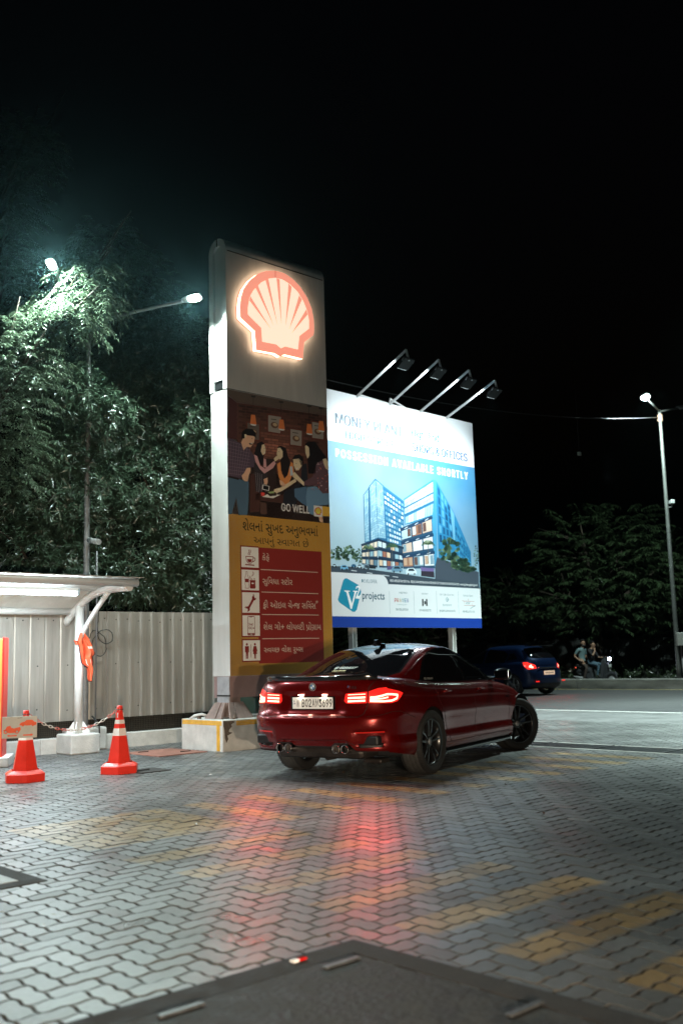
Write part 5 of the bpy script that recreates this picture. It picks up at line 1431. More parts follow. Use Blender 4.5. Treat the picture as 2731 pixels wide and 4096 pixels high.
def pinnate_leaves(blobs, nfr, pairs, rl, L0_, W0_, droop=.5, axes=None):
    """compound leaves: arching midrib with drooping leaflets either side"""
    C_, dd = blob_points(blobs, nfr)
    h = dd * np.array([1, 1, .25]) + RNG.normal(0, .35, (nfr, 3)) * np.array([1, 1, .4]) + np.array([0, 0, .25]); h /= np.linalg.norm(h, axis=1)[:, None]
    R_ = rl * RNG.uniform(.7, 1.2, nfr)
    sd = np.cross(h, np.array([0, 0, 1.0])); sd /= np.linalg.norm(sd, axis=1)[:, None]
    P = []; T = []; Nn = []
    for j in range(pairs):
        f = (j + 1) / pairs
        p = C_ + h * (R_ * f)[:, None] + np.array([0, 0, -1.0]) * (R_ * droop * f * f)[:, None]
        for s in (-1, 1):
            t = sd * s * .85 + h * .45 + np.array([0, 0, -.45]) + RNG.normal(0, .13, (nfr, 3))
            P.append(p); T.append(t); Nn.append(np.array([0, 0, 1.0]) + RNG.normal(0, .25, (nfr, 3)))
    P = np.concatenate(P); T = np.concatenate(T); Nn = np.concatenate(Nn); n = len(P)
    return P, T, Nn, L0_ * RNG.uniform(.75, 1.15, n), W0_ * RNG.uniform(.85, 1.15, n)
def trunk(t, base, blobs, r, m=BARK, nb=6, lean=(0, 0)):
    mb = MB(); base = Vector(base)
    tops = sorted(blobs, key=lambda b: -b[3])[:nb]
    zt = min(b[2] for b in blobs); fork = base + Vector((lean[0], lean[1], max(.8, (zt - base.z) * .8)))
    mb.tube([base, base.lerp(fork, .5) + Vector((.06, .04, 0)), fork], [r, r * .8, r * .65], m, 9)
    for b in tops:
        c = Vector(b[:3]); mid = fork.lerp(c, .5) + Vector((random.uniform(-.2, .2), random.uniform(-.2, .2), .15))
        mb.tube([fork, mid, c, c + (c - mid) * .5], [r * .5, r * .33, r * .18, r * .05], m, 7)
        for k in range(5):
            e = c + Vector((random.uniform(-1, 1) * b[3], random.uniform(-1, 1) * b[4], random.uniform(-.6, 1) * b[5])) * .85
            q = mid.lerp(c, random.uniform(.4, 1)); mb.tube([q, q.lerp(e, .5) + Vector((0, 0, .08)), e], [r * .16, r * .09, r * .03], m, 5)
    mb.build('trunk', t)
def tree(name, label, cat, base, blobs, kind, n, m, group=None, r=.12, **kw):
    t = thing(name, label, cat, (0, 0, 0), 0, group)
    P, T, Nn, Ln, Wd = (whorl_leaves if kind == 'w' else pinnate_leaves)(blobs, n, **kw)
    leaf_mesh(P, T, Nn, Ln, Wd, m, 'crown', t, droop=.25 if kind == 'w' else .3)
    trunk(t, base, blobs, r)
    return t
def bl(px, py, Y, rx, ry, rz):
    p = at_depth(px * S, py * S, Y); return (p[0], p[1], p[2], rx, ry, rz)
GRP = 'trees behind the corrugated fence'
# broad bush of lance leaves that fills the space behind the fence
tree('bush_tree', 'dense dark lance-leaved tree hanging over the fence just left of the pylon', 'tree', at_depth(400 * S, 1500 * S, 18.3) * [1, 1, 0], [bl(390, 980, 17.6, 1.0, .8, .8), bl(440, 1080, 17.8, .8, .8, .9), bl(340, 1120, 17.2, .9, .8, .8), bl(430, 1230, 17.6, .9, .7, .9), bl(350, 1290, 17.3, 1.0, .7, .75), bl(440, 1370, 17.5, .75, .5, .45), bl(300, 1350, 17.1, .8, .4, .4), bl(300, 1000, 17.4, .7, .6, .7), bl(340, 760, 17.2, .7, .6, .7), bl(420, 850, 17.0, .8, .6, .7), bl(300, 880, 16.8, .7, .6, .6), bl(455, 960, 16.8, .6, .5, .7)], 'w', 4600, LEAF_B, GRP, per=9, L0_=.132, W0_=.024)
tree('bush_tree', 'dark lance-leaved tree behind the left lamp pole above the shelter roof', 'tree', at_depth(120 * S, 1500 * S, 18.3) * [1, 1, 0], [bl(250, 860, 16.9, .8, .7, .8), bl(200, 1000, 17.0, .9, .7, .8), bl(120, 1130, 17.2, 1.2, .8, .9), bl(220, 1180, 17.2, .9, .6, .8), bl(60, 1280, 17.3, 1.1, .7, .8), bl(180, 1310, 17.2, 1.0, .6, .6), bl(285, 830, 16.6, .5, .45, .55), bl(165, 900, 15.0, .55, .35, .5), bl(250, 950, 15.1, .5, .3, .45), bl(215, 1080, 15.2, .45, .25, .4), bl(150, 1040, 15.2, .6, .35, .5)], 'w', 4000, LEAF_B, GRP, per=9, L0_=.132, W0_=.024)
tree('bush_tree', 'thin paler feathery tree in the dark behind the shell pylon', 'tree', at_depth(440 * S, 1500 * S, 20.5) * [1, 1, 0], [bl(430, 840, 19.5, 1.0, .8, 1.1), bl(380, 760, 19.8, .9, .8, .9), bl(450, 940, 19.3, 1.0, .8, .9)], 'w', 900, LEAF_N, GRP, per=8, L0_=.15, W0_=.022)
# neem branches lit by the lamp
tree('neem_tree', 'neem tree with drooping feathered leaves brightly lit under the left lamp head', 'tree', at_depth(-60 * S, 1500 * S, 17.0) * [1, 1, 0], [bl(130, 712, 14.5, .40, .3, .20), bl(185, 662, 14.4, .32, .3, .28), bl(218, 605, 14.3, .20, .2, .24), bl(80, 738, 14.5, .24, .25, .14), bl(205, 640, 14.3, .28, .25, .28), bl(155, 728, 14.2, .33, .25, .2)], 'p', 520, LEAF_N, GRP, pairs=9, rl=.40, L0_=.095, W0_=.024, droop=.85)
tree('neem_tree', 'neem tree leaning in from the left edge below the octagonal lamp head', 'tree', at_depth(-120 * S, 1500 * S, 16.0) * [1, 1, 0], [bl(30, 850, 14.8, .55, .5, .5), bl(40, 1060, 14.9, .38, .4, .5), bl(-30, 950, 14.8, .6, .5, .6), bl(0, 700, 15.2, .4, .4, .3), bl(20, 790, 14.3, .5, .4, .4), bl(60, 830, 14.0, .42, .35, .4), bl(40, 900, 14.0, .4, .3, .4), bl(-10, 640, 15.4, .5, .4, .4), bl(20, 1010, 14.5, .4, .3, .4)], 'p', 900, LEAF_N, GRP, pairs=8, rl=.34, L0_=.085, W0_=.022)
tree('neem_tree', 'dim neem tree rising into the dark above the two left lamp heads', 'tree', at_depth(150 * S, 1500 * S, 20) * [1, 1, 0], [bl(240, 600, 18, .65, .6, .8), bl(270, 660, 17.8, .6, .6, .5), bl(150, 740, 17.5, 1.0, .6, .5), bl(70, 660, 18, .8, .6, .5), bl(330, 640, 19.5, .6, .6, .5)], 'p', 760, LEAF_N, GRP, pairs=8, rl=.36, L0_=.09, W0_=.022)
tree('neem_tree', 'faint neem branches in the dark sky at the upper left corner', 'tree', at_depth(-150 * S, 1500 * S, 19) * [1, 1, 0], [bl(40, 360, 17, .7, .6, .7), bl(10, 450, 17, .7, .6, .8), bl(0, 560, 17.2, .5, .5, .5), bl(90, 330, 17.4, .4, .4, .3)], 'p', 420, LEAF_N, GRP, pairs=8, rl=.36, L0_=.09, W0_=.022)
# rain trees on the far side of the road
GR2 = 'dark trees across the road'
RT = dict(pairs=13, rl=.85, L0_=.23, W0_=.065, droop=.25)
tree('rain_tree', 'broad dark tree with layered sprays above the scooter', 'tree', at_depth(1375 * S, 1545 * S, 43) * [1, 1, 0], [bl(1340, 1250, 41, 2.0, 2, 1.3), bl(1410, 1300, 40.5, 2.4, 2, 1.5), bl(1420, 1210, 42, 1.3, 1.5, 1.0), bl(1300, 1370, 40.5, 2.2, 1.8, 1.0), bl(1440, 1380, 41, 2.2, 2, 1.0), bl(1370, 1415, 40.5, 1.8, 1.6, .6), bl(1480, 1330, 42, 1.8, 1.6, 1.2)], 'p', 620, LEAF_D, GR2, r=.3, **RT)
tree('rain_tree', 'dark tree behind the right billboard post and the blue hatchback', 'tree', at_depth(1200 * S, 1545 * S, 45) * [1, 1, 0], [bl(1190, 1395, 44, 2.0, 2, .8), bl(1130, 1400, 44, 1.6, 2, .7), bl(1240, 1410, 43, 1.4, 2, .6), bl(1170, 1350, 47, 1.3, 2, .8)], 'p', 300, LEAF_D, GR2, r=.28, **RT)
tree('rain_tree', 'dark tree seen under the billboard between its white posts', 'tree', at_depth(940 * S, 1545 * S, 54) * [1, 1, 0], [bl(870, 1460, 54, 2.4, 2, 1.0), bl(950, 1450, 54, 2.6, 2, 1.1), bl(1025, 1462, 54, 2.3, 2, 1.0)], 'p', 420, LEAF_D, GR2, r=.25, **RT)
tree('rain_tree', 'dark tree at the right edge behind the tall street lamp', 'tree', at_depth(1600 * S, 1545 * S, 44) * [1, 1, 0], [bl(1560, 1380, 43, 2.0, 2, 1.6), bl(1600, 1420, 43, 2, 2, .9), bl(1540, 1290, 45, 1.7, 2, 1.2)], 'p', 360, LEAF_D, GR2, r=.28, **RT)
# low plants along the verge
mbv = []
for i in range(10):
    px = 1285 + i * 28 + random.uniform(-6, 6)
    b = at_depth(px * S, 1556 * S, 37.5 + random.uniform(-.8, .8)); b[2] = 0
    P, T, Nn, Ln, Wd = whorl_leaves([(b[0], b[1], .35, .35, .3, .35)], 14, 7, .22, .04); mbv.append((P, T, Nn, Ln, Wd))
o = leaf_mesh(*[np.concatenate([m[k] for m in mbv]) for k in range(5)], LEAF_D, 'verge_weeds', None); o['kind'] = 'stuff'

# ================================================================== CARS
def pchip(X, Y):
    X = np.array(X, float); Y = np.array(Y, float); h = np.diff(X); d = np.diff(Y) / h
    m = np.zeros(len(X)); m[0] = d[0]; m[-1] = d[-1]
    for i in range(1, len(X) - 1):
        if d[i - 1] * d[i] > 0:
            w1 = 2 * h[i] + h[i - 1]; w2 = h[i] + 2 * h[i - 1]
            m[i] = (w1 + w2) / (w1 / d[i - 1] + w2 / d[i])
    def f(x):
        x = np.clip(np.asarray(x, float), X[0], X[-1]); i = np.clip(np.searchsorted(X, x) - 1, 0, len(X) - 2)
        t = (x - X[i]) / h[i]
        return (Y[i] * (1 + 2 * t) * (1 - t) ** 2 + m[i] * h[i] * t * (1 - t) ** 2 + Y[i + 1] * t * t * (3 - 2 * t) + m[i + 1] * h[i] * t * t * (t - 1))
    return f

class Shell:
    """half of a car skin: plan outlines stacked from sill to shoulder, closed by a crowned top.
    flat coordinates: a runs round the outline from rear centre to front centre, b from 0 (bottom) to 1 (shoulder) to 2 (spine)"""
    def __init__(s, xr, xf, w, zb, zt, crown, Lr, nr, Lf, nf, flares=(), dents=(), spine=(.5, .6), taper=None):
        s.xr, s.xf, s.w_, s.zb, s.zt, s.crown = pchip(*xr), pchip(*xf), pchip(*w), zb, pchip(*zt), pchip(*crown)
        s.Lr, s.nr, s.Lf, s.nf, s.flares, s.dents, s.spine = Lr, nr, Lf, nf, flares, dents, spine
        s.taper = pchip(*taper) if taper else (lambda x: np.ones_like(np.asarray(x, float)))
        th = np.linspace(0, pi / 2, 400); w0 = float(s.w_(.5))
        x = -Lr * np.cos(th) ** (2 / nr); y = w0 * np.sin(th) ** (2 / nr); L = np.r_[0, np.cumsum(np.hypot(np.diff(x), np.diff(y)))]
        s.thr = th; s.Lrr = L; s.a1 = L[-1]
        x = Lf * np.sin(th) ** (2 / nf); y = w0 * np.cos(th) ** (2 / nf); L = np.r_[0, np.cumsum(np.hypot(np.diff(x), np.diff(y)))]
        s.thf = th; s.Lff = L; s.af = L[-1]
        s.ls = float(s.xf(.5) - s.xr(.5)) - Lr - Lf; s.a2 = s.a1 + s.ls; s.A = s.a2 + s.af
    def w(s, x, q):
        r = s.w_(q) * s.taper(x)
        for fx, amp, sig, q0, sq in s.flares:
            r = r + amp * np.exp(-((x - fx) / sig) ** 2) * np.exp(-((q - q0) / sq) ** 2)
        return r
    def rim(s, a, q):
        a = np.asarray(a, float); q = np.broadcast_to(np.asarray(q, float), a.shape)
        xr, xf = s.xr(q), s.xf(q)
        th = np.interp(a, s.Lrr, s.thr); cr = np.cos(th).clip(0) ** (2 / s.nr); sr = np.sin(th).clip(0) ** (2 / s.nr)
        x0 = xr + s.Lr - s.Lr * cr
        f = ((a - s.a1) / s.ls).clip(0, 1); x1 = xr + s.Lr + f * (xf - s.Lf - xr - s.Lr)
        tf = np.interp(a - s.a2, s.Lff, s.thf); x2 = xf - s.Lf + s.Lf * np.sin(tf).clip(0) ** (2 / s.nf); cf = np.cos(tf).clip(0) ** (2 / s.nf)
        x = np.where(a < s.a1, x0, np.where(a < s.a2, x1, x2))
        y = s.w(x, q) * np.where(a < s.a1, sr, np.where(a < s.a2, 1.0, cf))
        z = s.zb + q * (s.zt(x) - s.zb)
        return x, y, z
    def fn(s, a, b, off=0.0):
        a = np.asarray(a, float); b = np.asarray(b, float)
        if off:
            e = .004
            p = s.fn(a, b); pa = s.fn(a + e, b) - s.fn(a - e, b); pb = s.fn(a, b + e) - s.fn(a, b - e)
            n = np.cross(pb, pa); n /= (np.linalg.norm(n, axis=-1, keepdims=True) + 1e-12)
            return p + n * off
        q = np.clip(b, -.3, 1); k = np.clip(b - 1, 0, 1)
        x, y, z = s.rim(a, q)
        z = z + np.where(b < 0, 0, 0)
        xs = np.clip(x, s.xr(1.0) + s.spine[0], s.xf(1.0) - s.spine[1])
        xx = x + (xs - x) * k
        yy = y * (1 - k)
        zz = z + s.crown(xx) * (1 - (1 - k) ** 2) + (s.zt(xx) - s.zt(x)) * k
        for (ya, yb, za, zb_, dep, soft, front) in s.dents:
            g = np.ones_like(xx)
            for v, lo, hi in ((np.abs(yy), ya, yb), (zz, za, zb_)):
                g = g * np.clip((v - lo) / soft + .5, 0, 1) * np.clip((hi - v) / soft + .5, 0, 1)
            g = g * g * (3 - 2 * g)
            m = (xx > 0) if front else (xx < 0)
            xx = xx + np.where(m, g * dep * (-1 if front else 1), 0)
        return np.stack([xx, yy, zz], -1)
    # inverse maps
    def side(s, x, z):
        q = (z - s.zb) / (float(s.zt(x)) - s.zb); qc = min(max(q, 0), 1)
        xr, xf = float(s.xr(qc)), float(s.xf(qc))
        if x < xr + s.Lr:
            c = min(max((xr + s.Lr - x) / s.Lr, 0), 1) ** (s.nr / 2); a = float(np.interp(math.acos(c), s.thr, s.Lrr))
        elif x > xf - s.Lf:
            c = min(max((x - xf + s.Lf) / s.Lf, 0), 1) ** (s.nf / 2); a = s.a2 + float(np.interp(math.asin(c), s.thf, s.Lff))
        else: a = s.a1 + s.ls * (x - xr - s.Lr) / (xf - s.Lf - xr - s.Lr)
        return a, q
    def rear(s, y, z, front=False):
        x = float(s.xr(.5)) if not front else float(s.xf(.5))
        for _ in range(6):
            q = (z - s.zb) / (float(s.zt(x)) - s.zb); qc = min(max(q, 0), 1)
            v = min(max(y / float(s.w(np.array(x), np.array(qc))), 0), 1)
            if not front:
                th = math.asin(v ** (s.nr / 2)); a = float(np.interp(th, s.thr, s.Lrr)); x = float(s.xr(qc)) + s.Lr - s.Lr * max(cos(th), 0) ** (2 / s.nr)
            else:
                th = math.acos(v ** (s.nf / 2)); a = s.a2 + float(np.interp(th, s.thf, s.Lff)); x = float(s.xf(qc)) - s.Lf + s.Lf * max(sin(th), 0) ** (2 / s.nf)
        return a, q
    def path(s, pts, close=True, sub=6):
        """points ('r', y, z) rear view, ('f', y, z) front view, ('s', x, z) side view, ('u', a, b) flat"""
        def inv(p):
            return s.rear(p[1], p[2]) if p[0] == 'r' else s.rear(p[1], p[2], True) if p[0] == 'f' else s.side(p[1], p[2]) if p[0] == 's' else (p[1], p[2])
        out = []; n = len(pts)
        for i in range(n if close else n - 1):
            p, q = pts[i], pts[(i + 1) % n]
            if p[0] == q[0] and p[0] != 'u':
                for k in range(sub):
                    f = k / sub; out.append(inv((p[0], p[1] + (q[1] - p[1]) * f, p[2] + (q[2] - p[2]) * f)))
            else:
                A_, B_ = inv(p), inv(q)
                for k in range(sub): out.append((A_[0] + (B_[0] - A_[0]) * k / sub, A_[1] + (B_[1] - A_[1]) * k / sub))
        if not close: out.append(inv(pts[-1]))
        return out
    def start(s, na=(22, 60, 22), nb=(26, 9)):
        a = np.r_[np.linspace(0, s.a1, na[0]), np.linspace(s.a1, s.a2, na[1])[1:], np.linspace(s.a2, s.A, na[2])[1:]]
        b = np.r_[np.linspace(0, 1, nb[0]), 1 + np.linspace(0, 1, nb[1])[1:]]
        bm = bmesh.new(); g = [[bm.verts.new((x, y, 0)) for x in a] for y in b]
        for j in range(len(b) - 1):
            for i in range(len(a) - 1): bm.faces.new((g[j][i], g[j][i + 1], g[j + 1][i + 1], g[j + 1][i]))
        s.bm = bm
    def cut(s, poly):
        """take the faces inside a flat polygon out of the skin; returns (verts, faces)"""
        bm = s.bm; P = poly; n = len(P)
        for i in range(n):
            p, q = P[i], P[(i + 1) % n]
            d = (q[0] - p[0], q[1] - p[1]); L = math.hypot(*d)
            if L < 1e-7: continue
            x0, x1 = min(p[0], q[0]) - 1e-5, max(p[0], q[0]) + 1e-5; y0, y1 = min(p[1], q[1]) - 1e-5, max(p[1], q[1]) + 1e-5
            fs = []
            for f in bm.faces:
                xs = [v.co.x for v in f.verts]; ys = [v.co.y for v in f.verts]
                if max(xs) >= x0 and min(xs) <= x1 and max(ys) >= y0 and min(ys) <= y1: fs.append(f)
            if not fs: continue
            ge = set(fs)
            for f in fs: ge.update(f.edges); ge.update(f.verts)
            bmesh.ops.bisect_plane(bm, geom=list(ge), dist=1e-6, plane_co=(p[0], p[1], 0), plane_no=(-d[1], d[0], 0))
        px = np.array(P)
        def inside(x, y):
            c = False; j = n - 1
            for i in range(n):
                xi, yi = P[i]; xj, yj = P[j]
                if (yi > y) != (yj > y) and x < (xj - xi) * (y - yi) / (yj - yi) + xi: c = not c
                j = i
            return c
        lo, hi = px.min(0), px.max(0)
        hit = []
        for f in bm.faces:
            c = f.calc_center_median()
            if lo[0] <= c.x <= hi[0] and lo[1] <= c.y <= hi[1] and inside(c.x, c.y): hit.append(f)
        vid = {}; vs = []; fcs = []
        for f in hit:
            fcs.append([])
            for v in f.verts:
                if v not in vid: vid[v] = len(vs); vs.append((v.co.x, v.co.y))
                fcs[-1].append(vid[v])
        bmesh.ops.delete(bm, geom=hit, context='FACES')
        return np.array(vs).reshape(-1, 2), fcs
    def rest(s):
        s.bm.verts.index_update()
        return np.array([v.co[:2] for v in s.bm.verts]), [[v.index for v in f.verts] for f in s.bm.faces]
    def put(s, mb, reg, m, sides=(1, -1), off=0.0):
        vs, fs = reg
        if not len(vs): return
        P = s.fn(vs[:, 0], vs[:, 1], off)
        for sd in sides:
            mb.add(P * [1, sd, 1], fs if sd > 0 else [f[::-1] for f in fs], m, True)
    def ribbon(s, mb, pts, w, m, sides=(1, -1), off=.0012, close=False, sub=8):
        F = np.array(s.path(pts, close, sub))
        if close: F = np.vstack([F, F[:1]])
        P = s.fn(F[:, 0], F[:, 1], off); e = .004
        pa = s.fn(F[:, 0] + e, F[:, 1]) - s.fn(F[:, 0] - e, F[:, 1]); pb = s.fn(F[:, 0], F[:, 1] + e) - s.fn(F[:, 0], F[:, 1] - e)
        N_ = np.cross(pb, pa); N_ /= (np.linalg.norm(N_, axis=1, keepdims=True) + 1e-12)
        T = np.gradient(P, axis=0); T /= (np.linalg.norm(T, axis=1, keepdims=True) + 1e-12)
        B = np.cross(N_, T) * w / 2
        n = len(P)
        for sd in sides:
            V = np.vstack([P + B, P - B]) * [1, sd, 1]
            mb.add(V, [(i, i + 1, n + i + 1, n + i) for i in range(n - 1)], m, True)

def car_paint(name, col, flake=.5, rough=.25):
    m = bpy.data.materials.new(name); m.use_nodes = True
    b = m.node_tree.nodes['Principled BSDF']; N = m.node_tree.nodes.new
    b.inputs['Base Color'].default_value = (*col, 1); b.inputs['Metallic'].default_value = flake; b.inputs['Roughness'].default_value = rough
    b.inputs['Coat Weight'].default_value = .42; b.inputs['Specular IOR Level'].default_value = .35; b.inputs['Coat Roughness'].default_value = .035; b.inputs['Coat IOR'].default_value = 1.42
    tc = N('ShaderNodeTexCoord'); nz = N('ShaderNodeTexNoise'); nz.inputs['Scale'].default_value = 5; nz.inputs['Detail'].default_value = 6
    m.node_tree.links.new(tc.outputs['Object'], nz.inputs['Vector'])
    mr = N('ShaderNodeMapRange'); mr.inputs[1].default_value = .35; mr.inputs[2].default_value = .7; mr.inputs[3].default_value = .012; mr.inputs[4].default_value = .06
    m.node_tree.links.new(nz.outputs['Fac'], mr.inputs[0]); m.node_tree.links.new(mr.outputs[0], b.inputs['Coat Roughness'])
    return m
def glass_mat(name, tint, fac):
    m = bpy.data.materials.new(name); m.use_nodes = True
    nt = m.node_tree; N = nt.nodes.new; b = nt.nodes['Principled BSDF']
    b.inputs['Base Color'].default_value = (.004, .004, .005, 1); b.inputs['Roughness'].default_value = .03; b.inputs['Specular IOR Level'].default_value = .55
    tr = N('ShaderNodeBsdfTransparent'); tr.inputs[0].default_value = (*tint, 1)
    mx = N('ShaderNodeMixShader'); mx.inputs[0].default_value = fac
    nt.links.new(tr.outputs[0], mx.inputs[1]); nt.links.new(b.outputs[0], mx.inputs[2]); nt.links.new(mx.outputs[0], nt.nodes['Material Output'].inputs[0])
    return m
PAINT_R = car_paint('red_car_paint', (.13, .0018, .0016), .5, .25)
PAINT_B = car_paint('blue_car_paint', (.0055, .018, .062), .4, .3)
GLASS = glass_mat('tinted_glass', (.35, .38, .38), .62); GLASS_D = glass_mat('dark_tinted_glass', (.2, .2, .2), .965)
GBLACK = mat('gloss_black', (.006, .006, .007), .12, coat=.5); MBLACK = mat('matt_black_trim', (.010, .010, .011), .5)
CHROME = mat('chrome', (.75, .75, .75), .12, metal=1); GAP = mat('panel_gap', (.002, .002, .002), .8)
INTER = mat('car_interior', (.008, .0075, .0075), .85)
TREAD = mat('tyre_tread', (.045, .044, .042), .75, noise=.35, nscale=30)
RIMB = mat('black_rim', (.010, .010, .011), .28, coat=.4)
RIMS = mat('silver_rim', (.35, .36, .37), .3, metal=.9)
def light_mat(name, col, estr, rough=.15):
    return mat(name, (.25, .004, .004), rough, emit=col, estr=estr, coat=.5)
TL_RED = light_mat('tail_lens', (1, .022, .015), 1.15); TL_BAR = mat('tail_bar', (.8, .3, .2), .3, emit=(1.0, .44, .30), estr=3.4)
TL_DK = light_mat('reflector_lens', (1, .02, .01), .22)

def wheel(root, loc, steer, r, w, style, side, rimm):
    """one wheel: tyre, rim with spokes, disc. axis along y, outer face towards side (+1 left / -1 right)"""
    e = bpy.data.objects.new('wheel', None); COL.objects.link(e); e.parent = root; e.location = loc; e.rotation_euler = (0, 0, steer); e.empty_display_size = .1
    h = w / 2; rr = r * .735
    mb = MB()
    pr = [(rr, -h * .80), (r * .86, -h * 1.0), (r * .95, -h * .97), (r * .985, -h * .86)]
    for g in (-.55, -.18, .18, .55):
        pr += [(r, g * h - .006 * 2), (r, g * h - .005), (r - .008, g * h - .004), (r - .008, g * h + .004), (r, g * h + .005), (r, g * h + .012)]
    pr += [(r * .985, h * .86), (r * .95, h * .97), (r * .86, h * 1.0), (rr, h * .80)]
    n = 48; i0 = 4; i1 = len(pr) - 4
    mb.lathe(pr[:i0 + 1], RUBBER, n, 'y'); mb.lathe(pr[i0:i1], TREAD, n, 'y'); mb.lathe(pr[i1 - 1:], RUBBER, n, 'y')
    for k in range(60):      # shoulder blocks
        th = 2 * pi * k / 60
        for sg in (-1, 1):
            mb.box((cos(th) * (r - .003), sg * h * .74, sin(th) * (r - .003)), (.004, h * .36, .012), RUBBER, M=Matrix.Rotation(-th, 3, 'Y'))
    mb.build('tyre', e, fixn=True)
    mb = MB(); s_ = side
    mb.lathe([(rr + .004, -s_ * h * .8), (rr - .02, -s_ * h * .7), (rr - .03, s_ * h * .3), (rr - .018, s_ * h * .74), (rr + .006, s_ * h * .86), (rr + .004, s_ * h * .80)], rimm, 40, 'y')
    yo = s_ * h * .66
    if style == 'double':
        for k in range(5):
            for d in (-1, 1):
                th = 2 * pi * k / 5 + pi / 2
                p0 = Vector((.048, 0, d * .018)); p1 = Vector((rr - .012, 0, d * .052))
                R_ = Matrix.Rotation(-th, 3, 'Y')
                wd0, wd1 = .016, .012
                V = []
                for p, ww, dp in ((p0, wd0, -.022), (p0.lerp(p1, .5), .0125, -.006), (p1, wd1, .0)):
                    for (dz, dy) in ((-ww, -.02), (ww, -.02), (ww * .75, .012), (-ww * .75, .012)):
                        q = R_ @ (p + Vector((0, 0, dz))); V.append((q.x, yo + s_ * (dp + dy), q.z))
                mb.add(V, [(i * 4 + j, i * 4 + (j + 1) % 4, i * 4 + 4 + (j + 1) % 4, i * 4 + 4 + j) for i in range(2) for j in range(4)], rimm)
    else:
        for k in range(5):
            th = 2 * pi * k / 5 + .3; R_ = Matrix.Rotation(-th, 3, 'Y'); V = []
            for (rad, ww, tw, dp) in ((.04, .03, 0, -.02), (.12, .028, .02, -.008), (rr - .01, .045, .055, 0)):
                for (dz, dy) in ((-ww, -.02), (ww, -.02), (ww * .8, .012), (-ww * .8, .012)):
                    q = R_ @ Vector((rad, 0, dz + tw)); V.append((q.x, yo + s_ * (dp + dy), q.z))
            mb.add(V, [(i * 4 + j, i * 4 + (j + 1) % 4, i * 4 + 4 + (j + 1) % 4, i * 4 + 4 + j) for i in range(2) for j in range(4)], rimm)
    mb.lathe([(.068, yo - s_ * .035), (.066, yo - s_ * .012), (.05, yo - s_ * .004), (.034, yo - s_ * .006)], rimm, 20, 'y')
    for k in range(5):
        th = 2 * pi * k / 5 + pi / 2 + pi / 5; mb.lathe([(0, yo), (.008, yo), (.009, yo - s_ * .01)], STEEL_D, 8, 'y', (cos(th) * .05, -s_ * .006, sin(th) * .05))
    rim = mb.build('rim', e)
    mb = MB(); mb.lathe([(0, yo - s_ * .002), (.033, yo - s_ * .003), (.034, yo - s_ * .01)], mat('hub_cap', (.30, .31, .33), .35, metal=.3), 16, 'y'); mb.build('hub_cap', rim)
    mb = MB(); mb.lathe([(.06, 0), (.175, 0), (.175, s_ * .02), (.06, s_ * .02)], mat('brake_disc', (.12, .12, .12), .4, metal=.8), 32, 'y', closed=True)
    mb.box((.13, s_ * .005, .06), (.09, .06, .13), mat('caliper', (.03, .05, .10), .4)); mb.build('brake_disc', e)
    return e

def seam(shell, root, pts, w):
    for sd in (1, -1):
        mb = MB(); shell.ribbon(mb, pts, w, GAP, (sd,), .003); mb.build('panel_seam', root)

# ------------------------------------------------------------------ the red saloon
CAR_X, CAR_Y, CAR_YAW = .840, 12.76, radians(30.2)
car = thing('red_saloon_car', 'glossy dark red saloon car with lit tail lights parked on the pavers', 'car', (CAR_X, CAR_Y, 0), pi / 2 - CAR_YAW)
ZB = .19
def q_(z, zt=1.0): return (z - ZB) / (zt - ZB)
body = Shell(
    xr=([0, q_(.24), q_(.32), q_(.45), q_(.57), q_(.63), q_(.655), q_(.70), q_(.80), q_(.90), q_(.97), 1.0], [-2.24, -2.34, -2.40, -2.445, -2.46, -2.452, -2.425, -2.405, -2.39, -2.378, -2.365, -2.345]),
    xf=([0, q_(.30), q_(.5), q_(.7), q_(.85), 1.0], [2.08, 2.18, 2.20, 2.17, 2.10, 1.98]),
    w=([0, .05, .12, .19, .25, .32, .44, .57, .65, .74, .80, .815, .84, .9, .95, .98, 1.0], [.800, .870, .898, .905, .900, .886, .890, .904, .900, .890, .885, .888, .880, .860, .830, .80, .762]),
    zb=ZB, zt=([-2.46, -2.30, -1.9, -1.3, -.6, .3, .9, 1.3, 1.7, 2.05, 2.2], [1.035, 1.045, 1.035, .990, .955, .935, .905, .84, .755, .67, .63]),
    crown=([-2.5, -2.2, -1.8, -1.0, .8, 1.2, 1.8, 2.2], [.022, .03, .05, .06, .06, .075, .075, .05]),
    Lr=.56, nr=3.3, Lf=.85, nf=2.5, flares=((-1.406, .044, .36, .45, .30), (1.406, .028, .33, .45, .30)),
    dents=((-.1, .36, .672, .905, .022, .03, False), (.50, .80, .355, .52, .028, .03, False), (-.1, .40, .30, .42, .02, .04, False)),
    taper=([-2.5, -2.1, -1.5, .8, 1.6, 2.2], [.965, .985, 1.0, 1.0, .985, .94]))
gh_z = lambda z: (z - .90) / (1.375 - .90)
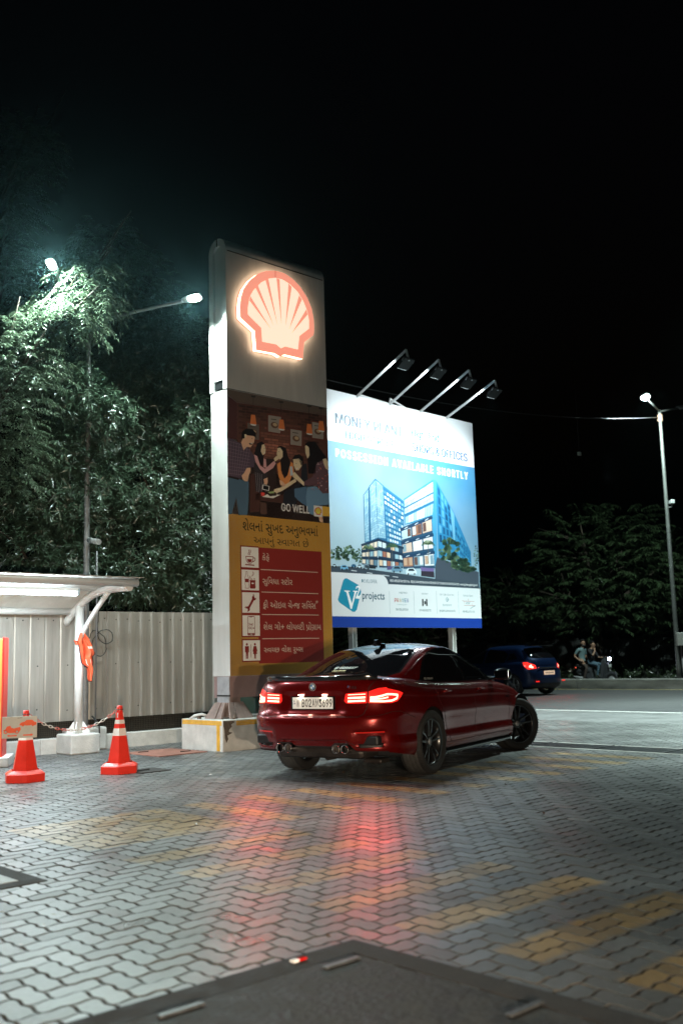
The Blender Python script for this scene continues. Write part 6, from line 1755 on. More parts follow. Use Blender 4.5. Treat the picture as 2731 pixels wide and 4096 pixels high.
house = Shell(
    xr=([0, gh_z(1.0), gh_z(1.06), gh_z(1.15), gh_z(1.25), gh_z(1.32), gh_z(1.355), 1.0], [-2.03, -1.95, -1.86, -1.63, -1.35, -1.12, -.99, -.86]),
    xf=([0, gh_z(1.0), gh_z(1.15), gh_z(1.28), gh_z(1.35), 1.0], [1.10, .92, .60, .31, .12, .0]),
    w=([0, gh_z(1.0), gh_z(1.1), gh_z(1.2), gh_z(1.28), gh_z(1.33), gh_z(1.36), 1.0], [.805, .765, .725, .680, .640, .604, .570, .525]),
    zb=.90, zt=([-2.1, 1.2], [1.375, 1.375]), crown=([-1.0, -.7, -.3, .1], [.028, .042, .050, .035]),
    Lr=.36, nr=2.5, Lf=.42, nf=2.3, spine=(.28, .28), taper=([-2.0, -1.4, -.6, .4, 1.1], [.93, .965, 1.0, 1.0, .96]))
body.start((26, 64, 20), (34, 10)); house.start((22, 46, 20), (26, 10))
def circ(cx_, cz, r, n=36): return [('s', cx_ + r * cos(t), cz + r * sin(t)) for t in np.linspace(-.42 * pi, 1.42 * pi, n)]
# wheel arches
for cx_ in (-1.406, 1.406):
    pts = [body.side(p[1], max(p[2], ZB - .02)) for p in circ(cx_, .345, .372)]
    body.cut(pts)
# tail light pieces
tl_in = body.cut(body.path([('r', .385, .822), ('r', .398, .894), ('r', .60, .910), ('r', .624, .911), ('r', .624, .797), ('r', .45, .793), ('r', .41, .798)]))
tl_out = body.cut(body.path([('r', .637, .797), ('r', .637, .913), ('r', .72, .945), ('r', .78, .950), ('s', -2.18, .938), ('s', -2.05, .905), ('s', -2.0, .885), ('s', -2.03, .85), ('s', -2.10, .805), ('r', .825, .790)]))
refl = body.cut(body.path([('r', .50, .492), ('r', .508, .508), ('r', .78, .514), ('r', .778, .497)]))
slot = body.cut(body.path([('r', .54, .345), ('r', .525, .385), ('r', .765, .392), ('r', .755, .350)]))
body.cut(body.path([('u', 0, -.2), ('r', 0, .335), ('r', .22, .335), ('r', .26, .375), ('r', .44, .375), ('r', .49, .30), ('r', .82, .292), ('s', -2.05, .27), ('s', -1.74, .225), ('u', body.side(-1.70, .2)[0], -.2)]))
diff = body.cut(body.path([('r', 0, .334), ('r', 0, .36), ('r', .22, .36), ('r', .265, .395), ('r', .435, .395), ('r', .50, .318), ('r', .80, .31), ('r', .80, .29), ('r', .49, .298), ('r', .44, .374), ('r', .26, .374), ('r', .22, .334)]))
fd = body.cut(body.path([('s', -.14, .30), ('s', .90, .30), ('s', .945, .45), ('s', .955, .7), ('s', .93, .86), ('s', .92, .885), ('s', .3, .925), ('s', -.14, .945)]))
rd = body.cut(body.path([('s', -.147, .30), ('s', -.147, .945), ('s', -.8, .96), ('s', -1.20, .977), ('s', -1.18, .80), ('s', -1.09, .66), ('s', -1.0, .48), ('s', -.94, .36), ('s', -.90, .30)]))
tlid_a = body.rear(.67, 1.02)[0]
tl_lid = body.cut(body.path([('u', 0, body.rear(0, .662)[1]), ('r', .0, .662), ('r', .56, .662), ('r', .60, .69), ('r', .6305, .79), ('r', .6305, .95), ('u', tlid_a, 1.0), ('u', tlid_a, 1.97), ('u', 0, 1.97)]))
bump = body.cut(body.path([('u', 0, -.2), ('u', 0, body.rear(0, .655)[1]), ('r', 0, .655), ('r', .60, .655), ('r', .75, .665), ('r', .84, .70), ('s', -2.08, .70), ('s', -1.80, .62), ('s', -1.76, .58), ('s', -1.70, .30), ('s', -1.70, .17)]))
mb = MB(); body.put(mb, body.rest(), PAINT_R)
# greenhouse openings
q1 = house.cut(house.path([('s', -1.245, .985), ('s', -1.27, 1.0), ('s', -1.17, 1.10), ('s', -1.06, 1.19), ('s', -.985, 1.235), ('s', -.94, 1.14), ('s', -.925, .975)]))
q2 = house.cut(house.path([('s', -.905, .975), ('s', -.92, 1.14), ('s', -.965, 1.245), ('s', -.80, 1.302), ('s', -.55, 1.335), ('s', -.30, 1.342), ('s', -.235, 1.2), ('s', -.175, .957)]))
q3 = house.cut(house.path([('s', -.10, .953), ('s', -.165, 1.2), ('s', -.225, 1.343), ('s', .0, 1.330), ('s', .18, 1.285), ('s', .42, 1.17), ('s', .66, 1.03), ('s', .80, .95)]))
rim_s = house.cut(house.path([('s', -1.30, .965), ('s', -1.335, .995), ('s', -1.20, 1.125), ('s', -1.07, 1.22), ('s', -.86, 1.308), ('s', -.58, 1.354), ('s', -.22, 1.361), ('s', .03, 1.348), ('s', .22, 1.298), ('s', .46, 1.182), ('s', .72, 1.02), ('s', .86, .945), ('s', .86, .93)]))
rw = house.cut(house.path([('u', 0, gh_z(1.068)), ('r', .0, 1.068), ('r', .56, 1.07), ('r', .625, 1.10), ('r', .60, 1.16), ('r', .555, 1.27), ('r', .50, 1.338), ('r', .42, 1.352), ('r', .0, 1.362), ('u', 0, gh_z(1.362))]))
rwf = house.cut(house.path([('u', 0, gh_z(1.05)), ('r', .0, 1.05), ('r', .57, 1.052), ('r', .65, 1.09), ('r', .618, 1.17), ('r', .57, 1.285), ('r', .515, 1.350), ('r', .42, 1.364), ('r', .0, 1.372), ('u', 0, gh_z(1.372))]))
ws = house.cut(house.path([('u', house.A, gh_z(.985)), ('f', .0, .985), ('f', .60, .985), ('f', .66, 1.0), ('f', .58, 1.2), ('f', .50, 1.34), ('f', .0, 1.36), ('u', house.A, gh_z(1.36))]))
ROOFM = car_paint('gloss_black_roof', (.016, .012, .013), .2, .25)
rg, rf_ = house.rest()
top = [f for f in rf_ if np.mean([rg[i][1] for i in f]) > .985]; low = [f for f in rf_ if np.mean([rg[i][1] for i in f]) <= .985]
house.put(mb, (rg, low), PAINT_R)
mb.build('body', car)
mb = MB(); house.put(mb, (rg, top), ROOFM); mb.build('roof', car)
mb = MB(); house.put(mb, rim_s, GBLACK); mb.build('window_surround', car)
mb = MB(); house.put(mb, rwf, GBLACK); mb.build('rear_window_frame', car)
for sd in (1, -1):
    for reg, g in ((q1, GLASS_D), (q2, GLASS_D), (q3, GLASS)):
        mb = MB(); house.put(mb, reg, g, (sd,), -.002); mb.build('side_window', car)
mb = MB(); house.put(mb, rw, GLASS_D, off=-.001); rwo = mb.build('rear_window', car)
mb = MB(); house.put(mb, ws, GLASS, off=-.002); mb.build('windshield', car)
mb = MB(); body.put(mb, tl_lid, PAINT_R, off=.0015); lid = mb.build('boot_lid', car)
mb = MB(); body.put(mb, bump, PAINT_R, off=.001); bmp = mb.build('rear_bumper', car)
mb = MB(); body.put(mb, diff, MBLACK, off=-.012); mb.build('diffuser', car)
for sd in (1, -1):
    for nm, reg, xh in (('front_door', fd, -.02), ('rear_door', rd, -1.02)):
        mb = MB(); body.put(mb, reg, PAINT_R, (sd,), .001); d = mb.build('door', car)
        mb = MB(); hz = .845 if xh > -.5 else .855
        P = [body.fn(*[np.array([t]) for t in body.side(xh + k * .05, hz)], .02 + (.012 if 0 < k < 4 else -.012))[0] * [1, sd, 1] for k in range(5)]
        mb.tube([tuple(p) for p in P], .014, PAINT_R, 8); mb.build('door_handle', d)
    mb = MB(); body.put(mb, tl_in, TL_RED, (sd,), .004); lt = mb.build('tail_light', car)
    mb = MB()
    for z, w_ in ((.882, .008), (.849, .019), (.816, .019)):
        body.ribbon(mb, [('r', .425, z), ('r', .50, z + .003), ('r', .608, z + .006)], w_, TL_BAR, (sd,), .006)
    mb.build('light_bar', lt)
    mb = MB(); body.put(mb, tl_out, TL_RED, (sd,), .004); lt = mb.build('tail_light', car)
    mb = MB()
    body.ribbon(mb, [('r', .652, .852), ('r', .70, .853), ('r', .76, .868), ('r', .79, .882), ('r', .825, .880), ('s', -2.085, .870), ('s', -2.10, .835), ('r', .825, .814), ('r', .77, .810), ('r', .652, .817)], .020, TL_BAR, (sd,), .007)
    body.ribbon(mb, [('r', .652, .833), ('r', .76, .838), ('r', .80, .850)], .014, TL_BAR, (sd,), .0065)
    mb.build('light_bar', lt)
    mb = MB(); body.put(mb, refl, TL_DK, (sd,), .003); mb.build('reflector', bmp)
    mb = MB(); body.put(mb, slot, MBLACK, (sd,), -.025); mb.build('air_vent', bmp)
# seams
mb = MB()
seam(body, car, [('r', 0, .6585), ('r', .56, .6585), ('r', .604, .688), ('r', .634, .79), ('r', .634, .952)], .006)
seam(body, car, [('r', .634, .952), ('r', .66, .99), ('r', .68, 1.02)], .005)
seam(body, car, [('r', .64, .6585), ('r', .75, .668), ('r', .84, .703), ('s', -2.08, .703), ('s', -1.80, .622)], .005)
seam(body, car, [('s', -.143, .31), ('s', -.143, .945)], .005)
seam(body, car, [('s', -.90, .30), ('s', -.94, .36), ('s', -1.0, .48), ('s', -1.09, .66), ('s', -1.18, .80), ('s', -1.20, .975)], .005)
seam(body, car, [('s', .90, .30), ('s', .945, .45), ('s', .955, .7), ('s', .93, .87)], .005)
seam(body, car, [('s', -1.0, .30), ('s', -.5, .30), ('s', .90, .30)], .006)
seam(body, car, [('r', 0, .425), ('r', .40, .425), ('r', .49, .38), ('r', .54, .33)], .006)
# chrome-black window strip, roof gutter, sill blade
mb = MB(); house.ribbon(mb, [('s', -1.30, .967), ('s', -.6, .963), ('s', .1, .945), ('s', .80, .938)], .012, GBLACK, off=.006); mb.build('window_trim', car)
mb = MB()
for sd in (1, -1):
    vs = []
    for x in np.linspace(-1.0, .98, 24):
        y0 = float(body.w(np.array(x), np.array(.06))) 
        for (dy, z) in ((-.06, .165), (.012, .17), (.018, .19), (.0, .235)): vs.append((x, sd * (y0 + dy), z))
    mb.add(vs, [(i * 4 + j, i * 4 + j + 1, i * 4 + 5 + j, i * 4 + 4 + j) for i in range(23) for j in range(3)], GBLACK, True)
mb.build('side_skirt', car)
# character crease highlights are in the surface; fender gill
mb = MB()
for sd in (-1, 1):
    body.ribbon(mb, [('s', .985, .80), ('s', .975, .70), ('s', .945, .60)], .022, GBLACK, (sd,), .006); body.ribbon(mb, [('s', .995, .715), ('s', .86, .722)], .018, GBLACK, (sd,), .007)
mb.build('fender_vent', car)
# boot lip spoiler
mb = MB(); vs = []
Y = np.linspace(-.70, .70, 41)
for y in Y:
    t_ = abs(y) / .70
    a, q = body.rear(abs(y), 1.02); p = body.fn(np.array([a]), np.array([1.0]))[0]
    h_ = .016 * (1 - max(0, (t_ - .86) / .14)); x = p[0]
    zt_ = p[2]
    kick = .006 if abs(y) > .30 else 0
    for (dx, dz) in ((.10, .010), (.02, .020 + h_ * .6), (-.028, .018 + h_ + kick), (-.034, .010 + h_ + kick), (-.012, -.012)): vs.append((x + dx, y, zt_ + dz))
mb.add(vs, [(i * 5 + j, i * 5 + j + 1, i * 5 + 6 + j, i * 5 + 5 + j) for i in range(40) for j in range(4)], GBLACK, True)
mb.build('spoiler', lid)
# number plate, emblem, badge
xp = float(body.fn(np.array([0.0]), np.array([body.rear(0, .805)[1]]))[0][0]) - .004
t = Vector((xp, 0, .80))
mb = MB(); mb.bbox((0, 0, 0), (.022, .545, .142), GBLACK, .006); pl = mb.build('number_plate', car, loc=t)
mb = MB(); mb.bbox((-.0115, 0, 0), (.004, .50, .118), mat('plate_white', (.70, .69, .66), .4, emit=(1, .96, .9), estr=.10), .0015); mb.build('plate_face', pl)
art = Art((0, 0, 0), (1, 0, 0), (0, 1, 0)); art.step = .0004
DJV = 'DejaVuSansMono.woff2'
for i, ch in enumerate('B02AM3699'):
    x0 = -.135 + i * .0425; art.text(ch, x0 + .004, -.040, x0 + .0375, .042, '#0c0c0e', 1, bold=.012, fnt=SANS)
art.text('IND', -.243, -.012, -.212, .004, '#4a567a', 1, fnt=SANS); art.text('W', -.198, -.040, -.165, .040, '#75777c', 1, bold=.01, fnt=SANS)
art.poly([(-.235, .012), (-.222, .012), (-.222, .028), (-.235, .028)], '#8a9098', 1, px=False)
lt_ = art.mb.build('plate_lettering', pl, fixn=False); lt_.rotation_euler = (0, 0, -pi / 2); lt_.location = (-.0142, 0, 0)
mb = MB()
for y in (-.145, .145): mb.box((.0, y, .085), (.03, .05, .01), mat('plate_lamp', (.8, .7, .6), .3, emit=(1, .85, .65), estr=7))
mb.build('plate_lamp', pl)
for y in (-.145, .145): lamp('plate_lamp_light', 'AREA', (-.02, y, .084), .35, (1, .85, .65), parent=pl, shape='RECTANGLE', size=.05, size_y=.012, aim=(.15, 0, -1))
ze = .968; xe = float(body.fn(np.array([0.0]), np.array([body.rear(0, ze)[1]]))[0][0]) - .003
art = Art((0, 0, 0), (1, 0, 0), (0, 1, 0)); art.step = .0009
art.disc((0, 0), .041, .041, '#b0b4b8', 0, 28, px=False); art.disc((0, 0), .038, .038, '#0b0b0d', 1, 28, px=False); art.disc((0, 0), .0265, .0265, '#b0b4b8', 2, 24, px=False)
for k, c in enumerate(('#d8dadc', '#2f6fa8', '#d8dadc', '#2f6fa8')):
    art.poly([(0, 0)] + [(.024 * cos(t_), .024 * sin(t_)) for t_ in np.linspace(k * pi / 2, (k + 1) * pi / 2, 8)], c, 3, px=False)
art.text('B', -.0245, .0215, -.0165, .0315, '#c8cacc', 2); art.text('M', -.005, .0275, .005, .0365, '#c8cacc', 2); art.text('W', .0155, .0215, .0265, .0315, '#c8cacc', 2)
o = art.mb.build('emblem', lid, fixn=False); o.rotation_euler = (0, radians(9), -pi / 2); o.location = (xe - .004, 0, ze)
art = Art((0, 0, 0), (1, 0, 0), (0, 1, 0)); art.step = .0012
for k, c in enumerate(('#3a78b0', '#24305a', '#9a2a2a')): art.poly([(-.062 + k * .010, -.014), (-.054 + k * .010, -.014), (-.042 + k * .010, .014), (-.050 + k * .010, .014)], c, 1, px=False)
art.text('M3', -.03, -.014, .05, .014, '#20181a', 1, bold=.015)
za = .958; ya = .47; aa = body.rear(ya, za); pp_ = body.fn(np.array([aa[0]]), np.array([aa[1]]))[0]
o = art.mb.build('model_badge', lid, fixn=False); o.rotation_euler = (0, radians(6), -pi / 2 + .06); o.location = (pp_[0] - .006, -ya, za)
# exhausts
for y in (-.400, -.295, .295, .400):
    mb = MB(); x0 = -2.40
    mb.lathe([(.030, .20), (.045, .10), (.046, -.02), (.047, -.03), (.044, -.034), (.040, -.03), (.038, .03), (.036, .09)], CHROME, 24, 'x', (x0, y, .335))
    mb.lathe([(0, .06), (.037, .06)], mat('pipe_bore', (.004, .004, .004), .9), 20, 'x', (x0, y, .335)); mb.build('exhaust_pipe', car)  # near-black disc closing the bore of the pipe
# underbody, arches, silencer
mb = MB(); mb.bbox((.05, 0, .245), (3.5, 1.45, .10), MBLACK, .02); mb.bbox((-2.0, 0, .42), (.7, 1.5, .10), MBLACK, .02)
for cx_ in (-1.406, 1.406):
    for sd in (-1, 1):
        vs = []
        for t_ in np.linspace(-.1, pi + .1, 20):
            for y in (.60, .895): vs.append((cx_ + .385 * cos(t_), sd * y, .345 + .385 * sin(t_)))
        mb.add(vs, [(i * 2, i * 2 + 1, i * 2 + 3, i * 2 + 2) for i in range(19)], MBLACK, True)
        mb.add([(cx_ + .385 * cos(t_), sd * .6, .345 + .385 * sin(t_)) for t_ in np.linspace(-.1, pi + .1, 20)], [tuple(range(20))], MBLACK)
mb.build('underbody', car)
mb = MB(); SIL = mat('silencer', (.06, .052, .048), .5, metal=.7, noise=.4, nscale=9)
mb.bbox((-2.10, 0, .30), (.38, 1.1, .16), SIL, .06); mb.tube([(-2.2, .30, .31), (-2.38, .30, .335)], .04, SIL, 10); mb.tube([(-2.2, -.30, .31), (-2.38, -.30, .335)], .04, SIL, 10)
mb.tube([(-1.95, .1, .2), (-1.0, .1, .19), (.6, .05, .2)], .035, SIL, 8); mb.bbox((-1.4, 0, .28), (.34, .4, .2), SIL, .06); mb.tube([(-1.4, -.7, .3), (-1.4, .7, .3)], .035, SIL, 8)
mb.bbox((-2.02, -.55, .19), (.2, .22, .05), SIL, .02)
mb.build('exhaust_silencer', car)
# cabin
mb = MB(); mb.box((-.35, 0, .40), (2.6, 1.5, .12), INTER); mb.box((-1.55, 0, .98), (.55, 1.2, .05), INTER); mb.box((.85, 0, .80), (.4, 1.35, .35), INTER); mb.box((-2.1, 0, .6), (.1, 1.4, .6), INTER)
mb.build('cabin_trim', car)
for y, x in ((-.37, -.15), (.37, -.15), (-.37, -.82), (.37, -.82)):
    mb = MB(); mb.bbox((x, y, .60), (.5, .52, .22), INTER, .06); mb.bbox((x - .28, y, .90 if x > -.5 else .85), (.16, .50, .60 if x > -.5 else .45), INTER, .06); mb.bbox((x - .33, y, 1.215 if x > -.5 else 1.13), (.11, .27, .15), INTER, .04); mb.build('seat', car)
mb = MB(); cloth(mb, lambda u_, w_: (-1.68 + .05 * sin(7 * u_) + .1 * w_, -.17 - .22 * u_, 1.045 + .03 * abs(sin(6 * u_)) + .012 * sin(9 * w_)), 12, 5, mat('red_rag', (.75, .06, .03), .7)); tag(mb.build('red_cloth', loc=(CAR_X, CAR_Y, .012), rz=pi / 2 - CAR_YAW), 'crumpled red cloth lying inside the rear window of the red saloon', 'cloth')
# aerial fin and small roof camera-like lump
mb = MB(); vs = [(-.93, 0, 1.405), (-.80, 0, 1.42)]
mb.prism([(-.98, 1.395), (-.74, 1.405), (-.80, 1.42), (-.92, 1.468), (-.955, 1.462)], -.018, .018, GBLACK); mb.bbox((-.86, 0, 1.408), (.20, .075, .03), GBLACK, .012)
mb.build('roof_aerial', car)
# mirrors
for sd in (1, -1):
    mb = MB(); bm = bmesh.new(); bmesh.ops.create_uvsphere(bm, u_segments=20, v_segments=12, radius=1)
    for v in bm.verts:
        c = v.co; c.x = c.x * .075 if c.x > 0 else c.x * .035; c.y = math.copysign(abs(c.y) ** .75, c.y) * .115; c.z = math.copysign(abs(c.z) ** .75, c.z) * .072
        c.y += sd * .97; c.x += .60; c.z += 1.005 + abs(c.y - sd * .97) * 0
    mb.addbm(bm, GBLACK, True); bm.free()
    mb.tube([(.62, sd * .80, .955), (.62, sd * .87, .96), (.61, sd * .90, .975)], .02, GBLACK, 8); mo = mb.build('side_mirror', car)
    mb = MB(); mb.bbox((.569, sd * .97, 1.005), (.008, .185, .10), mat('mirror_glass', (.6, .62, .65), .03, metal=1), .003); mb.build('mirror_glass', mo)
# window decals
def decal(shell, parent, s, y0, z0, y1, z1, hexc, fnt=SANS, bold=.0, shear=0.0, side_x=False, name='sticker', extra=None):
    v, fs = text_polys(s, bold, fnt)
    lo, hi = v.min(0), v.max(0); f = (v - lo) / (hi - lo)
    if extra is not None: f, fs = extra
    A_ = []
    for u_, w_ in f:
        z = z0 + (z1 - z0) * w_; y = y0 + (y1 - y0) * (u_ + shear * w_)
        A_.append(shell.side(y, z) if side_x else shell.rear(abs(y), z))
    A_ = np.array(A_); P = shell.fn(A_[:, 0], A_[:, 1], .003)
    if side_x: P[:, 1] *= -1
    else: P[:, 1] *= np.where(y0 + (y1 - y0) * (f[:, 0]) > 0, 1, -1)
    mb = MB(); mb.add(P, fs, flat(hexc, .5)); return mb.build(name, parent, fixn=False)
ring = ([], [])
def ico():
    pts = []; n = 24
    for k in range(n):
        t_ = 2 * pi * k / n; c, s_ = cos(t_), sin(t_); r_ = 1 / max(abs(c), abs(s_)) ** .6
        pts.append((.5 + .5 * c * r_ * .95, .5 + .5 * s_ * r_ * .95))
    inn = [(.5 + (p[0] - .5) * .72, .5 + (p[1] - .5) * .72) for p in pts]
    V = pts + inn; F = [(k, (k + 1) % n, n + (k + 1) % n, n + k) for k in range(n)]
    m0 = len(V)
    for k in range(12): V.append((.5 + .22 * cos(k * pi / 6), .5 + .22 * sin(k * pi / 6)))
    for k in range(12): V.append((.5 + .12 * cos(k * pi / 6), .5 + .12 * sin(k * pi / 6)))
    F += [(m0 + k, m0 + (k + 1) % 12, m0 + 12 + (k + 1) % 12, m0 + 12 + k) for k in range(12)]
    return np.array(V), F
DY = .12
decal(house, rwo, 'o', .045 + DY, 1.137, .0 + DY, 1.163, '#c8c8c4', extra=ico())
decal(house, rwo, 'VRSWAY', -.01 + DY, 1.138, -.235 + DY, 1.161, '#d0d0cc', bold=.015, shear=.03)
decal(house, rwo, 'Supreme', .035 + DY, 1.108, -.14 + DY, 1.131, '#c9b88a', fnt=None, bold=.02, shear=.05)
decal(house, car, 'o', -1.21, .995, -1.165, 1.022, '#8a8a88', side_x=True, extra=ico())
decal(house, car, 'VRSWAY', -1.155, .995, -1.00, 1.018, '#8a8a88', bold=.015, side_x=True)
for cx_, st, ww in ((-1.406, 0, .272), (1.406, radians(-30), .258)):
    for sd in (1, -1):
        tr_ = .795 if cx_ < 0 else .775
        wheel(car, (cx_, sd * tr_, .338), st, .338, ww, 'double', sd, RIMB)
# the lit lamps shine: on the ground behind and on the boot's own skin
for sd in (1, -1):
    lamp('tail_lamp_light', 'AREA', (-2.47, sd * .70, .86), 9.0, (1.0, .06, .03), parent=car, shape='RECTANGLE', size=.45, size_y=.12, aim=(-1, sd * .15, -.25))

# ================================================================== BLUE HATCHBACK on the road
def hatchback(label, loc, rz, paint, lit_front=False, lit_rear=True, group=None):
    root = thing('hatchback_car', label, 'car', loc, rz, group)
    zb = .20
    def q(z): return (z - zb) / (.95 - zb)
    B = Shell(xr=([0, q(.28), q(.45), q(.62), q(.75), q(.88), 1.0], [-1.86, -1.99, -2.03, -2.02, -1.96, -1.93, -1.90]),
        xf=([0, q(.3), q(.5), q(.7), 1.0], [1.84, 1.94, 1.96, 1.93, 1.76]),
        w=([0, .08, .2, .35, .5, .7, .82, .92, 1.0], [.77, .835, .85, .845, .85, .868, .86, .83, .775]),
        zb=zb, zt=([-2.0, -1.2, -.3, .7, 1.2, 1.7, 2.0], [1.02, 1.0, .96, .93, .90, .82, .76]), crown=([-2, -1, .8, 1.4, 2], [.03, .05, .06, .09, .07]),
        Lr=.55, nr=2.9, Lf=.8, nf=2.4, flares=((-1.26, .02, .3, .42, .3), (1.26, .02, .3, .45, .3)), dents=((-.1, .34, .58, .74, .03, .04, False),), taper=([-2.1, -1.5, .8, 2], [.955, 1, 1, .95]))
    h = lambda z: (z - .90) / (1.455 - .90)
    Gh = Shell(xr=([0, h(1.0), h(1.15), h(1.3), h(1.4), 1], [-1.95, -1.93, -1.84, -1.70, -1.58, -1.46]), xf=([0, h(1.0), h(1.2), h(1.35), 1], [1.22, 1.0, .60, .28, .02]),
        w=([0, h(1.0), h(1.15), h(1.3), h(1.4), 1], [.80, .775, .725, .665, .615, .54]), zb=.9, zt=([-2, 1.3], [1.455, 1.455]), crown=([-1.6, -.8, .2], [.03, .055, .04]), Lr=.40, nr=2.8, Lf=.42, nf=2.3, spine=(.3, .3), taper=([-2, -1.3, 0, 1.2], [.93, .975, 1, .96]))
    B.start((14, 34, 12), (18, 6)); Gh.start((12, 24, 12), (14, 6))
    for cx_ in (-1.26, 1.26): B.cut([B.side(cx_ + .35 * cos(t_), max(.32 + .35 * sin(t_), zb - .02)) for t_ in np.linspace(-.42 * pi, 1.42 * pi, 26)])
    tl_ = B.cut(B.path([('r', .50, .80), ('r', .52, .905), ('r', .70, .97), ('s', -1.80, .985), ('s', -1.62, .985), ('s', -1.70, .86), ('s', -1.78, .79), ('r', .74, .775)]))
    fl = B.cut(B.path([('f', .45, .66), ('f', .50, .76), ('s', 1.62, .83), ('s', 1.45, .82), ('s', 1.62, .70), ('f', .66, .64)]))
    fd = B.cut(B.path([('s', -.10, .30), ('s', .82, .30), ('s', .86, .6), ('s', .84, .91), ('s', -.10, .94)]))
    rd = B.cut(B.path([('s', -.108, .30), ('s', -.108, .94), ('s', -1.05, .975), ('s', -1.02, .74), ('s', -.90, .5), ('s', -.82, .30)]))
    low = B.cut(B.path([('u', 0, -.2), ('r', 0, .36), ('r', .60, .36), ('r', .70, .30), ('r', .74, .15)]))
    w1 = Gh.cut(Gh.path([('s', -.93, 1.0), ('s', -1.02, 1.22), ('s', -.85, 1.345), ('s', -.23, 1.40), ('s', -.13, .985)]))
    w2 = Gh.cut(Gh.path([('s', -.05, .98), ('s', -.14, 1.405), ('s', .12, 1.37), ('s', .45, 1.20), ('s', .80, .97)]))
    w0 = Gh.cut(Gh.path([('s', -1.38, 1.10), ('s', -1.22, 1.27), ('s', -1.06, 1.24), ('s', -.99, 1.03)]))
    rw = Gh.cut(Gh.path([('u', 0, h(1.10)), ('r', .52, 1.10), ('r', .60, 1.14), ('r', .54, 1.38), ('r', .48, 1.405), ('u', 0, h(1.415))]))
    ws = Gh.cut(Gh.path([('u', Gh.A, h(1.0)), ('f', .58, 1.0), ('f', .64, 1.03), ('f', .50, 1.39), ('u', Gh.A, h(1.42))]))
    mb = MB(); B.put(mb, B.rest(), paint); Gh.put(mb, Gh.rest(), paint); mb.build('body', root)
    mb = MB(); B.put(mb, low, MBLACK); mb.build('bumper_insert', root)
    for sd in (1, -1):
        for reg in (fd, rd):
            mb = MB(); B.put(mb, reg, paint, (sd,), .001); d = mb.build('door', root)
        for reg in (w0, w1, w2):
            mb = MB(); Gh.put(mb, reg, GLASS_D, (sd,), -.002); mb.build('side_window', root)
        mb = MB(); B.put(mb, tl_, light_mat('hatch_tail_lens', (1, .03, .02), 1.6) if lit_rear else TL_DK, (sd,), .004); lt = mb.build('tail_light', root)
        if lit_rear:
            mb = MB(); B.ribbon(mb, [('r', .60, .83), ('r', .70, .86), ('s', -1.84, .90)], .05, mat('hatch_tail_bar', (.9, .4, .3), .3, emit=(1, .28, .2), estr=5), (sd,), .007); mb.build('light_bar', lt)
        mb = MB(); B.put(mb, fl, mat('headlamp_on', (.9, .9, .9), .2, emit=(1, .95, .85), estr=20) if lit_front else mat('headlamp_off', (.5, .5, .5), .1), (sd,), .003); mb.build('headlight', root)
        mb = MB()
        for xh in (-.02, -.95):
            P = [B.fn(*[np.array([t_]) for t_ in B.side(xh + k * .05, .83)], .018 if 0 < k < 4 else -.012)[0] * [1, sd, 1] for k in range(5)]
            mb.tube([tuple(p) for p in P], .014, CHROME, 6)
        mb.build('door_handle', root)
        mb = MB(); bm = bmesh.new(); bmesh.ops.create_uvsphere(bm, u_segments=12, v_segments=8, radius=1)
        for v in bm.verts: v.co = Vector((v.co.x * .06 + .66, v.co.y * .11 + sd * .93, v.co.z * .07 + 1.0))
        mb.addbm(bm, paint, True); bm.free(); mb.tube([(.68, sd * .78, .95), (.67, sd * .88, .97)], .02, MBLACK, 6); mb.build('side_mirror', root)
    mb = MB(); seam(B, root, [('s', -.104, .31), ('s', -.104, .94)], .006); seam(B, root, [('s', -.82, .30), ('s', -.9, .5), ('s', -1.02, .74), ('s', -1.05, .97)], .006); seam(B, root, [('s', .82, .30), ('s', .86, .6), ('s', .84, .91)], .006)
    seam(B, root, [('r', 0, .50), ('r', .6, .50), ('r', .72, .62), ('r', .74, .77)], .007)
    mb = MB(); Gh.put(mb, rw, GLASS_D, off=-.002); mb.build('rear_window', root)
    mb = MB(); Gh.put(mb, ws, GLASS_D, off=-.002); mb.build('windshield', root)
    mb = MB(); mb.bbox((-1.66, 0, 1.475), (.26, 1.06, .03), GBLACK, .012); mb.build('roof_spoiler', root)
    mb = MB(); mb.tube([(-1.35, 0, 1.50), (-1.55, 0, 1.68)], .006, MBLACK, 5); mb.build('roof_aerial', root)
    mb = MB(); mb.bbox((-1.975, 0, .82), (.03, .95, .022), CHROME, .006); mb.build('chrome_strip', root)
    mb = MB(); mb.bbox((-1.995, 0, .665), (.012, .50, .115), mat('plate_lit', (.70, .62, .50), .45, emit=(1, .62, .40), estr=.55), .003); pl = mb.build('number_plate', root)
    art = Art((0, 0, 0), (1, 0, 0), (0, 1, 0))
    for k in range(8): art.poly([(-.2 + k * .052, -.03), (-.172 + k * .052, -.03), (-.172 + k * .052, .03), (-.2 + k * .052, .03)], '#6a5040', 1, px=False)
    o = art.mb.build('plate_marks', pl, fixn=False); o.rotation_euler = (0, 0, -pi / 2); o.location = (-2.002, 0, .665)
    mb = MB()
    for sd in (1, -1): mb.bbox((-2.03, sd * .62, .42), (.01, .16, .03), TL_RED, .003)
    mb.build('reflector', root)
    mb = MB(); mb.bbox((0, 0, .24), (3.4, 1.4, .1), MBLACK, .02); mb.box((-.2, 0, .62), (3.0, 1.4, .5), INTER)
    for cx_ in (-1.26, 1.26):
        for sd in (-1, 1):
            vs = []
            for t_ in np.linspace(-.1, pi + .1, 16):
                for y in (.55, .835): vs.append((cx_ + .36 * cos(t_), sd * y, .32 + .36 * sin(t_)))
            mb.add(vs, [(i * 2, i * 2 + 1, i * 2 + 3, i * 2 + 2) for i in range(15)], MBLACK, True)
    mb.build('underbody', root)
